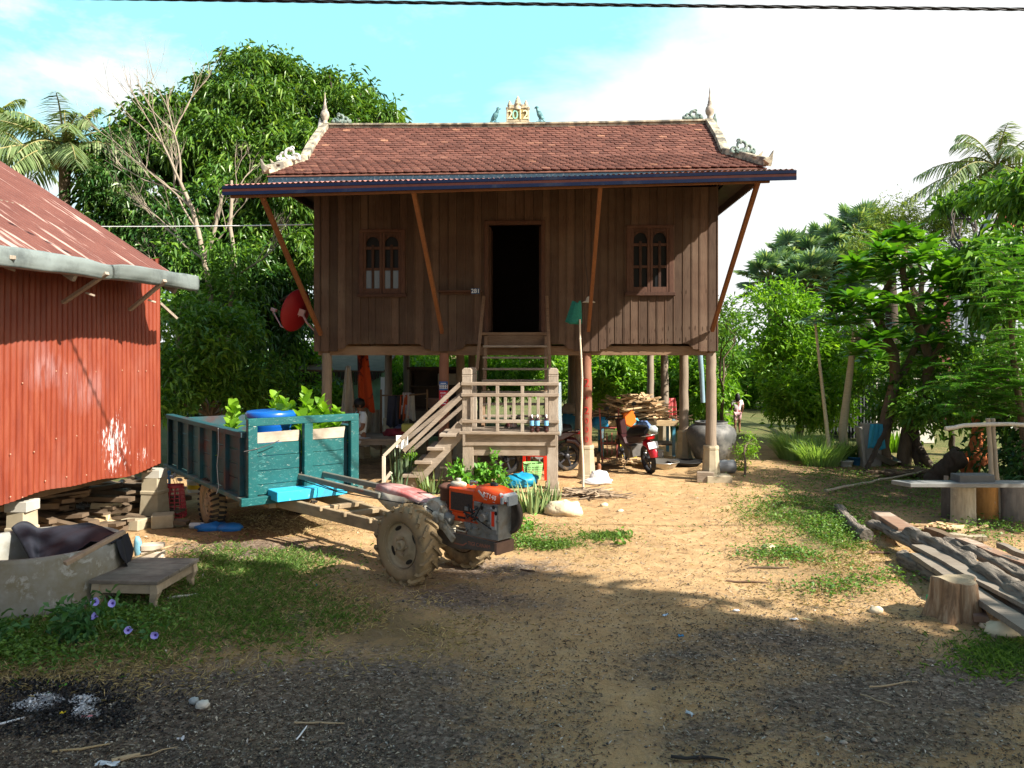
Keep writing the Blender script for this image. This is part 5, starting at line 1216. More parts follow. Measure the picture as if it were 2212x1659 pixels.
m = MB(); m.sheet(lambda s, t: V(((.05+.055*t+.02*math.sin(s*19))*math.cos(6.28*s)*1.15-.05*t, (.05+.05*t)*math.sin(6.28*s)*.6, -.33*t-.02*math.sin(s*11))), 24, 8); single(m, 'net_bag', mat('green_net', (.012, .13, .09), .3, 40, rough=.8), 'dark green net bag hanging at the top of bamboo pole', 'net', loc=at(1246, 652, 12.2), rz=0, solid=.004)
# dish
dish = thing('satellite_dish', 'red satellite dish on a bent pale arm at west wall of house', 'satellite dish', at(640, 671, 14.1), 0)
ax_ = V((-.80, .42, .28)).normalized(); RD = ax_.to_track_quat('Z', 'Y').to_matrix()
m = MB(); m.lathe([(.001, -.10), (.12, -.092), (.24, -.06), (.33, -.015), (.375, .015), (.385, .012), (.38, .002), (.33, -.028), (.24, -.073), (.12, -.104), (.001, -.112)], (0, 0, 0), 40, RD, sx=.94, sy=1.02); m.build('reflector', mat('dish_red', (.28, .012, .018), .12, 4, rough=.5), dish)
PKM = mat('dish_pink', (.52, .30, .28), .12, 6, rough=.5); bk = RD @ V((0, 0, -.13))
wl = at(690, 727, 14.0)-at(640, 671, 14.1)
m = MB(); m.tube([bk+V((.02, 0, 0)), bk+V((.05, -.02, -.08)), bk+V((.10, -.02, -.18)), wl+V((-.03, 0, .05)), wl], [.022, .02, .02, .02, .02], 8); m.box(bk, (.12, .08, .12), rot(ay=20)); m.build('arm', PKM, dish)
m = MB(); m.tube([bk+V((-.03, 0, -.03)), V((-.09, -.02, -.30)), V((-.13, 0, -.34)), V((-.30, .1, -.28)), ax_*.55+V((-.05, 0, -.12))], .012, 6); e = ax_*.55+V((-.05, 0, -.12)); m.bar(e, e-ax_*.12, .05, .05); m.build('feed_arm', PKM, dish)
def wire(pts, r, mt, label, sag=.0, twist=0):
    a, b = V(pts[0]), V(pts[-1]); n = 40; m = MB(); c = (a+b)/2; L = [a.lerp(b, i/n)-c+V((0, 0, -sag*4*(i/n)*(1-i/n))) for i in range(n+1)]
    if twist:
        n = 420; L = [a.lerp(b, i/n)-c+V((0, 0, -sag*4*(i/n)*(1-i/n))) for i in range(n+1)]
        for ph in (0, 2.1, 4.2): m.tube([p+V((0, math.cos(i*.55+ph)*r, math.sin(i*.55+ph)*r)) for i, p in enumerate(L)], r*.85, 5)
    else: m.tube(L, r, 6)
    return single(m, 'cable', mt, label, 'cable', loc=c)
CB = mat('cable_black', (.012, .012, .014), .1, 5, rough=.5)
a = at(760, -1, 6.8); b = at(2240, 16.5, 6.8); d = b-a; wire([a-d*1.2, b+d*.8], .0088, CB, 'twisted black power cable strung across the top of the view', .02, 1)
wire([at(676, 485, 13.75), at(-900, 440, 19)], .010, mat('cable_white', (.75, .75, .72), .05, 5), 'single white cable running from house corner behind the shed', .22)
wire([at(545, 478, 13.7), at(1300, 790, 20)], .005, CB, 'thin cable')if False else None
# ================================================================ people
def skin(name, js, es, mt, parent, sub=2):
    names = list(js); me = bpy.data.meshes.new(name); me.from_pydata([js[k][0] for k in names], [(names.index(a), names.index(b)) for a, b in es], [])
    o = bpy.data.objects.new(name, me); COL.objects.link(o); o.parent = parent; me.materials.append(mt)
    md = o.modifiers.new('skin', 'SKIN'); md.use_smooth_shade = True
    if not me.skin_vertices: me.skin_vertices.new(name='')
    for i, k in enumerate(names):
        r = js[k][1]; r = r if isinstance(r, tuple) else (r, r); me.skin_vertices[0].data[i].radius = r
    me.skin_vertices[0].data[0].use_root = True
    s = o.modifiers.new('sub', 'SUBSURF'); s.levels = sub; s.render_levels = sub; return o
def person(label, loc, rz, J, shirt, pants, hair, skinm, scale=1.0, hairlong=False):
    root = thing('person', label, 'person', loc, rz); S = lambda p: V(p)*scale; R_ = lambda r: r*scale
    js = {k: (S(p), (R_(r) if not isinstance(r, tuple) else tuple(R_(x) for x in r))) for k, (p, r) in J.items()}
    es = [('pelvis', 'waist'), ('waist', 'chest'), ('chest', 'neck'), ('neck', 'head'), ('head', 'crown')]
    for s in 'LR':
        es += [('chest', 'sh'+s), ('sh'+s, 'el'+s), ('el'+s, 'wr'+s), ('wr'+s, 'pa'+s), ('pelvis', 'hip'+s), ('hip'+s, 'kn'+s), ('kn'+s, 'an'+s), ('an'+s, 'to'+s)]
        wv, pv = js['wr'+s][0], js['pa'+s][0]; d = (pv-wv).normalized(); sd = d.cross(V((0, 1, .2))).normalized()
        for i in range(4):
            k1, k2 = 'f%d%s' % (i, s), 'g%d%s' % (i, s); b = pv+sd*(i-1.5)*.021*scale
            js[k1] = (b+d*.035*scale, R_(.0095)); js[k2] = (b+d*(.075-.008*abs(i-1.4))*scale+V((0, -.02, -.0))*scale, R_(.008)); es += [('pa'+s, k1), (k1, k2)]
        k1 = 't'+s; js[k1] = (wv+d*.05*scale-sd*.045*scale, R_(.010)); es.append(('wr'+s, k1))
    skin('body', js, es, skinm, root)
    h = js['head'][0]; m = MB(); f = V((0, -1, 0))
    for sx in (-1, 1):
        m.ell(h+V((sx*.03, -.085, .015))*scale, (R_(.012), R_(.008), R_(.009)), 8, 6)
    m.ell(h+V((0, -.10, -.015))*scale, (R_(.014), R_(.018), R_(.022)), 8, 6); m.ell(h+V((0, -.088, -.05))*scale, (R_(.025), R_(.008), R_(.008)), 8, 6)
    for sx in (-1, 1): m.ell(h+V((sx*.082, .005, .0))*scale, (R_(.012), R_(.02), R_(.03)), 8, 6)
    m.build('face', skinm, root)
    m = MB(); m.ell(h+V((0, .018, .045))*scale, (R_(.10), R_(.112), R_(.105)), 16, 12, nz=.1)
    if hairlong: m.ell(h+V((0, .06, -.05))*scale, (R_(.115), R_(.08), R_(.17)), 16, 12, nz=.12)
    m.build('hair', hair, root)
    k = 1.16; g = lambda n, q=k, dz=0: (js[n][0]+V((0, 0, dz*scale)), tuple(x*q for x in js[n][1]) if isinstance(js[n][1], tuple) else js[n][1]*q)
    T = {'waist': g('waist', 1.1), 'hem': g('pelvis', 1.12, -.0), 'chest': g('chest', 1.08), 'col': (js['chest'][0].lerp(js['neck'][0], .75), R_(.075))}
    te = [('waist', 'hem'), ('waist', 'chest'), ('chest', 'col')]
    for s in 'LR':
        T['s'+s] = g('sh'+s, 1.28); T['e'+s] = (js['sh'+s][0].lerp(js['el'+s][0], .75), R_(.068)); te += [('chest', 's'+s), ('s'+s, 'e'+s)]
    skin('shirt', T, te, shirt, root)
    B = {'p': g('pelvis', 1.05)}; be = []
    for s in 'LR':
        B['h'+s] = g('hip'+s, 1.14); B['k'+s] = (js['hip'+s][0].lerp(js['kn'+s][0], .85), R_(.078)); be += [('p', 'h'+s), ('h'+s, 'k'+s)]
    skin('shorts', B, be, pants, root); return root
SK = mat('brown_skin', (.20, .095, .055), .1, 9, rough=.55, bump=0); HB = mat('black_hair', (.008, .007, .008), .3, 30, rough=.5, stretch=(3, 3, .4))
base = {'pelvis': ((0, 0, .86), (.135, .10)), 'waist': ((0, .0, 1.03), (.115, .085)), 'chest': ((0, 0, 1.25), (.145, .10)), 'neck': ((0, .0, 1.41), .05), 'head': ((0, -.01, 1.53), (.078, .09)), 'crown': ((0, 0, 1.62), (.065, .075))}
def limbs(dx, arm, leg):
    J = dict(base)
    for s, sg in (('L', -1), ('R', 1)):
        J['sh'+s] = ((sg*.17, 0, 1.34), .055); J['el'+s] = arm[s][0]; J['wr'+s] = arm[s][1]; J['pa'+s] = arm[s][2]
        J['hip'+s] = ((sg*.085, 0, .82), .085); J['kn'+s] = leg[s][0]; J['an'+s] = leg[s][1]; J['to'+s] = leg[s][2]
    return J
ga = {'L': (((-.22, .02, 1.08), .042), ((-.20, -.12, .90), .030), ((-.19, -.17, .84), .034)), 'R': (((.24, .0, 1.08), .042), ((.24, -.14, .98), .030), ((.22, -.21, .96), .034))}
gl = {'L': (((-.09, -.10, .47), .058), ((-.09, -.04, .08), .038), ((-.09, -.16, .03), .032)), 'R': (((.10, .02, .45), .058), ((.10, .16, .10), .038), ((.10, .06, .03), .032))}
SHP = NT('print_shirt'); pn = SHP.noise(SHP.coord((6, 6, 1.6)), 3.2, 4, .6, .5); SHP.bsdf(SHP.mix(SHP.ramp(pn, [(.53, 0), (.57, 1)]), (.72, .68, .70), (.48, .10, .16)), .85)
person('person with long black hair in white and red patterned shirt walking away down the path', onG(1593, 938, .0), 172, limbs(0, ga, gl), SHP.mat, mat('pale_pink_cloth', (.58, .36, .38), .1, 9), HB, SK, .64, True)
sa = {'L': (((-.24, -.06, 1.10), .042), ((-.16, -.26, 1.00), .030), ((-.10, -.31, 1.02), .034)), 'R': (((.24, -.04, 1.09), .042), ((.16, -.25, .98), .030), ((.10, -.31, .98), .034))}
sl = {'L': (((-.13, -.42, .84), .065), ((-.12, -.44, .44), .042), ((-.12, -.56, .38), .034)), 'R': (((.12, -.42, .84), .065), ((.13, -.42, .44), .042), ((.13, -.54, .38), .034))}
mb_ = onG(772, 1012); J = limbs(0, sa, sl); J['head'] = ((0, -.05, 1.50), (.078, .09)); J['crown'] = ((0, -.04, 1.59), (.065, .075))
person('person in white short sleeved shirt sitting on the low table behind the trailer', V((mb_.x+.02, mb_.y+.25, -.33)), -62, J, mat('white_shirt', (.62, .66, .70), .06, 6), mat('pale_short', (.5, .52, .55), .08, 6), HB, SK, 1.0)
# ================================================================ under the house, west side
def table(u0, u1, vt, vb, Y, d, label, mt, name='table', cat='table'):
    a, b = at(u0, vt, Y), at(u1, vt, Y); t = thing(name, label, cat, ((a.x+b.x)/2, Y, 0), -2); w_ = b.x-a.x; h_ = a.z
    m = MB()
    for i in range(5): m.bb(-w_/2, w_/2, d*i/5, d*(i+1)/5-.006, h_-.035, h_)
    m.build('top', mt, t, bevel=.003); m = MB(); m.bb(-w_/2+.04, w_/2-.04, .02, .05, h_-.12, h_-.037); m.bb(-w_/2+.04, w_/2-.04, d-.05, d-.02, h_-.12, h_-.037); m.build('apron', mt, t)
    for x in (-w_/2+.07, w_/2-.07):
        for y in (.06, d-.06): m = MB(); m.lathe([(.045, 0), (.045, .05), (.03, .08), (.045, .2), (.05, h_-.12)], (x, y, 0), 10); m.build('leg', mt, t)
    return t
table(690, 885, 948, 1010, 14.9, 1.1, 'low broad wooden table in the shade under the house', W_GREYX)
table(1010, 1190, 955, 1010, 17.2, .8, 'dim wooden table behind the stair landing', W_BEAM)
OR_ = NT('orange_cloth'); on_ = OR_.noise(OR_.coord(), 3.5, 5, .6, .6); OR_.bsdf(OR_.mix(OR_.ramp(on_, [(.52, 0), (.60, 1)]), (.42, .055, .012), (.06, .012, .012)), .9)
hang('orange_cloth', at(783, 764, 16.0), .34, 1.15, OR_.mat, 'long orange and black cloth hanging under the house floor', 'cloth', 0, 2, .04, .35, .08)
hang('canvas_sheet', at(752, 790, 15.8), .40, 1.4, mat('canvas', (.36, .32, .26), .15, 4), 'tall beige canvas hanging left of the orange cloth', 'canvas', 5, 2, .05, .75)
hang('canvas_sheet', at(806, 885, 16.4), .55, .8, mat('canvas', (.36, .32, .26), .15, 4), 'short beige canvas draped below the orange cloth', 'canvas', 5, 2, .06, .5)
rk = thing('clothes_rail', 'bamboo rail tied between posts under the house for hanging clothes', 'clothes rail', (at(870, 853, 16.2).x, 16.2, 0), 0)
m = MB(); z = at(870, 852, 16.2).z; m.tube([(-.45, 0, z-.02), (0, .02, z-.03), (.5, 0, z+.02)], .016, 7); m.build('bar', W_BEAM, rk)
m = MB(); m.tube([(.5, .02, 0), (.5, .02, z+.1)], .022, 7); m.tube([(-.45, .02, 0), (-.45, .02, z+.1)], .022, 7); m.build('upright', W_BEAM, rk)
for k, (u, v, w_, h_, c, lab) in enumerate(((848, 855, .26, .62, (.035, .04, .065), 'navy shirt at the left on the clothes rail'), (861, 855, .24, .66, (.025, .025, .03), 'black trousers hanging on the clothes rail'), (872, 853, .20, .50, (.42, .09, .03), 'orange red shirt on the clothes rail'), (879, 848, .26, .45, (.34, .32, .36), 'pale lilac shirt on the clothes rail'), (887, 850, .22, .55, (.38, .38, .36), 'off white shirt at the right on the clothes rail'))):
    hang('hung_garment', at(u, v, 16.15+.02*k), w_, h_, mat('garment%d' % k, c, .2, 7), lab, 'garment', U(-30, 30), 2, .03, .3, group='clothes drying under the house')
# green hut behind, dark cabinet, white panel
HG = mat('pale_green_wall', (.22, .42, .28), .12, 3, rough=.85, dirt=(.14, .26, .18), dirtamt=.4)
hut = thing('green_hut', 'small pale green hut with ragged thatch eave behind the house', 'hut', (at(745, 900, 20.5).x, 20.5, 0), 0)
m = MB(); m.bb(-1.05, -.35, 0, .08, .2, 1.72); m.bb(-.35, .95, 0, .08, .2, 1.72); m.bb(.87, .95, .08, 1.8, .2, 1.72); m.bb(-1.05, -.97, .08, 1.8, .2, 1.72); m.build('wall', HG, hut, bevel=.006)
m = MB(); m.prism([V((-1.2, -.25, 1.70)), V((1.05, -.25, 1.66)), V((1.05, 1.9, 2.1)), V((-1.2, 1.9, 2.1))], (0, 0, .05)); m.build('roof', FW2, hut)
m = MB()
for i in range(120): x = U(-1.15, 1.0); l = .1+.28*abs(math.sin(x*2.6+.5))*U(.4, 1); m.bar((x, -.26, 1.69), (x+U(-.02, .02), -.27, 1.69-l), .03, .006)
m.build('thatch_fringe', mat('dark_thatch', (.035, .03, .022), .4, 9), hut)
m = MB(); m.bb(.98, 1.20, -.30, -.26, .3, 1.55); m.build('white_panel', mat('white_panel', (.74, .76, .74), .05, 5), hut)
cab = thing('dark_cabinet', 'dark wooden cabinet with open shelf in the shade under the house', 'cabinet', (at(940, 900, 18.6).x, 18.6, 0), -2)
m = MB(); m.bb(-.62, .62, 0, .5, .2, .85); m.bb(-.62, .62, .45, .5, .85, 1.78); m.bb(-.62, -.57, 0, .45, .85, 1.78); m.bb(.57, .62, 0, .45, .85, 1.78); m.bb(-.62, .62, 0, .45, 1.36, 1.40); m.bb(-.66, .66, -.04, .52, 1.78, 1.84); m.build('case', mat('cabinet_wood', (.05, .035, .028), .25, 5), cab, bevel=.005)
m = MB(); m.bb(-.5, -.03, -.02, -.001, .3, .8); m.build('door', mat('cabinet_door', (.09, .075, .06), .2, 4), cab, bevel=.004); m = MB(); m.bb(.03, .5, -.02, -.001, .3, .8); m.build('door', mat('cabinet_door', (.09, .075, .06), .2, 4), cab, bevel=.004)
m = MB(); m.bb(.05, .5, .1, .3, 1.41, 1.68); single(m, 'storage_box', mat('box_grey', (.30, .27, .22), .15, 5), 'pale carton standing on top shelf of the dark cabinet', 'box', loc=cab.location, rz=-2, bevel=.006)
m = MB(); m.lathe([(.10, 0), (.15, .2), (.17, .21), (.155, .205), (.11, .02), (0, .02)], (0, 0, 0), 18); single(m, 'plastic_basin', mat('pinkish_plastic', (.36, .22, .20), .1, 5, rough=.4), 'dull pink plastic pail on the dim table under the house', 'pail', loc=(at(935, 860, 17.6).x, 17.6, .95))
m = MB(); m.bb(-.12, .12, -.12, .12, 0, .30); single(m, 'paper_box', mat('box_yellow', (.55, .50, .12), .15, 9), 'small yellow carton on the low broad table', 'box', loc=(at(882, 925, 15.6).x, 15.6, at(882, 945, 15.6).z-.03), bevel=.005)
for k, (u, v, Y, s_, c, lab) in enumerate(((850, 940, 15.5, .2, (.20, .02, .03), 'dark red cloth bundle on the low broad table'), (880, 935, 15.9, .26, (.10, .10, .17), 'navy and pink laundry heap at the end of the low table'))):
    m = MB(); m.ell((0, 0, s_*.45), (s_, s_*.8, s_*.55), 16, 10, nz=.5); single(m, 'laundry_heap', mat('heap%d' % k, c, .6, 9), lab, 'laundry', loc=(at(u, v, Y).x, Y, .49))
# ================================================================ motorbikes
def motorbike(label, loc, rz, lean, body, plate=True, orange=False, panel=None):
    b = thing('motorbike', label, 'motorbike', loc, rz); Rl = rot(ay=lean)
    def B(mm, name, mt, par=b, **k):
        mm.v = [tuple(Rl @ V(p)) for p in mm.v]; return mm.build(name, mt, par, **k)
    for y in (-.61, .61):     # local -y is the tail
        m = MB(); R = rot(ay=90); c = (0, y, .265)
        m.lathe([(.20, -.035), (.24, -.042), (.262, -.03), (.268, 0), (.262, .03), (.24, .042), (.20, .035)], c, 32, R, cap=False); wh = B(m, 'wheel', RUB)
        m = MB(); m.lathe([(.205, -.03), (.19, -.02), (.19, .02), (.205, .03)], c, 28, R, cap=False); m.lathe([(.0, -.05), (.045, -.05), (.06, -.03), (.06, .03), (.045, .05), (0, .05)], c, 14, R)
        for k in range(5): a = 2*math.pi*k/5+.3; m.bar((0, y+.04*math.cos(a), .265+.04*math.sin(a)), (0, y+.2*math.cos(a+.25), .265+.2*math.sin(a+.25)), .03, .022, up=(1, 0, 0))
        B(m, 'rim', mat('wheel_black', (.04, .04, .045), .2, 6, rough=.4, metal=.5), wh)
    m = MB(); m.bb(-.12, .12, -.18, .22, .26, .48); m.lathe([(.10, -.15), (.12, -.13), (.12, .13), (.10, .15)], (0, .02, .34), 16, rot(ay=90)); m.tube([(.08, .2, .4), (.11, 0, .25), (.13, -.5, .30), (.14, -.85, .36)], [.02, .03, .045, .05], 10); B(m, 'engine', mat('engine_alu', (.16, .15, .14), .3, 10, rough=.5, metal=.5), bevel=.01)
    m = MB(); m.prism([V((-.09, .52, .70)), V((-.09, .30, .58)), V((-.09, .15, .36)), V((-.09, .40, .40)), V((-.09, .55, .60))], (.18, 0, 0)); m.prism([V((-.10, -.55, .72)), V((-.10, .1, .64)), V((-.10, .05, .50)), V((-.10, -.5, .56)), V((-.10, -.86, .70))], (.20, 0, 0)); m.bb(-.07, .07, .38, .58, .62, .92); m.tube([(0, .78, .52), (0, .66, .57), (0, .5, .55)], .07, 10, flat=.5); B(m, 'bodywork', panel or body, bevel=.025)
    m = MB(); m.tube([(0, -.60, .58), (0, -.78, .55), (0, -.90, .42), (0, -.90, .34)], [.075, .08, .08, .07], 10, flat=.6); B(m, 'mudguard', body)
    m = MB(); n = 8; m.tube([(0, .12, .70), (0, -.05, .735), (0, -.3, .765), (0, -.55, .79), (0, -.72, .79)], [.08, .12, .125, .11, .07], 12, flat=.5); B(m, 'seat', mat('seat_black', (.018, .018, .02), .2, 9, rough=.5))
    m = MB(); m.tube([(-.34, .36, .98), (-.2, .42, 1.0), (0, .46, .96), (.2, .42, 1.0), (.34, .36, .98)], .017, 8)
    for s in (-1, 1): m.tube([(s*.25, .40, 1.0), (s*.27, .38, 1.13)], .006, 6); m.ell((s*.28, .37, 1.17), (.055, .012, .04), 10, 6); m.tube([(s*.06, .46, .93), (s*.06, .61, .27)], .018, 8)
    B(m, 'handlebar', BLK)
    m = MB(); m.bb(-.075, .075, -.90, -.82, .66, .74); B(m, 'tail_light', mat('tail_red', (.5, .01, .01), .1, 9, rough=.25, bump=0), bevel=.015)
    if plate: m = MB(); m.box((0, -.93, .56), (.19, .008, .12), rot(ax=-15)); B(m, 'licence_plate', mat('plate_white2', (.62, .65, .68), .1, 30, rough=.4), bevel=.004)
    m = MB(); m.tube([(-.13, -.75, .72), (-.13, -.92, .74), (.13, -.92, .74), (.13, -.75, .72)], .011, 6); m.tube([(.1, 0, .3), (.28, .02, .24)], .014, 6); m.tube([(-.1, 0, .3), (-.26, .05, .03)], .012, 6); B(m, 'grab_rail', mat('bike_chrome', (.45, .44, .42), .1, 6, rough=.25, metal=.8, bump=0))
    if orange: m = MB(); m.prism([V((.05, .40, 1.02)), V((.27, .38, 1.04)), V((.29, .38, .82)), V((.16, .38, .72)), V((.05, .38, .80))], (0, .14, 0)); B(m, 'front_carrier', mat('bike_orange', (.75, .16, .02), .1, 5, rough=.3, bump=0), bevel=.02)
    return b
p = onG(1398, 1030); motorbike('red motorbike seen from behind parked on the sand under the house', (p.x-.03, p.y+.95, 0), 14, -9, mat('bike_red', (.42, .012, .025), .1, 6, rough=.3, bump=0, spec=.5), True, True, mat('bike_panel', (.045, .014, .016), .3, 6, rough=.35, bump=0, spec=.5))
p = onG(1160, 1016); motorbike('dark motorbike parked sideways behind the stair landing', (p.x, 14.35, 0), 112, 6, mat('bike_dark', (.05, .012, .012), .2, 6, rough=.3, bump=0, spec=.5))
# ---- plastic chair, green basket, blue sheet, small things
ch = thing('plastic_chair', 'bright red plastic chair under the stair landing', 'chair', onG(1160, 1035), 165); CR = mat('chair_red', (.68, .025, .01), .06, 4, rough=.35, bump=0, spec=.5)
m = MB(); m.bb(-.2, .2, -.19, .19, .40, .425); m.build('seat', CR, ch, bevel=.012)
for x in (-.18, .18):
    for y in (-.17, .17): m = MB(); m.bar((x*1.12, y*1.12, 0), (x, y, .42), .05, .035); m.build('leg', CR, ch)
m = MB()
for x in (-.17, -.06, .06, .17): m.bar((x, .18, .42), (x*1.05, .27, .76), .05, .016)
m.bar((-.20, .27, .77), (.20, .27, .77), .02, .08); m.build('backrest', CR, ch, bevel=.006)
for x in (-.2, .2): m = MB(); m.bar((x, .24, .62), (x, -.14, .60), .04, .02); m.bar((x, -.14, .60), (x, -.15, .42), .035, .02); m.build('armrest', CR, ch)
m = crate(.12, .155, .24, None, n=24, rows=7); m.bb(-.115, .115, -.115, .115, 0, .012); single(m, 'plastic_basket', mat('light_green_plastic', (.30, .58, .22), .1, 5, rough=.35, bump=0), 'light green plastic basket in front of the red chair', 'basket', loc=onG(1151, 1044, .08), rz=8)
m = MB(); m.ell((0, 0, .06), (.30, .16, .12), 18, 10, nz=.55, nf=4); single(m, 'blue_sheet', mat('tarp_blue', (.015, .24, .42), .2, 9, rough=.4), 'crumpled bright blue tarp on ground left of green basket', 'tarp', loc=onG(1122, 1052, .04), rz=4)
ROCK = mat('pale_rock', (.62, .52, .36), .18, 6, rough=.95, bump=.6, bdist=.03, dirt=(.45, .36, .22), dirtamt=.4)
m = MB(); m.ell((0, 0, .06), (.26, .17, .13), 22, 14, nz=.28, nf=3); single(m, 'pale_rock', ROCK, 'pale lumpy rock beside the aloe clump', 'rock', loc=onG(1217, 1112, -.0), rz=-12)
# ---- jar, feet, basins, barrow and lumber, east side
JAR = mat('jar_glaze', (.085, .086, .085), .2, 5, rough=.55, dirt=(.23, .22, .20), dirtamt=.45, dscale=3, bump=.2)
m = MB(); m.lathe([(.25, 0), (.31, .05), (.42, .28), (.485, .48), (.49, .56), (.455, .66), (.37, .73), (.315, .745), (.315, .77), (.33, .79), (.30, .80), (.285, .77), (.30, .72), (.42, .60), (.44, .5), (.38, .3), (0, .2)], (0, 0, 0), 48); jp = onG(1539, 1000)
single(m, 'water_jar', JAR, 'giant grey glazed water jar behind the east front post', 'jar', loc=jp+V((0, .1, 0)))
m = MB(); m.lathe([(.12, -.17), (.125, -.16), (.115, -.06), (.125, 0), (.115, .06), (.125, .16), (.12, .17)], (0, 0, .12), 20, rot(ay=90)); single(m, 'small_drum', mat('drum_grey', (.22, .23, .24), .2, 7, rough=.6, metal=.3), 'small ribbed grey drum lying before the water jar', 'drum', loc=onG(1566, 1022), rz=8)
p = onG(1524, 1042); m = MB(); m.box((0, 0, .09), (.28, .14, .17)); single(m, 'timber_block', W_GREYX, 'short squared timber block against the east front post', 'block', loc=p, rz=-14, bevel=.006)
p = onG(1560, 1043); m = MB(); m.box((0, 0, .05), (.42, .36, .13)); single(m, 'concrete_pad', CONC, 'cream concrete pad around the foot of east front post', 'pad', loc=p+V((-.05, .12, 0)), rz=-2, bevel=.01)
for (u, v, r, h_, mt, lab) in ((1425, 1010, .36, .13, mat('alu_basin', (.42, .40, .36), .2, 5, rough=.3, metal=.8, bump=.1), 'wide aluminium basin on the sand behind red motorbike'), (1480, 1006, .33, .08, BLK, 'shallow black basin beside the water jar')):
    m = MB(); m.lathe([(r*.72, 0), (r*.92, h_*.6), (r*.97, h_), (r*1.03, h_+.005), (r*1.03, h_-.01), (r*.95, h_-.008), (r*.70, .015), (0, .012)], (0, 0, 0), 36); single(m, 'metal_basin', mt, lab, 'basin', loc=onG(u, v))
ht = thing('hand_truck', 'red two wheeled hand truck standing against the lumber heap', 'hand truck', onG(1317, 1002), -4); HR = mat('truck_red', (.35, .10, .075), .2, 6, rough=.6); PL = mat('truck_grey', (.25, .2, .16), .2, 6)
m = MB()
for s in (-1, 1): m.bar((s*.14, 0, .03), (s*.16, .12, .5), .03, .03); m.bar((s*.16, .12, .5), (s*.19, .22, 1.10), .028, .028); m.bar((s*.045, .02, .2), (s*.05, .12, .62), .02, .02)
for z, y in ((.12, .02), (.42, .1), (.72, .16)): m.bar((-.17, y, z), (.17, y, z), .025, .025)
m.build('frame', HR, ht); m = MB(); m.bb(-.19, .19, -.16, .02, .015, .03); m.build('toe_plate', PL, ht)
for s in (-1, 1): m = MB(); m.lathe([(.0, -.02), (.05, -.025), (.105, -.03), (.12, -.015), (.12, .015), (.105, .03), (.05, .025), (0, .02)], (s*.22, .05, .12), 20, rot(ay=90)); m.build('wheel', MUD, ht)
# racks of junk: a blue legged stand, lumber heap on top, bags, crates
stand = thing('lumber_stand', 'rough blue legged stand carrying a heap of lumber and bags', 'stand', (at(1375, 960, 16.6).x, 16.6, 0), -2); BLL = mat('stand_blue', (.06, .24, .34), .3, 6, rough=.6, dirt=(.3, .27, .22), dirtamt=.5)
for x in (-.72, -.1, .78):
    for y in (0, .8): m = MB(); m.bar((x, y, 0), (x, y, .78), .06, .06); m.build('leg', BLL, stand)
m = MB()
for i in range(6): m.bb(-.85, .9, i*.15-.05, i*.15+.08, .72, .75)
m.bb(-.8, .85, -.06, -.02, .64, .72); m.build('top', FW, stand, bevel=.004); m = MB(); m.bb(-.75, .8, .05, .75, .22, .25); m.build('shelf', FW2, stand)
FWP = mat('lumber_pale', (.46, .32, .18), .3, 5, rough=.85, island=.45)
def heap(name, label, loc, n, rx, ry, rz_, L, w_, mt, flat=.35):
    m = MB()
    for i in range(n):
        a = U(-.7, .7) if U(0, 1) < .7 else U(0, 3.1); x, y = random.gauss(0, rx*.5), random.gauss(0, ry*.4); z = rz_*max(0, 1-(x/rx)**2*.8)*U(0, 1); l = L*U(.5, 1.2); d = V((math.cos(a)*l/2, math.sin(a)*l/2, U(-flat, flat)*l/2))
        p_ = V((x, y, z+.03)); m.bar(p_-d, p_+d, w_*U(.5, 1.4), w_*U(.25, .6))
    o = single(m, name, mt, label, 'lumber'); o.location = loc; o['kind'] = 'stuff'; return o
heap('lumber_offcuts', 'heap of pale lumber offcuts and bark piled on the blue stand', (stand.location.x-.02, 17.0, .75), 230, .8, .5, .48, .6, .06, FWP)
heap('timber_shade_fill', 'dark timber heap added under the red shed to deepen its shade', (-6.0, 9.7, .05), 120, .9, .8, .5, 1.1, .11, FW2, .2)  # dark timber added to keep the space below the shed floor dark
heap('board_shade_fill', 'dark boards added under the shed corner to deepen its shade', (-5.3, 10.6, .03), 60, .5, .5, .35, .9, .12, FW2, .25)  # more dark boards put in so the shed corner looks shaded underneath
heap('stick_heap', 'heap of dry grey sticks at the foot of bamboo pole', onG(1268, 1070), 80, .42, .22, .10, .45, .025, mat('stick_grey', (.30, .23, .16), .3, 6, island=.4), .2)
heap('plank_scraps', 'scraps of broken plank under the red motorbike stand', onG(1352, 1004), 40, .4, .15, .08, .4, .05, FWP, .15)
for k, (u, v, Y, r, c, lab) in enumerate(((1364, 912, 16.4, .20, (.08, .33, .42), 'pale blue plastic bag on the lumber stand'), (1295, 908, 16.3, .18, (.015, .20, .40), 'bright blue bag hanging left of the lumber stand'), (1388, 915, 16.3, .16, (.10, .17, .36), 'dark blue folded bag on lumber stand'), (1345, 945, 16.3, .16, (.36, .20, .10), 'round brown clay pot inside the lumber stand'), (1408, 922, 16.3, .12, (.34, .38, .38), 'grey plastic tub lid on the lumber stand'), (1232, 905, 17.0, .24, (.03, .16, .26), 'dull blue sack under the house behind landing'), (1232, 880, 17.1, .2, (.28, .22, .16), 'brown sack on top of the dull blue sack'))):
    m = MB(); m.ell((0, 0, 0), (r, r*.8, r*.72), 16, 10, nz=.0 if 'pot' in lab else .35); single(m, 'clay_pot' if 'pot' in lab else 'sack', mat('sack%d' % k, c, .25, 8, rough=.5), lab, 'pot' if 'pot' in lab else 'sack', loc=at(u, v+6, Y))
m = crate(.15, .19, .2, None, n=22, rows=5); single(m, 'plastic_crate', mat('yellow_plastic', (.62, .52, .02), .1, 5, rough=.35, bump=0), 'tilted yellow plastic crate in front of the lumber stand', 'crate', loc=at(1357, 985, 16.0), rz=20)
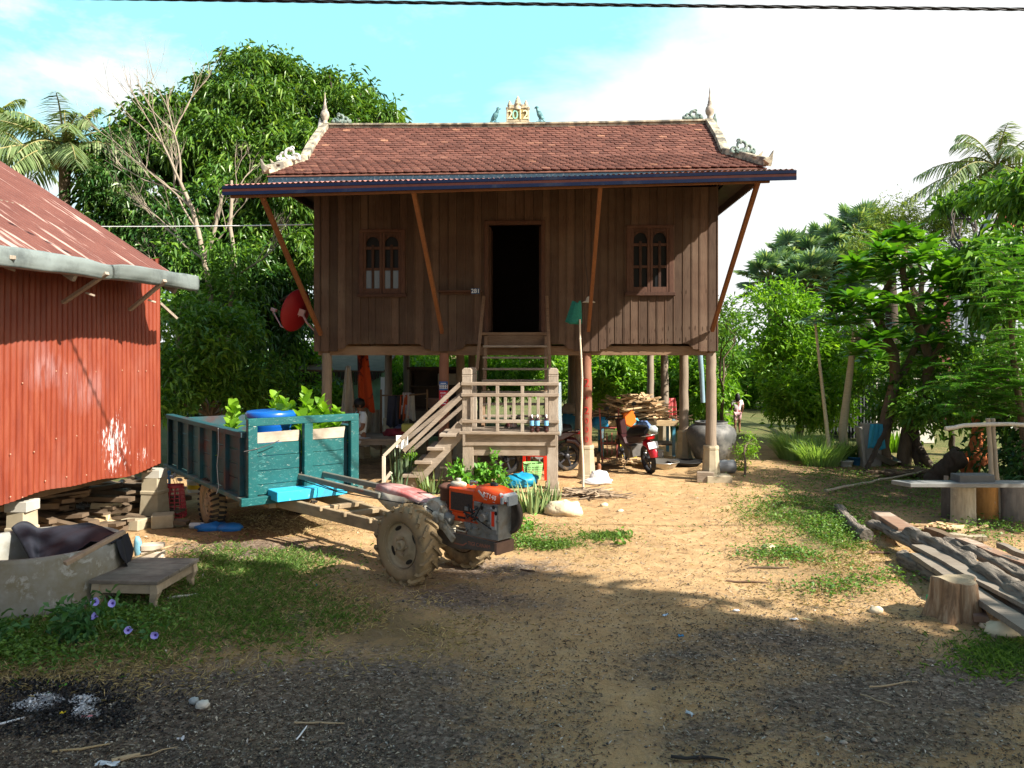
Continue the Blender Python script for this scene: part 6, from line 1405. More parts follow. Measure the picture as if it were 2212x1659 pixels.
for k, (u, v, lab) in enumerate(((1408, 962, 'grey block stacked under the lumber stand, top one'), (1404, 980, 'grey block stacked under the lumber stand, bottom left one'), (1421, 980, 'grey block stacked under the lumber stand, bottom right one'))):
    m = MB(); m.box((0, 0, 0), (.20, .2, .17)); single(m, 'hollow_block', mat('block_grey', (.38, .36, .31), .15, 6, rough=.9), lab, 'block', 'grey blocks under the lumber stand', loc=at(u, v, 16.4), rz=U(-8, 8), bevel=.008)
hang('pink_garment', at(1452, 860, 18.9), .26, .62, mat('pink_cloth', (.62, .13, .13), .15, 7), 'pink shirt hanging on the third post of east row', 'garment', 10, 2, .04, .4)
m = MB(); m.tube([(0, 0, 0), (.03, 0, -.35), (.06, 0, -.95)], [.055, .05, .045], 10); single(m, 'blue_pipe', mat('pipe_blue', (.20, .30, .36), .15, 6, rough=.4), 'grey blue plastic pipe hanging under the eastern floor beam', 'pipe', loc=at(1512, 766, 15.6))
m = MB(); m.ell((0, 0, .05), (.26, .1, .06), 16, 10, nz=.5, nf=4); m.ell((.05, .02, .12), (.16, .04, .12), 14, 8, nz=.3); single(m, 'white_bag', mat('bag_white', (.66, .66, .68), .12, 9, rough=.5), 'crumpled white bag on the sand by bamboo pole', 'bag', loc=onG(1288, 1046), rz=-6)
m = MB(); m.lathe([(.05, 0), (.055, .08), (.035, .12), (.04, .18), (.03, .22), (0, .23)], (0, 0, 0), 12); single(m, 'wooden_pestle', mat('rust_wood', (.22, .09, .04), .25, 8), 'small dark red wooden pestle upright near the white bag', 'pestle', loc=onG(1294, 1030))
# ================================================================ lumber, log bench and odds and ends on the east side
LOGB = NT('rough_bark'); lv1 = LOGB.coord((.8, 7, 7)); ln = LOGB.noise(lv1, 5, 9, .75, .5); lw = LOGB.n('TexVoronoi'); lw.inputs['Scale'].default_value = 4; LOGB.l(lv1, lw.inputs['Vector'])
lh = LOGB.math('ADD', ln, LOGB.math('MULTIPLY', lw.outputs['Distance'], .6)); LOGB.bsdf(LOGB.ramp(lh, [(.35, (.035, .029, .024)), (.6, (.13, .112, .094)), (.85, (.27, .235, .195))]), .95, 0, lh, 1.0, .05, .15); LOGB = LOGB.mat
SAWN = mat('sawn_brown', (.23, .14, .095), .25, 5, stretch=(.7, 7, 7), rough=.85, bump=.4, dirt=(.40, .33, .26), dirtamt=.45)
SAWG = mat('sawn_grey', (.21, .18, .145), .25, 5, stretch=(.7, 7, 7), rough=.9, bump=.4, dirt=(.16, .13, .10), dirtamt=.4)
def log(pts, rs, mt, label, name='log', flat=1.0, n=16, lump=.16, cat='log'):
    """a log modelled along its own x axis, then turned into place, so bark runs lengthwise"""
    d = pts[-1]-pts[0]; ang = math.atan2(d.y, d.x); c = pts[0]*.5+pts[-1]*.5; c = V((c.x, c.y, 0)); Rz = Matrix.Rotation(-ang, 3, 'Z')
    q = [Rz @ (p-c) for p in pts]; k = 44; m = MB(); L = []; R_ = []
    for i in range(k+1):
        f = i/k*(len(q)-1); a = min(int(f), len(q)-2); t = f-a; L.append(q[a].lerp(q[a+1], t)+V((0, mnoise.noise(V((i*.22, 1, c.x)))*.03, mnoise.noise(V((i*.25, 5, 2)))*.015))); R_.append((rs[0]+(rs[-1]-rs[0])*i/k)*(1+lump*mnoise.noise(V((i*.3, c.x, 9)))))
    m.tube(L, R_, n, flat=flat)
    for i, p in enumerate(m.v):
        p = V(p); w = mnoise.noise(V((p.x*2.2, p.y*26, p.z*26)))*.022+mnoise.noise(V((p.x*5, p.y*9, p.z*9)))*.016
        j = min(i//n, k) if i < n*(k+1) else (0 if i < n*(k+2) else k); v = p-L[j]; m.v[i] = tuple(L[j]+v*(1+w*lump/.16/max(.03, v.length)))
    return single(m, name, mt, label, cat, loc=c, rz=math.degrees(ang))
def gp(u, v, z): return gd(u, v, z)
log([gp(1958, 1148, .20), gp(2085, 1212, .22), gp(2230, 1300, .24)], [.068, .09], LOGB, 'thick bark covered log lying on top of the timber pile', flat=.72, n=22, lump=.24)
log([gp(1925, 1150, .14), gp(2060, 1215, .16), gp(2235, 1322, .16)], [.05, .075], LOGB, 'thin barked slab between the thick log and the front slab', 'bark_slab', .5, 16, .24)
log([gp(2040, 1168, .13), gp(2130, 1205, .16), gp(2235, 1262, .16)], [.05, .07], LOGB, 'rough barked slab just behind the thick log', 'bark_slab', .6, 16, .24)
log([gp(1880, 1128, .10), gp(2010, 1190, .12), gp(2120, 1255, .14), gp(2240, 1345, .14)], [.055, .10], LOGB, 'wavy edged slab with bark lying in front of the thick log', 'bark_slab', .45)
log([gp(1945, 1203, .05), gp(2060, 1268, .06)], [.07, .10], LOGB, 'short dark log on the ground at the near end of the pile')
log([gp(1812, 1098, .05), gp(1838, 1132, .05), gp(1872, 1158, .06)], [.06, .075], LOGB, 'short grey log apart at the far end of the pile')
log([gp(2080, 1178, .12), gp(2230, 1240, .14)], [.06, .09], LOGB, 'dark barked log behind the thick log of the pile')
def board(u0, v0, u1, v1, z0, z1, w, h, mt, label, name='wood_plank'):
    a, b = gp(u0, v0, z0), gp(u1, v1, z1); c = (a+b)/2; c.z = 0; m = MB(); d = b-c-(a-c); n = 8
    for i in range(n): m.bar((a-c)+d*(i/n)+V((0, 0, .006*math.sin(i))), (a-c)+d*((i+1)/n)+V((0, 0, .006*math.sin(i+1))), w*(1+.05*math.sin(i*2.1)), h)
    return single(m, name, mt, label, 'plank', loc=c)
board(1985, 1200, 2240, 1372, .16, .16, .16, .05, SAWG, 'long grey sawn plank on the near side of the timber pile')
board(1985, 1180, 2240, 1316, .20, .22, .15, .035, SAWG, 'weathered flat plank lying on the slabs in front of thick log')
board(2075, 1165, 2240, 1228, .18, .20, .12, .035, SAWN, 'thin brown plank lying on top behind the thick log')
m = MB(); a, b = gp(1902, 1112, .12), gp(1962, 1150, .17); c = (a+b)/2; c.z = 0; m.bar(a-c, b-c, .22, .09); single(m, 'wood_plank', SAWN, 'reddish brown squared plank end sticking out of the timber pile', 'plank', loc=c, bevel=.008)
board(2005, 1148, 2130, 1195, .10, .10, .10, .10, FW2, 'dark squared beam behind the timber pile', 'wood_beam')
board(2160, 1178, 2230, 1208, .06, .06, .08, .06, SAWG, 'thin grey board at the east edge behind the pile')
board(2052, 1158, 2130, 1163, .05, .05, .12, .05, CONC, 'pale concrete bar lying behind the timber pile', 'concrete_bar')
board(2035, 1172, 2120, 1340, .05, .05, .10, .05, SAWN, 'brown plank lying crosswise under the timber pile')
# cut stump
sp = onG(2078, 1340); m = MB(); n = 30; prof = [(1.26, -.03), (1.14, .06), (1.04, .15), (.99, .27), (.985, .31), (.95, .317)]
vs = []; fl = [1+.10*math.sin(j*6.28/n*5+.4)+.05*math.sin(j*6.28/n*9+2)+U(-.02, .02) for j in range(n)]
for (r, z) in prof:
    for j in range(n): a = 2*math.pi*j/n; k = 1+(fl[j]-1)*(1.6-z*2.2); vs.append((  .165*r*k*math.cos(a), .155*r*k*math.sin(a), z+.015*math.sin(a*2+1)*(z > .26)))
m.add(vs, [(i*n+j, i*n+(j+1) % n, (i+1)*n+(j+1) % n, (i+1)*n+j) for i in range(len(prof)-1) for j in range(n)], True); m.m = 1; m.add([V(p) for p in vs[-n:]], [tuple(range(n))])
EG = NT('end_grain'); ev = EG.coord(); wv = EG.n('TexWave'); wv.wave_type = 'RINGS'; wv.rings_direction = 'Z'; wv.inputs['Scale'].default_value = 14; wv.inputs['Distortion'].default_value = 3; EG.l(ev, wv.inputs['Vector']); en = EG.noise(ev, 12, 6, .7); EG.bsdf(EG.mix(EG.ramp(wv.outputs['Fac'], [(.2, .25), (.8, 0)]), EG.ramp(en, [(.3, (.28, .22, .14)), (.7, (.44, .36, .24))]), (.14, .10, .06)), .9, 0, en, .3, .005)
STB = NT('stump_side'); sv = STB.coord((7, 7, .8)); sn = STB.noise(sv, 2.4, 8, .7, .5); STB.bsdf(STB.ramp(sn, [(.3, (.09, .055, .035)), (.5, (.30, .19, .11)), (.72, (.52, .40, .27))]), .9, 0, sn, .9, .03)
single(m, 'tree_stump', [STB.mat, EG.mat], 'cut tree stump with flat top in front of the timber pile', 'stump', loc=sp+V((0, .1, 0)))
for (u, v, r, mt, lab) in ((2165, 1370, .11, ROCK, 'pale broken stone at the foot of the stump'), (1893, 1318, .05, ROCK, 'small pale stone on the sand left of the stump'), (1915, 1020, .07, mat('brown_rock', (.24, .17, .11), .2, 6), 'brown stone in the weeds by the path'), (2135, 1352, .06, ROCK, 'small stone between stump and plank'), (1340, 1105, .04, ROCK, 'small stone by the stick heap, near one'), (1305, 1090, .05, ROCK, 'small stone by the stick heap, far one')):
    m = MB(); m.ell((0, 0, r*.3), (r*1.2, r, r*.7), 12, 8, nz=.4, nf=2); single(m, 'stone', mt, lab, 'stone', loc=onG(u, v))
# log bench: plank over upright log sections
zb_ = .52; seat_a, seat_b = gp(1945, 1049, zb_), gp(2260, 1052, zb_)
bn = thing('plank_bench', 'long grey plank seat laid over upright log sections', 'bench', V((seat_a.x, seat_a.y, 0))); o = V(bn.location); m = MB(); m.prism([seat_a-o+V((-.06, .12, 0)), seat_a-o+V((.06, -.13, 0)), seat_b-o+V((0, -.13, .01)), seat_b-o+V((0, .15, .01))], (0, 0, .05)); m.build('seat', mat('seat_grey', (.18, .185, .18), .15, 5, stretch=(.7, 6, 6), rough=.7, dirt=(.24, .23, .21), dirtamt=.4), bn, bevel=.005)
m = MB(); a = gp(2038, 1112, 0)-o; m.bar(a, a+V((.12, .15, .50)), .05, .04); m.build('prop', W_GREY, bn)
for (u, v, r, h_, c, lab) in ((2081, 1130, .145, .46, (.46, .40, .30), 'pale upright log section under the left of plank bench'), (2132, 1118, .135, .44, (.42, .20, .055), 'orange brown upright log section under the plank bench'), (2195, 1122, .19, .48, (.22, .19, .16), 'wide grey upright log section at the right under plank bench'), (2052, 1118, .10, .45, (.10, .085, .07), 'dark narrow log section behind the pale one under bench')):
    m = MB(); m.lathe([(r*1.04, -.03), (r, .1), (r*.98, h_-.01), (r*.95, h_)], (0, 0, 0), 22, wob=.05); single(m, 'log_section', mat('sec%d' % int(u), c, .3, 6, stretch=(4, 4, .8), rough=.9, bump=.5, bdist=.02, dirt=sc3(c, .4), dirtamt=.4, wear=(.55, .54, .5), wearamt=.3, wscale=5), lab, 'log', loc=onG(u, v))
p = gp(2100, 1047, .60); m = MB(); m.box((0, 0, .05), (.46, .2, .10)); single(m, 'grey_block', mat('block_slate', (.10, .105, .105), .2, 5, rough=.9), 'dark grey concrete block standing on the back of plank bench', 'block', loc=V((p.x+.25, p.y+.42, .565)), rz=2, bevel=.01)
pf = thing('pole_frame', 'two upright poles lashed to a crooked horizontal branch by the bench', 'pole frame', onG(2148, 1122)); o = V(pf.location); PO = mat('grey_pole', (.34, .29, .22), .2, 6, stretch=(3, 3, 1), rough=.9)
for (u, d) in ((2136, 0), (2147, .05)):
    m = MB(); b0 = onG(u+12, 1120)-o; t0 = at(u-2, 904, o.y+d)-o; m.tube(wob(b0, t0, 6, .008), [.034, .033, .032, .03, .029, .028, .027], 8); m.build('pole', PO, pf)
m = MB(); m.tube([at(u, v, o.y-.03)-o for u, v in ((2042, 926), (2060, 924), (2082, 919), (2130, 917), (2180, 916), (2240, 920))], [.03, .028, .027, .028, .025, .03], 8); m.build('crossbar', mat('pale_branch', (.50, .47, .40), .15, 8, rough=.85), pf)
# trough slab with blue cloth, pots, basin, props, cane, red brown root
t = onG(1880, 1006); m = MB(); m.box((0, 0, .40), (.36, .18, .84)); m.box((-.17, 0, .36), (.07, .30, .8), rot(ay=-6)); single(m, 'concrete_slab', mat('slab_grey', (.27, .25, .22), .2, 5, rough=.9), 'upright grey concrete trough slab beside the plumeria', 'slab', loc=t, rz=-8, bevel=.012)
hang('blue_cloth', t+V((.05, -.14, .82)), .34, .48, mat('cyan_cloth', (.03, .27, .42), .15, 6), 'blue cloth draped over the upright concrete slab', 'cloth', -8, 1, .03, .35)
for (u, v, r, h_, c, lab) in ((1790, 1001, .10, .14, (.22, .20, .18), 'small dark pot at the left of pot group by slab'), (1808, 1004, .10, .12, (.50, .48, .42), 'middle whitish pot in the pot group by slab'), (1828, 1006, .13, .12, (.46, .46, .43), 'wide whitish basin pot in the pot group by slab'), (1848, 1003, .16, .16, (.03, .14, .26), 'blue plastic tub behind the pot group')):
    m = MB(); m.lathe([(r*.75, 0), (r, h_*.9), (r*1.06, h_*.9), (r*1.06, h_), (r*.92, h_), (r*.7, .02), (0, .02)], (0, 0, 0), 20); single(m, 'plant_pot', mat('pot%d' % int(u), c, .15, 7, rough=.7), lab, 'pot', loc=onG(u, v))
m = MB(); r, h_ = .30, .12; m.lathe([(r*.7, 0), (r, h_), (r*1.05, h_+.005), (r*.95, h_-.005), (r*.66, .02), (0, .018)], (0, 0, .12), 28, rot(ax=14, ay=24)); single(m, 'metal_basin', mat('alu_grey', (.36, .37, .37), .15, 6, rough=.35, metal=.6), 'tilted grey basin under the plumeria trunks', 'basin', loc=onG(1905, 1006))
for (u0, v0, u1, v1, dy, r, lab) in ((1870, 1016, 1925, 905, .3, .05, 'dark pole leaning from slab into the plumeria fork'), (1985, 1010, 1975, 918, .1, .085, 'black charred log propped against the plumeria, upright one'), (2010, 1012, 1962, 925, -.2, .08, 'black charred log propped against the plumeria, slanting one')):
    a = onG(u0, v0); b = at(u1, v1, a.y+.35); log([a, b], [r, r*.85], BARKD, lab, 'leaning_log', lump=.08, n=10)
m = MB()
ro = onG(2108, 1030)
for k in range(10):
    az = U(0, 6.28); L = U(.25, .6); e = V((math.cos(az)*L*.6, math.sin(az)*L*.5, U(.05, .75))); m.tube(wob((0, 0, .35), e, 4, .16), [.13, .11, .085, .05, .02], 8)
m.ell((0, 0, .36), (.20, .16, .26), 14, 10, nz=.5, nf=3); m.tube(wob((.0, 0, .4), (.05, .1, 1.05), 3, .1), [.16, .13, .1, .07], 9); m.ell((-.18, -.05, .15), (.14, .08, .2), 10, 8, nz=.5)
single(m, 'uprooted_stump', NT and mat('red_root', (.42, .13, .045), .35, 7, rough=.9, bump=.6, bdist=.03), 'uprooted reddish brown stump with torn roots behind the bench', 'stump', loc=ro)
log([onG(2010, 1045, .06), at(2075, 985, 12.9)], [.13, .17], BARKD, 'thick dark limb lying against the uprooted stump', 'fallen_limb', lump=.1)
a, b = gp(1782, 1060, .05), gp(2048, 1008, .12); log([a, b], [.022, .016], PO, 'long thin pale cane lying across the shaded ground', 'cane', lump=.02, n=7, cat='cane')
heap('bark_scraps', 'scraps of bark and rotten wood lying under the plumeria', onG(1985, 1030), 70, .8, .3, .08, .4, .07, FW2, .15); heap('wood_chips_pile', 'pale broken wood pieces on shaded ground near the plank end', onG(2045, 1150), 26, .5, .2, .05, .3, .05, FWP, .1)
# neighbour's house at the back right
nb = thing('neighbour_house', 'neighbour house with grey blue metal wall and tiled gable, half hidden by trees', 'house', V((at(2090, 900, 21).x, 21, 0)), 0); o = V(nb.location); q = lambda u, v: at(u, v, 21)-o
NW = mat('blue_grey_tin', (.17, .20, .25), .15, 4, stretch=(8, 8, .5), rough=.5)
m = MB(); a, b = q(2052, 712), q(2190, 600); m.sheet(lambda s, t_: V((a.x+(b.x-a.x)*s, .012*math.sin(s*2*math.pi*14), a.z-.4+(b.z-a.z+1.2)*t_)), 112, 2); m.build('wall', NW, nb)
m = MB(); a = q(2026, 712); b = q(2050, 600); m.bb(a.x, b.x, -.06, .06, a.z-2.4, b.z+.3); m.build('corner_board', mat('maroon_board', (.12, .035, .03), .2, 6), nb)
ap = q(2120, 462); l0, r0 = q(2072, 560), q(2260, 590)
m = MB(); m.bar(ap+V((0, -.62, .03)), l0+V((-.1, -.62, -.3)), .16, .12); m.bar(ap+V((-.15, -.62, .12)), ap+V((1.7, -.62, .02)), .16, .14); m.ell(ap+V((0, -.62, .22)), (.14, .1, .14), 10, 7, nz=.4); m.build('verge', mat('grey_verge', (.33, .34, .36), .15, 6), nb)
m = MB(); m.prism([ap+V((.05, -.45, .05)), ap+V((1.6, -.45, -.05)), ap+V((1.6, -.6, -.6)), ap+V((.32, -.6, -.42))], (0, .08, 0)); m.build('roof', mat('orange_tile', (.36, .12, .06), .25, 16, rough=.85), nb)
m = MB(); m.prism([ap+V((0, -.3, 0)), l0+V((0, -.3, -.4)), r0+V((0, -.3, -.3))], (0, .1, 0)); m.build('gable', DARK, nb)
lw_ = thing('block_wall', 'low pale wall topped with pierced blocks behind the plumeria', 'wall', V((at(1960, 900, 19).x, 19, 0))); m = MB(); m.bb(-.75, .65, 0, .14, 0, 1.15); m.build('wall_base', mat('pale_wall', (.50, .48, .43), .12, 4, rough=.85), lw_)
m = MB()
for i in range(7):
    x = -.75+i*.2
    for z in (1.15, 1.33): m.bb(x, x+.03, 0, .12, z, z+.18); m.bb(x, x+.2, 0, .12, z, z+.03); m.bb(x+.085, x+.115, .002, .118, z+.03, z+.18)
m.bb(-.75, .65, 0, .14, 1.51, 1.56); m.build('pierced_block', mat('pale_wall', (.50, .48, .43), .12, 4), lw_)
fn = thing('tin_fence', 'dark grey sheet metal fence behind the plumeria, left of pale wall', 'fence', V((at(1890, 900, 20).x, 20, 0))); m = MB(); m.sheet(lambda s, t_: V((-1.2+2.2*s, .012*math.sin(s*2*math.pi*26), 1.35*t_)), 208, 1); m.build('sheet', mat('fence_grey', (.035, .04, .042), .2, 4, stretch=(8, 8, .5), rough=.9), fn)
# ================================================================ burnt patch and dropped odds and ends in the foreground
CH = NT('char'); CH.bsdf(CH.ramp(CH.island(), [(0, (.006, .006, .007)), (.7, (.025, .024, .025)), (.86, (.06, .055, .05)), (1, (.14, .13, .12))]), .9); AS = NT('ash'); AS.bsdf(AS.ramp(AS.island(), [(0, (.26, .26, .265)), (1, (.70, .71, .73))]), .95)
def chips(name, label, lst, n, L, mt, zmax):
    pts = []
    for _ in range(n): bu, bv, ru, rv = random.choice(lst); r = math.sqrt(U(0, 1)); a = U(0, 6.28); p = gd(bu+ru*r*math.cos(a), bv+rv*r*math.sin(a)); pts.append((p.x, p.y, hgt(p.x, p.y)+.004+zmax*U(0, 1)*(1-r)))
    k = n; A = RS.normal(0, 1, (k, 3)); A[:, 2] *= .5; lv = LV(); lv.blades(np.array(pts), A, L*(.3+RS.rand(k)), L*(.25+.5*RS.rand(k)), 1, 0, .4, nrm=np.array([0, 0, 1.])+RS.normal(0, .5, (k, 3))); tag(lv.build(name, mt), label, 'ash', None, 'stuff')
chips('charcoal', 'black charred remains of a small rubbish fire', [(110, 1520, 150, 50), (120, 1490, 130, 24), (60, 1560, 130, 36), (210, 1540, 90, 40), (160, 1530, 260, 80)], 4600, .030, CH.mat, .018)
chips('white_ash', 'white ash in the middle of the burnt patch', [(70, 1530, 45, 12), (100, 1516, 40, 12), (180, 1520, 34, 14), (185, 1545, 30, 14)], 3200, .022, AS.mat, .035)
def scrap(u, v, d, c, label, name='litter_scrap', rz=0, kind='flat'):
    m = MB()
    if kind == 'flat': m.sheet(lambda s, t_: V(((s-.5)*d[0], (t_-.5)*d[1], .012+.02*mnoise.noise(V((s*3, t_*3, u))))), 8, 6)
    elif kind == 'stick': m.tube(wob((-d[0]/2, 0, .012), (d[0]/2, 0, .012), 4, .04), [d[1], d[1]*.9, d[1], d[1]*.8, d[1]*.5], 6)
    else: m.ell((0, 0, d[1]*.3), (d[0]/2, d[1]/2, d[1]*.4), 12, 8, nz=.5)
    single(m, name, mat('scrap_%s' % '_'.join('%d' % int(x*100) for x in c), c, .15, 12, rough=.7), label, name.split('_')[-1], loc=onG(u, v), rz=rz)
WHT = (.62, .63, .64); STK = (.36, .27, .16)
for a in ((438, 1528, (.085, .07), (.52, .50, .44), 'crumpled dirty white plastic lump on the gravel', 'plastic_scrap', 20, 'lump'), (419, 1520, (.06, .06), (.3, .33, .33), 'grey bottle cap beside the white plastic lump', 'plastic_scrap', 0, 'lump'), (232, 1654, (.12, .05), WHT, 'white paper scrap at the bottom edge', 'paper_scrap', 5, 'flat'), (390, 1600, (.04, .018), WHT, 'tiny white paper scrap left of the drinking straw', 'paper_scrap', 3, 'flat'), (652, 1586, (.16, .005), (.75, .76, .78), 'white drinking straw pointing at the camera', 'plastic_straw', 84, 'stick'), (690, 1565, (.30, .007), STK, 'straight dry stick lying crosswise above the straw', 'dry_stick', -2, 'stick'), (175, 1622, (.28, .008), (.34, .25, .13), 'thin brown stick left of the paper scrap', 'dry_stick', 18, 'stick'), (272, 1640, (.14, .016), STK, 'short thick pale stick beside the paper scrap', 'dry_stick', 35, 'stick'), (320, 1632, (.30, .004), STK, 'long thin straw like stick near the bottom edge', 'dry_stick', 32, 'stick'), (20, 1565, (.18, .008), WHT, 'white stick at the edge of the burnt patch', 'plastic_straw', 40, 'stick'), (190, 1555, (.07, .008), (.6, .2, .22), 'pink stick in the ash', 'plastic_scrap', 5, 'stick'), (132, 1490, (.07, .03), (.12, .42, .03), 'green wrapper at the edge of burnt patch', 'plastic_wrapper', 10, 'flat'), (137, 1550, (.04, .012), (.65, .5, .02), 'yellow scrap in the ash', 'plastic_scrap', 30, 'flat'), (2013, 1294, (.10, .07), (.02, .5, .18), 'bright green plastic scrap left of the stump', 'plastic_scrap', 0, 'lump'), (1715, 1338, (.07, .035), WHT, 'white paper scrap on the shade line', 'paper_scrap', 0, 'flat'), (1437, 1336, (.05, .025), (.4, .55, .7), 'small pale blue wrapper on the path', 'plastic_wrapper', 20, 'flat'), (684, 1264, (.025, .02), (.02, .35, .6), 'round blue bottle cap on the dry grass', 'bottle_cap', 0, 'lump'), (1471, 1378, (.04, .02), (.03, .25, .5), 'tiny blue scrap on the shaded path', 'plastic_scrap', 10, 'flat'), (1660, 1192, (.16, .13), (.58, .45, .27), 'curled pale dry palm sheath on the sand', 'dry_sheath', 40, 'lump'), (1140, 1232, (.16, .011), (.05, .03, .02), 'short dark stick on the gravel before the tractor', 'dry_stick', -25, 'stick'), (1660, 1225, (.42, .012), (.09, .06, .035), 'dark crooked twig across the sandy path', 'dry_twig', 2, 'stick'), (1620, 1255, (.45, .012), (.12, .07, .04), 'long dark twig below the crooked one', 'dry_twig', -12, 'stick'), (1930, 1480, (.36, .006), STK, 'long curved pale twig on the dark gravel at right', 'dry_twig', 12, 'stick'), (1895, 1515, (.22, .005), STK, 'thin pale stick on the dark gravel', 'dry_stick', -52, 'stick'), (1900, 1195, (.22, .02), (.10, .05, .03), 'dark wood splinter left of the timber pile', 'wood_splinter', -8, 'stick'), (395, 1290, (.26, .012), (.34, .34, .28), 'grey mossy stick on grass beside the bench', 'dry_stick', 38, 'stick'), (1745, 1340, (.08, .008), (.6, .5, .25), 'yellow straw piece near the shade line', 'straw_scrap', -40, 'stick'), (1590, 1322, (.06, .03), (.55, .56, .55), 'white string bits on the sand', 'plastic_scrap', 0, 'lump'), (1510, 1640, (.30, .010), (.02, .02, .02), 'black burnt twig at the bottom edge', 'dry_twig', -6, 'stick'), (1490, 1545, (.03, .06), (.5, .55, .58), 'small silvery wrapper on the path', 'plastic_wrapper', 30, 'flat')): scrap(*a)
PB = NT('pebble'); PB.bsdf(PB.ramp(PB.island(), [(0, (.06, .055, .05)), (.6, (.15, .13, .105)), (1, (.32, .28, .23))]), .9); m = MB()
for _ in range(420):
    u, v = U(0, 2212), U(1080, 1655); p = onG(u, v); r = U(.004, .011) if U(0, 1) < .93 else U(.012, .02); m.ell((p.x, p.y, p.z+r*.2), (r*U(.8, 1.4), r, r*.6), 6, 4, nz=.3)
tag(m.build('pebbles', PB.mat), 'small stones scattered over the yard', 'pebbles', None, 'stuff')
# ================================================================ trees
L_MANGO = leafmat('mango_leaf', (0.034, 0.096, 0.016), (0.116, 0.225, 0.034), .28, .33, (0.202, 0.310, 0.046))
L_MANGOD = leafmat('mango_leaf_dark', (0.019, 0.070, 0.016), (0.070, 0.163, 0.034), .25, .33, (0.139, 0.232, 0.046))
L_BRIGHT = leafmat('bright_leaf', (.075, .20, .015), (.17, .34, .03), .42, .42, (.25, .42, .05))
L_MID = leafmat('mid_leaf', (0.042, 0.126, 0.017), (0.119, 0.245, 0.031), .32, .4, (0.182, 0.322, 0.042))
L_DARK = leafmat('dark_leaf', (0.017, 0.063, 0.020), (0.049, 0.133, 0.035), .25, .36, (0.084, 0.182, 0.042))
L_YEL = leafmat('yellow_leaf', (.11, .17, .03), (.19, .25, .05), .35, .5)
L_PALM = leafmat('palm_leaf', (.085, .14, .05), (.20, .27, .11), .3, .36, (.36, .40, .22))
L_FAN = leafmat('fan_leaf', (.085, .175, .10), (.19, .30, .18), .3, .4, (.33, .40, .27))
L_PLUM = leafmat('plumeria_leaf', (.035, .125, .012), (.10, .25, .02), .38, .35, (.16, .32, .03))
L_ACA = leafmat('acacia_leaf', (.045, .17, .015), (.12, .30, .03), .4, .5)
def tree(name, label, base, trunk_r, blobs, leaf, bark, per=14, L=.2, W=.05, droop=.3, spread=.18, out=.6, down=.3, shell=.45, limbs=True, forks=None, cat='tree', group=None, thick=1.0):
    base = V(base); t = thing(name, label, cat, base, 0, group)
    lv = LV(); crown(lv, [(tuple(V(c)-base), r, n) for c, r, n in blobs], per, L, W, droop, spread, shell, out, down); lv.build('crown', leaf, t)
    m = MB(); cs = [V(c)-base for c, r, n in blobs]; low = min(c.z for c in cs); fork = forks or V((sum(c.x for c in cs)/len(cs)*.35, sum(c.y for c in cs)/len(cs)*.35, max(.5, low*.7)))
    fork = V(fork); pts = wob((0, 0, -.1), fork, 5, .04); m.tube(pts, [trunk_r*(1.25-.45*i/5) for i in range(6)], 10)
    if limbs:
        for c, (cc, r, n) in zip(cs, blobs):
            pts = wob(fork, c, 5, .07); m.tube(pts, [trunk_r*.62*thick*(1-.75*i/5) for i in range(6)], 7)
            for k in range(5):
                q = V((U(-.8, .8)*r[0], U(-.8, .8)*r[1], U(-.5, .8)*r[2])); s = pts[random.choice((3, 4))]; p2 = wob(s, c+q, 3, .1); m.tube(p2, [trunk_r*.22*thick*(1-.7*i/3) for i in range(4)], 5)
    m.build('trunk', bark, t); return t
# ---- mango trees west of the house
b = pxblobs([(300,316,55,45,21,1.0),(390,269,60,50,21.5,1.2),(235,355,42,40,20.6,.8),(330,271,45,40,21,.9),(465,199,42,42,22,1.0),(550,154,48,34,22,1.0),(610,169,42,30,22.3,.9),(700,199,46,30,22.5,1.0),(760,204,40,30,22.8,.9),(815,259,46,34,22.5,1.0),(860,291,34,24,22.5,.7),(560,239,80,60,21.5,1.5),(660,256,80,60,22.2,1.5),(740,276,70,55,22.5,1.5),(600,326,75,60,20.6,1.3),(500,306,60,60,20.6,1.2),(690,340,70,55,21,1.3),(780,330,70,60,22.5,1.5),(540,390,70,55,20.2,1.2),(630,430,75,60,20.0,1.2),(580,510,70,55,20.0,1.2),(650,560,70,70,20.5,1.3),(660,400,70,60,20.4,1.2),(420,316,55,50,20.5,1.2)], 19)
tree('mango_tree', 'tall dense mango tree rising behind the west end of house', onG(600, 944), .27, b, L_MANGO, BARKD, 17, .21, .052, .45, .17, .7, .35, .35)
b = pxblobs([(255,410,55,55,19.5,1.0),(340,310,75,65,20.5,1.4),(310,480,110,65,19.5,1.4),(250,520,75,50,19.0,1.2),(380,560,100,70,18.5,1.3),(520,610,110,80,18.5,1.3),(600,690,90,90,19,1.3),(430,470,70,60,19.5,1.2)], 16)
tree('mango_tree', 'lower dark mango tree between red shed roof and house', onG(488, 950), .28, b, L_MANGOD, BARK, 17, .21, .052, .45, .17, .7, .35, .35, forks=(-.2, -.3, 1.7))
b = pxblobs([(400,690,70,60,14.6,.9),(480,730,80,60,15,.9),(390,780,60,70,14.5,.8),(460,830,90,60,15,.9),(560,800,70,70,16,.9),(370,850,50,50,14.2,.7),(620,850,50,40,16.5,.7)], 24)
tree('leafy_bush', 'broad bright green bush behind the trailer beside the shed', onG(440, 1010), .07, b, L_MID, BARK, 12, .16, .05, .25, .13, .7, .15, .4, cat='bush')
b = pxblobs([(700,860,40,40,20,.7),(650,800,40,50,21,.7),(880,790,60,30,23,.8),(960,790,70,30,24,.8),(1060,810,80,50,24.5,1),(1140,790,80,60,24.5,1),(860,830,30,50,23.5,.5)], 26)
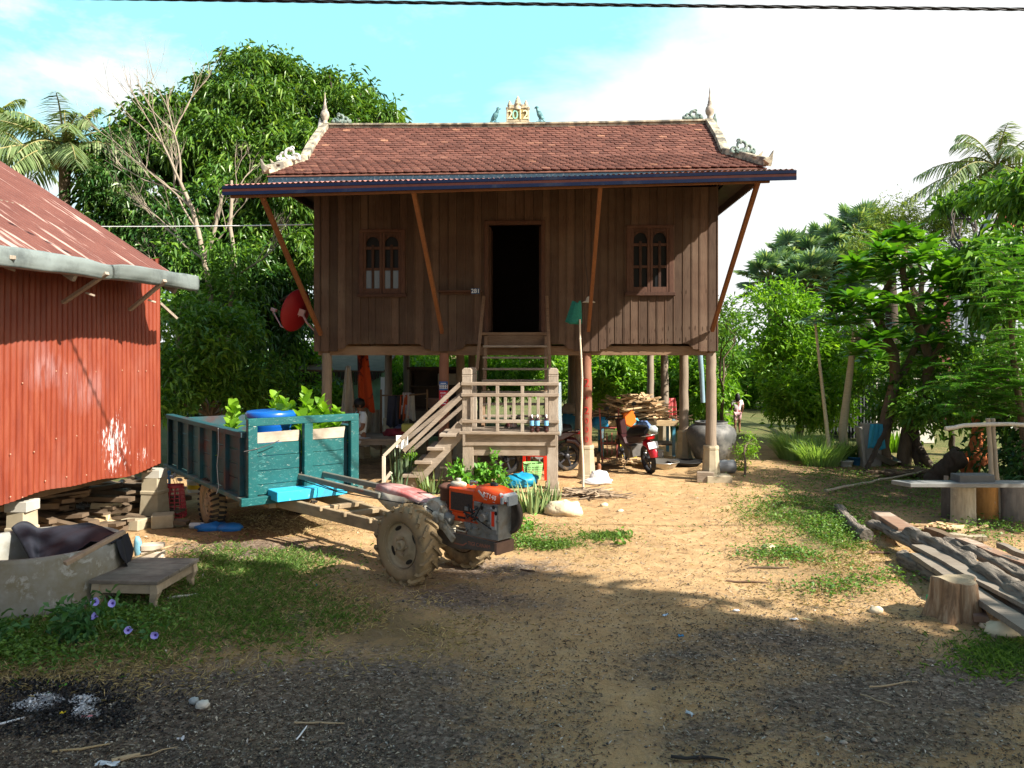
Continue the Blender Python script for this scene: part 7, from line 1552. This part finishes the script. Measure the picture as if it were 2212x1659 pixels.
tree('leafy_bush', 'sunlit bush showing between the posts behind the cabinet', onG(1000, 905), .08, b, L_BRIGHT, BARK, 12, .20, .06, .25, .14, .7, .1, .4, cat='bush')
# understory far west so the ground line is closed
for k, (us, lab, lf) in enumerate((((330, 420, 500), 'thicket far behind the trailer, west part', L_MANGOD), ((560, 640, 700), 'thicket far behind the trailer, by the tall trunk', L_DARK), ((60, 150, 240), 'thicket behind the red shed', L_MANGOD))):
    b = pxblobs([(u, 830+U(-15, 15), 70, 75, 27, 1.3) for u in us], 13); tree('thicket', lab, at(us[1], 850, 27).xy.to_3d(), .08, b, lf, BARKD, 12, .24, .07, .3, .2, .6, .2, .4, cat='thicket')
# bare pale tree in front of the mangoes
def branchy(m, p, d, L, r, depth, bias):
    n = 4; pts = [p]; q = p.copy(); dd = d.copy()
    for i in range(n): dd = (dd+V((U(-.16, .16), U(-.16, .16), U(-.06, .12)))+bias*.05).normalized(); q = q+dd*L/n; pts.append(q.copy())
    m.tube(pts, [r*(1-.42*i/n) for i in range(n+1)], 5 if depth < 3 else 4, caps=False)
    if depth == 0: return
    for k in range(random.choice((2, 3, 3))):
        s = pts[random.choice((2, 3, 4, 4))]; nd = (dd+V((U(-.75, .75), U(-.55, .55), U(-.25, .5)))+bias*.25).normalized(); branchy(m, s, nd, L*U(.6, .82), r*.52, depth-1, bias)
bt = thing('bare_tree', 'pale nearly leafless tree with bare twiggy branches before the mango trees', 'tree', at(470, 930, 17).xy.to_3d()); m = MB(); o = V(bt.location)
for (u0, v0, u1, v1, u2, v2, r) in ((470,930,455,640,440,560,.10), (440,560,415,450,390,395,.075), (480,930,500,620,505,540,.085), (440,560,470,470,480,420,.06), (505,540,500,440,500,390,.06)):
    r *= .8; m.tube([at(u0, v0, 17)-o, at((u0+u1)/2+U(-6, 6), (v0+v1)/2, 17)-o, at(u1, v1, 17)-o, at(u2, v2, 17)-o], [r, r*.9, r*.8, r*.65], 8)
for (u, v, du, dv, L, r) in ((440,560,-110,-70,1.5,.05), (415,450,-120,-90,1.6,.045), (390,395,-60,-120,1.5,.045), (430,500,-90,-110,1.6,.04), (400,420,-120,-40,1.4,.04), (455,640,-110,-30,1.4,.04), (390,400,10,-130,1.5,.045), (470,520,60,-60,.9,.03), (505,600,70,-40,1.0,.035), (500,440,30,-90,.8,.035), (455,640,-90,40,1.0,.03)):
    branchy(m, at(u, v, 17)-o, V((du, U(-30, 30), -dv)).normalized(), L*.74, r*.70, 4, V((du, 0, -dv)).normalized()*.6)
m.build('trunk', BARKP, bt)
lv = LV(); b = pxblobs([(470,580,50,40,16.8,.5),(500,520,40,40,16.8,.5),(420,640,50,30,16.8,.5),(520,640,50,50,16.8,.6),(380,560,50,30,16.8,.4),(470,400,40,30,16.8,.4)], 15); crown(lv, [(tuple(V(c)-o), r, n) for c, r, n in b], 7, .17, .05, .3, .16, .3); lv.build('crown', L_MID, bt)
# ---- coconut palms
def coconut(label, crown_at, base, n, Lf, seed, lean=0):
    rs = random.Random(seed); base = V(base); c = V(crown_at)-base; t = thing('coconut_palm', label, 'palm tree', base); m = MB()
    m.tube([V((0, 0, -.1)), c*.35+V((lean, 0, 0)), c*.7+V((lean, 0, 0)), c], [.20, .15, .13, .14], 10); m.build('trunk', BARK, t)
    lv = LV(); m = MB()
    for k in range(n):
        az = k*2.399+rs.uniform(-.3, .3); el = 1.35-1.75*(k/n)**.9+rs.uniform(-.12, .12); L = Lf*rs.uniform(.8, 1.05); d = V((math.cos(az)*math.cos(el), math.sin(az)*math.cos(el), math.sin(el))); bend = .35+.35*rs.random()
        pts = []; N = 46
        for i in range(N+1): f = i/N; pts.append(c+d*L*f+V((0, 0, -bend*L*f*f)))
        m.tube(pts[::6], [.035*(1-.8*i/8) for i in range(len(pts[::6]))], 5, caps=False)
        P = np.array([p for p in pts[4:]]); T = norm(np.diff(np.array(pts), axis=0)[3:]); side = norm(np.cross(T, [0, 0, 1.])); kk = len(P)
        ln = .75*np.sin(np.pi*(.12+.83*np.linspace(0, 1, kk)))**.7*L/3.2
        for sg in (-1, 1):
            A = side*sg+T*.75+np.array([0, 0, -.35-.25*rs.random()]); lv.blades(P+RS.normal(0, .01, P.shape), A+RS.normal(0, .08, A.shape), ln*(.85+.3*RS.rand(kk)), .045, 2, .35, .1, nrm=np.array([0, 0, 1.])+RS.normal(0, .2, (kk, 3)), base=.5)
    m.build('frond_stalks', mat('frond_stalk', (.24, .22, .09), .2, 6), t); lv.build('crown', L_PALM, t)
    m = MB()
    for k in range(7): a = k*.9; m.ell(c+V((math.cos(a)*.22, math.sin(a)*.22, -.25-.08*(k % 2))), (.11, .11, .14), 9, 7)
    m.build('coconuts', mat('coconut_green', (.22, .20, .05), .2, 5, rough=.5), t); return t
coconut('full coconut palm behind the red shed roof', at(140, 325, 19.3), at(140, 930, 19.3).xy.to_3d(), 30, 2.35, 3)
coconut('coconut palm cut by the west edge, only its fronds in view', at(-40, 290, 24), at(-40, 930, 24).xy.to_3d(), 20, 2.7, 5)
coconut('coconut palm at the far right above the dark tree', at(2152, 362, 26), at(2152, 900, 26).xy.to_3d(), 24, 3.0, 8)
# ---- sugar palms: dense clump of fan leaves
def fanpalm(label, c, base, n, R0, seed, rlo=.5):
    rs = random.Random(seed); base = V(base); c = V(c)-base; t = thing('sugar_palm', label, 'palm tree', base, 0, 'sugar palms behind the garden'); m = MB(); m.tube([V((0, 0, -.1)), c*.5, c], [.3, .24, .22], 10); m.build('trunk', BARKD, t); lv = LV(); st_ = MB()
    for k in range(n):
        az = k*2.399+rs.uniform(-.3, .3); el = 1.3-1.9*(k/n); d = V((math.cos(az)*math.cos(el), math.sin(az)*math.cos(el), math.sin(el))); h = c+d*R0*rs.uniform(.7, 1.0); st_.tube([c, c.lerp(h, .5)+V((0, 0, .05)), h], .03, 4, caps=False)
        nn = 26; u_ = d; s_ = u_.cross(V((0, 0, 1))); s_ = s_.normalized() if s_.length > .1 else V((1, 0, 0)); s_ = (s_+V((0, 0, rs.uniform(-.6, .6)))).normalized(); A = []
        for i in range(nn): th = (i/(nn-1)-.5)*4.0; A.append(u_*math.cos(th)+s_*math.sin(th)+V((0, 0, -.08)))
        A = np.array(A); r_ = R0*.55*rs.uniform(.85, 1.1); nz = np.cross(np.array(u_), np.array(s_)); nrm = np.stack([nz+(.9 if i % 2 else -.9)*np.cross(nz, A[i]) for i in range(nn)])
        lv.blades(np.repeat(np.array([h]), nn, 0), A, r_*(.85+.25*RS.rand(nn)), r_*.20, 2, .12, .0, nrm=nrm, base=.6)
    st_.build('leaf_stalks', mat('frond_stalk', (.24, .22, .09), .2, 6), t); lv.build('crown', L_FAN, t); return t
fl = ['sugar palm at the left edge of the clump, hanging low', 'sugar palm second from left in the clump', 'sugar palm in the lower middle of the clump', 'sugar palm rising in the middle of clump', 'tallest sugar palm at the top of the clump', 'sugar palm on the right shoulder of clump', 'low sugar palm behind the plumeria crown']
for k, (u, v, Y, R0) in enumerate(((1668,610,30,1.05),(1715,570,31,1.15),(1750,620,29,1.2),(1790,555,31,1.2),(1860,525,31,1.25),(1920,555,31,1.2),(1830,600,30,1.25))): fanpalm(fl[k], at(u, v, Y), at(u+15, 850, Y).xy.to_3d(), 34, R0, 20+k)
# ---- garden trees to the east
b = pxblobs([(1680,680,70,50,18.5,.9),(1740,740,90,70,18.5,1.0),(1690,770,50,50,18.5,.8),(1800,820,80,70,18,.9),(1730,840,70,60,18,.9),(1700,860,45,50,17.5,.7),(1830,760,50,60,18.5,.8),(1770,880,80,40,17.8,.7)], 22)
tree('moringa_tree', 'airy bright green garden tree east of the house', onG(1725, 960), .10, b, L_BRIGHT, BARKD, 12, .17, .055, .15, .15, .9, -.05, .25)
b = pxblobs([(1590,690,24,26,21,.5),(1566,700,14,55,18,.4),(1568,775,26,45,22,.7),(1545,790,45,45,22,.8)], 20)
tree('young_tree', 'thin young tree at the east corner of house', onG(1558, 935), .05, b, L_MID, BARK, 9, .17, .04, .2, .12, .8, .0, .25)
b = pxblobs([(1320,830,70,60,23.5,1),(1400,840,70,60,23.5,1),(1480,830,60,70,23,1),(1340,790,70,40,24,1),(1440,790,80,40,24,1),(1250,840,50,50,24,.9),(1530,850,50,60,22,.8),(1400,900,80,30,23,.8)], 26)
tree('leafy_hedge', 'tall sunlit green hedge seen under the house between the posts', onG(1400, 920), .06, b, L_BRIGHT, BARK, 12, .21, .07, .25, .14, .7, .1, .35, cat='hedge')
b = pxblobs([(1290,850,30,40,19.5,.5),(1320,880,30,40,19.5,.4)], 30); tree('leafy_bush', 'small yellow green bush behind the lumber stand', onG(1305, 952), .03, b, leafmat('lime_leaf', (.10, .22, .02), (.2, .36, .03), .4, .45), BARK, 10, .14, .05, .2, .1, .7, 0, .3, cat='bush')
b = pxblobs([(1614,985,22,30,15,.3),(1600,1010,16,22,14.6,.25),(1630,955,16,16,15.2,.22)], 60); tree('leafy_bush', 'small lime green bush right of the water jar', onG(1606, 1030), .02, b, leafmat('lime_leaf', (.10, .22, .02), (.2, .36, .03), .4, .45), BARK, 9, .07, .025, .2, .06, .7, 0, .25, cat='bush')
for us, lab, lf, Yt in (((1560, 1625, 1700), 'sunlit thicket at the far end of the path', L_BRIGHT, 31), ((1780, 1850, 1930), 'thicket far behind the papaya stems', L_MID, 29), ((2000, 2080, 2170), 'thicket far behind the log bench', L_MID, 26)):
    b = pxblobs([(u, 815+U(-18, 12), 56, 58, Yt, 1.2) for u in us], 15); tree('thicket', lab, at(us[1], 850, Yt).xy.to_3d(), .07, b, lf, BARKD, 12, .24, .07, .3, .2, .6, .1, .4, cat='thicket')
b = pxblobs([(1930,470,50,40,27,1.2),(1990,500,70,50,27,1.3),(2040,460,40,30,27,1),(1900,540,60,50,26,1.2),(2080,520,60,60,26,1.2)], 13); tree('feathery_tree', 'pale yellow green tree behind the plumeria, below the palm', at(1990, 900, 27).xy.to_3d(), .14, b, L_YEL, BARK, 14, .16, .03, .2, .2, .7, .1, .3)
b = pxblobs([(2060,445,28,18,23,.6),(2110,425,40,18,23,.6),(2205,430,60,45,17,1.0),(2195,530,50,55,15.5,.9),(2135,548,38,30,15.5,.6),(2095,590,32,40,15,.6),(2130,640,40,26,14.5,.6),(2180,620,50,40,14.5,.7)], 20); tree('dark_tree', 'dark leaved tree hiding the neighbour gable at upper right', at(2190, 985, 16).xy.to_3d(), .16, b, L_MID, BARKD, 12, .24, .075, .5, .16, .6, .5, .35)
b = pxblobs([(2020,760,70,60,16,.8),(1990,840,60,60,15.5,.8),(2080,800,70,60,15,.8),(2110,880,70,50,14,.7),(2040,900,70,40,14.5,.7),(2180,900,60,60,13,.7),(2190,800,60,70,13.5,.7),(1940,890,50,40,16,.6),(1890,850,40,40,17,.6)], 20); tree('garden_thicket', 'shady thicket of leafy shrubs behind the log bench', onG(2060, 1000), .06, b, L_MID, BARKD, 12, .15, .06, .3, .14, .7, .2, .35, cat='thicket')
b = pxblobs([(2230,1000,60,80,12,.7),(2180,980,60,50,13,.6)], 20); tree('leafy_bush', 'dark bush at the right edge behind the pole frame', onG(2200, 1060), .04, b, L_DARK, BARKD, 11, .15, .06, .3, .14, .7, .2, .35, cat='bush')
# ---- plumeria with thick bent limbs and big leaf rosettes
pb = onG(1945, 1005); pl = thing('plumeria_tree', 'plumeria tree with thick twisted limbs and rosettes of big leaves', 'tree', pb); Yp = pb.y; Q = lambda u, v, dy=0: at(u, v, Yp+dy)-pb
m = MB(); tips = []
def limb(pts, r0, r1, n=8): L = [Q(*p) for p in pts]; k = len(L); m.tube(L, [r0+(r1-r0)*i/(k-1) for i in range(k)], n); return L
limb([(1915,1012),(1905,960),(1918,890),(1935,820,.1),(1930,760,.1),(1900,700,.1)], .15, .085); limb([(1950,1012),(1962,930),(1995,860,-.1),(2010,780,-.1),(1990,720)], .15, .085); limb([(1925,850,.1),(1960,790,.2),(1985,730,.2)], .08, .06)
limb([(1900,700,.1),(1870,650),(1835,620)], .085, .05); limb([(1900,700,.1),(1905,640,.3),(1935,590,.2)], .08, .05); limb([(1990,720),(1960,650,-.2),(1950,590,-.2),(1955,540)], .085, .05); limb([(1990,720),(2030,660,.2),(2045,610,.2)], .075, .05); limb([(1930,760,.1),(1890,740,-.3),(1850,730,-.4)], .06, .04); limb([(2010,780,-.1),(2030,750,-.3),(2040,720,-.4)], .06, .04)
m.build('trunk', BARK, pl)
lv = LV()
RO_ = [(1835,610),(1800,640),(1850,580),(1870,560),(1900,540),(1935,520),(1955,500),(1985,520),(2010,540),(2040,560),(2060,580),(2075,600),(1830,670),(1870,640),(1900,610),(1940,580),(1980,570),(2020,600),(2050,630),(1850,700),(1890,690),(1930,650),(1970,620),(2010,650),(2040,690),(1870,740),(1910,730),(1850,760),(2000,700),(2030,740),(1960,700),(1930,550),(1890,580),(1815,700),(1995,790),(2020,800),(1880,780),(1940,760)]
RO2 = RO_+[(x+U(-25, 25), y+U(-30, 30)) for x, y in RO_]
for (u, v) in RO2:
    c = Q(u, v, U(-.75, .75)); k = 14; a = np.arange(k)*2.399+U(0, 6); el = .05+.95*np.arange(k)/k; A = np.stack([np.cos(a)*np.cos(el), np.sin(a)*np.cos(el), np.sin(el)], 1); P = np.repeat(np.array([c]), k, 0)
    lv.blades(P, A, .38+.12*RS.rand(k), .115+.035*RS.rand(k), 4, .28, .10, nrm=np.array([0, 0, 1.])+RS.normal(0, .25, (k, 3)), base=.05)
lv.build('crown', L_PLUM, pl)
# ---- feathery acacia at the right edge
ac = thing('acacia_bush', 'feathery fern leaved acacia at the right edge of the yard', 'tree', onG(2230, 1075)); Ya = ac.location.y; oA = V(ac.location); lv = LV(); m = MB()
m.tube([V((0, 0, -.1)), V((-.1, 0, .8)), at(2190, 780, Ya)-oA, at(2180, 660, Ya)-oA], [.07, .06, .045, .02], 7)
for k in range(330):
    u, v = random.choice(((2170, 620), (2190, 700), (2150, 760), (2200, 800), (2170, 850), (2200, 560), (2120, 860), (2230, 650), (2090, 830))); c = at(u+U(-55, 55), v+U(-45, 45), Ya+U(-.6, .6))-oA; az = U(0, 6.28); d = V((math.cos(az), math.sin(az)*.8, U(-.05, .45))).normalized(); Lr = U(.30, .5)
    N = 9; pts = [c+d*Lr*i/N+V((0, 0, -.28*Lr*(i/N)**2)) for i in range(N+1)]; m.tube(pts[::3], [.006, .005, .004, .003], 4, caps=False)
    sd = d.cross(V((0, 0, 1))).normalized()
    for i in range(1, N+1):
        for sg in (-1, 1):
            pd = (sd*sg+d*.7+V((0, 0, -.12))).normalized(); ll = .15*math.sin(math.pi*(.15+.75*i/N)); kk = 8; P = np.array([pts[i]+pd*ll*j/kk for j in range(1, kk+1)]); s2 = pd.cross(V((0, 0, 1))).normalized()
            for s3 in (-1, 1): lv.blades(P, np.repeat(np.array([s2*s3+pd*.4]), kk, 0), .034, .014, 1, .1, .1, nrm=np.array([0, 0, 1.])+RS.normal(0, .2, (kk, 3)))
m.build('trunk', BARK, ac); lv.build('crown', L_ACA, ac)
# ---- papaya stems
for (u0, v0, u1, v1, Y, r, lab, bare) in ((1784, 905, 1760, 690, 15.5, .035, 'thin slanting papaya stem with a small leaf tuft', 0), (1826, 885, 1847, 715, 16.0, .075, 'thick pale bare papaya trunk leaning right', 1)):
    p = at(u0, v0, Y).xy.to_3d(); t = thing('papaya_tree', lab, 'tree', p); m = MB(); a, bq = at(u0, v0, Y)-p, at(u1, v1, Y)-p; d = bq-a; n = 16; m.tube([a-d*.35*(1-i/n)+d*(i/n) if i else V((0, 0, -.1)) for i in range(n+1)], [r*(1.15-.5*i/n)*(1.0 if i % 2 else 1.07) for i in range(n+1)], 9); m.build('trunk', mat('papaya_bark', (.50, .43, .30), .2, 12, stretch=(1, 1, 6)), t)
    lv = LV()
    for k in range(5 if bare else 16):
        az = k*2.4; el = U(-.5, .7); dd = V((math.cos(az)*math.cos(el), math.sin(az)*math.cos(el), math.sin(el))); h = bq+dd*U(.1, .28); kk = 9; an = np.linspace(-2.2, 2.2, kk); s_ = dd.cross(V((0, 0, 1))).normalized(); A = np.array([dd*math.cos(x)+s_*math.sin(x) for x in an]); lv.blades(np.repeat(np.array([h]), kk, 0), A, .14+.05*RS.rand(kk), .045, 2, .3, .1, base=.2)
    lv.build('crown', L_FAN if not bare else L_YEL, t)
# ---- tall grasses and bedding plants
def tuft(label, u, v, n, L, W, mt, spread, lean, droop=.35, cat='grass tuft', name='grass_tuft', segs=3, taper=1.0):
    p = onG(u, v); t = thing(name, label, cat, p); k = n; a = RS.rand(k)*6.28; r = spread*np.sqrt(RS.rand(k)); P = np.stack([r*np.cos(a), r*np.sin(a)*.7, np.zeros(k)-.02], 1); A = np.stack([np.cos(a)*lean*(.3+RS.rand(k)), np.sin(a)*lean*(.3+RS.rand(k)), np.ones(k)], 1); lv = LV(); lv.blades(P, A, L*(.55+.5*RS.rand(k)), W, segs, droop, .25, nrm=np.stack([np.cos(a+1.57), np.sin(a+1.57), 0*a], 1)*.1+np.stack([-np.cos(a), -np.sin(a), .4+0*a], 1), base=.95 if taper else .5); lv.build('blades', mt, t); return t
LG = leafmat('lemongrass', (.16, .30, .08), (.32, .46, .18), .4, .5)
tuft('tall pale green lemongrass clump, left one by the path', 1722, 992, 700, 1.25, .016, LG, .36, .5, .42); tuft('tall pale green lemongrass clump, right one before the papaya stems', 1775, 1004, 600, 1.05, .016, LG, .36, .5, .42)
tuft('dark feathery shrub left of the concrete trough', 1835, 1000, 420, .70, .012, leafmat('dark_grass', (.03, .08, .02), (.07, .14, .03), .3, .5), .30, .4, .2); tuft('green grass clump growing between the plumeria limbs', 1935, 975, 160, .8, .03, L_BRIGHT, .3, .4, .3); tuft('strap leaved plant behind the plumeria trunks', 1985, 940, 120, .7, .035, L_MID, .3, .5, .3)
AL = leafmat('aloe_leaf', (.11, .19, .07), (.24, .33, .13), .12, .45)
for (u, v, n, L, lab) in ((1150, 1108, 62, .50, 'big aloe clump at the right of the engine'), (1185, 1100, 26, .48, 'aloe clump against the foot of landing post'), (1118, 1100, 24, .38, 'aloe half hidden behind the engine flywheel'), (930, 1068, 34, .52, 'spiky aloe clump behind the tractor cowl')):
    tuft(lab, u, v, n, L, .042, AL, .17, .35, .02, 'aloe', 'aloe_plant', 3)
SN = leafmat('snake_leaf', (.035, .075, .04), (.12, .17, .09), .1, .4)
tuft('tall upright snake plant at the foot of stair', 866, 1062, 34, .78, .062, SN, .17, .12, .0, 'snake plant', 'snake_plant', 4); tuft('short snake plant in front of the tall one', 858, 1075, 12, .42, .07, SN, .13, .2, .0, 'snake plant', 'snake_plant', 4)
def bush(label, u, v, lobes, lf, per, L, W, dens, nm='leafy_plant', cat='plant', droop=.2):
    p = onG(u, v); bl = [((c[0]+p.x, c[1]+p.y, c[2]), r, int(dens*r[0]*r[2]*60)) for c, r in lobes]; return tree(nm, label, p, .008, bl, lf, mat('stem_green', (.12, .2, .04), .2, 9), per, L, W, droop, .05, .8, -.1, .2, cat=cat, forks=(0, 0, .04), thick=.8)
bush('feathery green shrub beside the snake plant', 882, 1060, [((0, 0, .35), (.16, .14, .3))], L_BRIGHT, 10, .05, .02, 20)
MINT = leafmat('mint_leaf', (.07, .21, .025), (.15, .36, .05), .35, .45)
bush('bright broad leaved herb patch behind the engine, left part', 1000, 1070, [((0, 0, .26), (.28, .2, .16))], MINT, 9, .10, .065, 12); bush('bright broad leaved herb patch behind the engine, taller right part', 1050, 1070, [((0, 0, .36), (.24, .2, .2)), ((.16, 0, .48), (.10, .1, .1))], MINT, 9, .10, .065, 12); bush('small herb sprig beside the blue tarp', 1082, 1072, [((0, 0, .22), (.08, .08, .1))], MINT, 9, .09, .05, 25); bush('low green weed on the sand near the front plate', 1130, 1148, [((0, 0, .06), (.14, .1, .05))], MINT, 9, .07, .025, 30); bush('spindly weed on the grass strip', 1335, 1178, [((0, 0, .12), (.06, .06, .09))], L_MID, 5, .06, .04, 25)
RU = leafmat('ruellia_leaf', (.035, .115, .035), (.08, .20, .06), .3, .5); PUR = mat('flower_violet', (.36, .32, .80), .1, 9, rough=.6, bump=0); PURD = mat('flower_throat', (.07, .03, .22), .1, 9, bump=0)
def ruellia(label, u, v, lobes, flowers):
    t = bush(label, u, v, lobes, RU, 8, .085, .04, 12, 'flowering_plant', 'flowering plant'); p = V(t.location)
    for (fu, fv) in flowers:
        c = gd(fu, fv, .0); Yf = p.y-.05; c = at(fu, fv, Yf)-p; m = MB(); R = rot(ax=65+U(-20, 20), az=U(-30, 30)); m.lathe([(.004, -.03), (.008, -.01), (.022, .004), (.030, .008)], c, 10, R, wob=.14, cap=False); m.m = 1; m.lathe([(.0, -.004), (.009, -.003)], c, 8, R); m.m = 2; m.tube([c+R @ V((0, 0, -.03)), c+V((.0, .02, -.08)), V((c.x+.03, c.y+.08, .02))], .003, 4); m.build('flower', [PUR, PURD, mat('stem_green', (.12, .2, .04), .2, 9)], t)
ruellia('violet flowered weed in front of the basin', 190, 1388, [((0, 0, .14), (.30, .16, .12)), ((.0, .02, .26), (.16, .1, .09)), ((-.15, 0, .2), (.14, .1, .08))], ((205, 1300), (243, 1303), (205, 1330))); ruellia('small violet flowered weed on the grass, left one', 277, 1378, [((0, 0, .05), (.07, .06, .04))], ((277, 1361),)); ruellia('small violet flowered weed on the grass, right one', 330, 1392, [((0, 0, .05), (.07, .06, .04))], ((335, 1372),)); ruellia('leafy weed cut by the west edge in front of basin', 15, 1395, [((0, 0, .12), (.18, .12, .1))], ())
wf = thing('flowering_plant', 'white flowers on a stalk behind the red basket', 'flowering plant', onG(390, 1100)); m = MB(); o = V(wf.location)
for (u, v) in ((378, 1025), (388, 1036), (385, 1048), (398, 1055), (372, 1030)): c = at(u, v, o.y)-o; m.tube([V((0, 0, 0)), c*.6+V((.02, 0, 0)), c], .004, 4); m.m = 1; m.ell(c, (.045, .02, .025), 8, 6, rot(ay=U(-40, 40)), nz=.3); m.m = 0
m.build('flower', [mat('stem_green', (.12, .2, .04), .2, 9), mat('petal_white', (.75, .74, .8), .05, 9)], wf)
# ---- shade trees on the road side, behind the photographer
for k, (x, y, z, r, lab) in enumerate(((4.8, -.1, 7.6, 3.3, 'broad shade tree behind the photographer, nearest to the shed'), (9.2, -.5, 7.8, 3.3, 'broad shade tree behind the photographer, middle of the row'), (13.4, -1.9, 8.0, 3.3, 'broad shade tree behind the photographer, last of the row'), (1.0, -1.2, 7.6, 2.9, 'broad shade tree behind the photographer, west end of row'))):
    b = []
    for i in range(13): d = V(rdir(1)[0]); b.append(((x+d.x*r*.62, y+d.y*r*.55, z+d.z*r*.40), (r*.42, r*.42, r*.34), 170))
    tree('shade_tree', lab, (x+.3, min(y, -.6)-1.2, 0), .22, b, L_MID, BARKD, 12, .40, .19, .3, .25, .5, .2, .2, group=None)
for k, (x, y, z, r, lab) in enumerate(((10.6, 8.2, 4.2, 2.0, 'shade tree beyond the east edge beside the log pile'), (13.2, 10.2, 4.2, 2.0, 'shade tree beyond the east edge behind the bench'))):
    b = []
    for i in range(9): d = V(rdir(1)[0]); b.append(((x+d.x*r*.6, y+d.y*r*.6, z+d.z*r*.5), (r*.4, r*.4, r*.34), 40))
    tree('shade_tree', lab, (x, y, 0), .16, b, L_MID, BARKD, 12, .30, .11, .3, .2, .5, .2, .2)
# ---- far wood that closes the horizon
lv = LV(); bl = []
for k in range(46):
    x = -75+k*3.4+U(-1, 1); y = 52+U(-6, 8)+abs(x)*.1; r = U(2.2, 3.6); bl.append(((x, y, U(1.0, 3.4)), (r*1.1, r, r*U(.8, 1.2)), 130))
crown(lv, bl, 12, .55, .22, .3, .35, .4); tag(lv.build('far_wood', L_MID), 'far green wood closing off the view behind the gardens', 'wood', None, 'stuff')
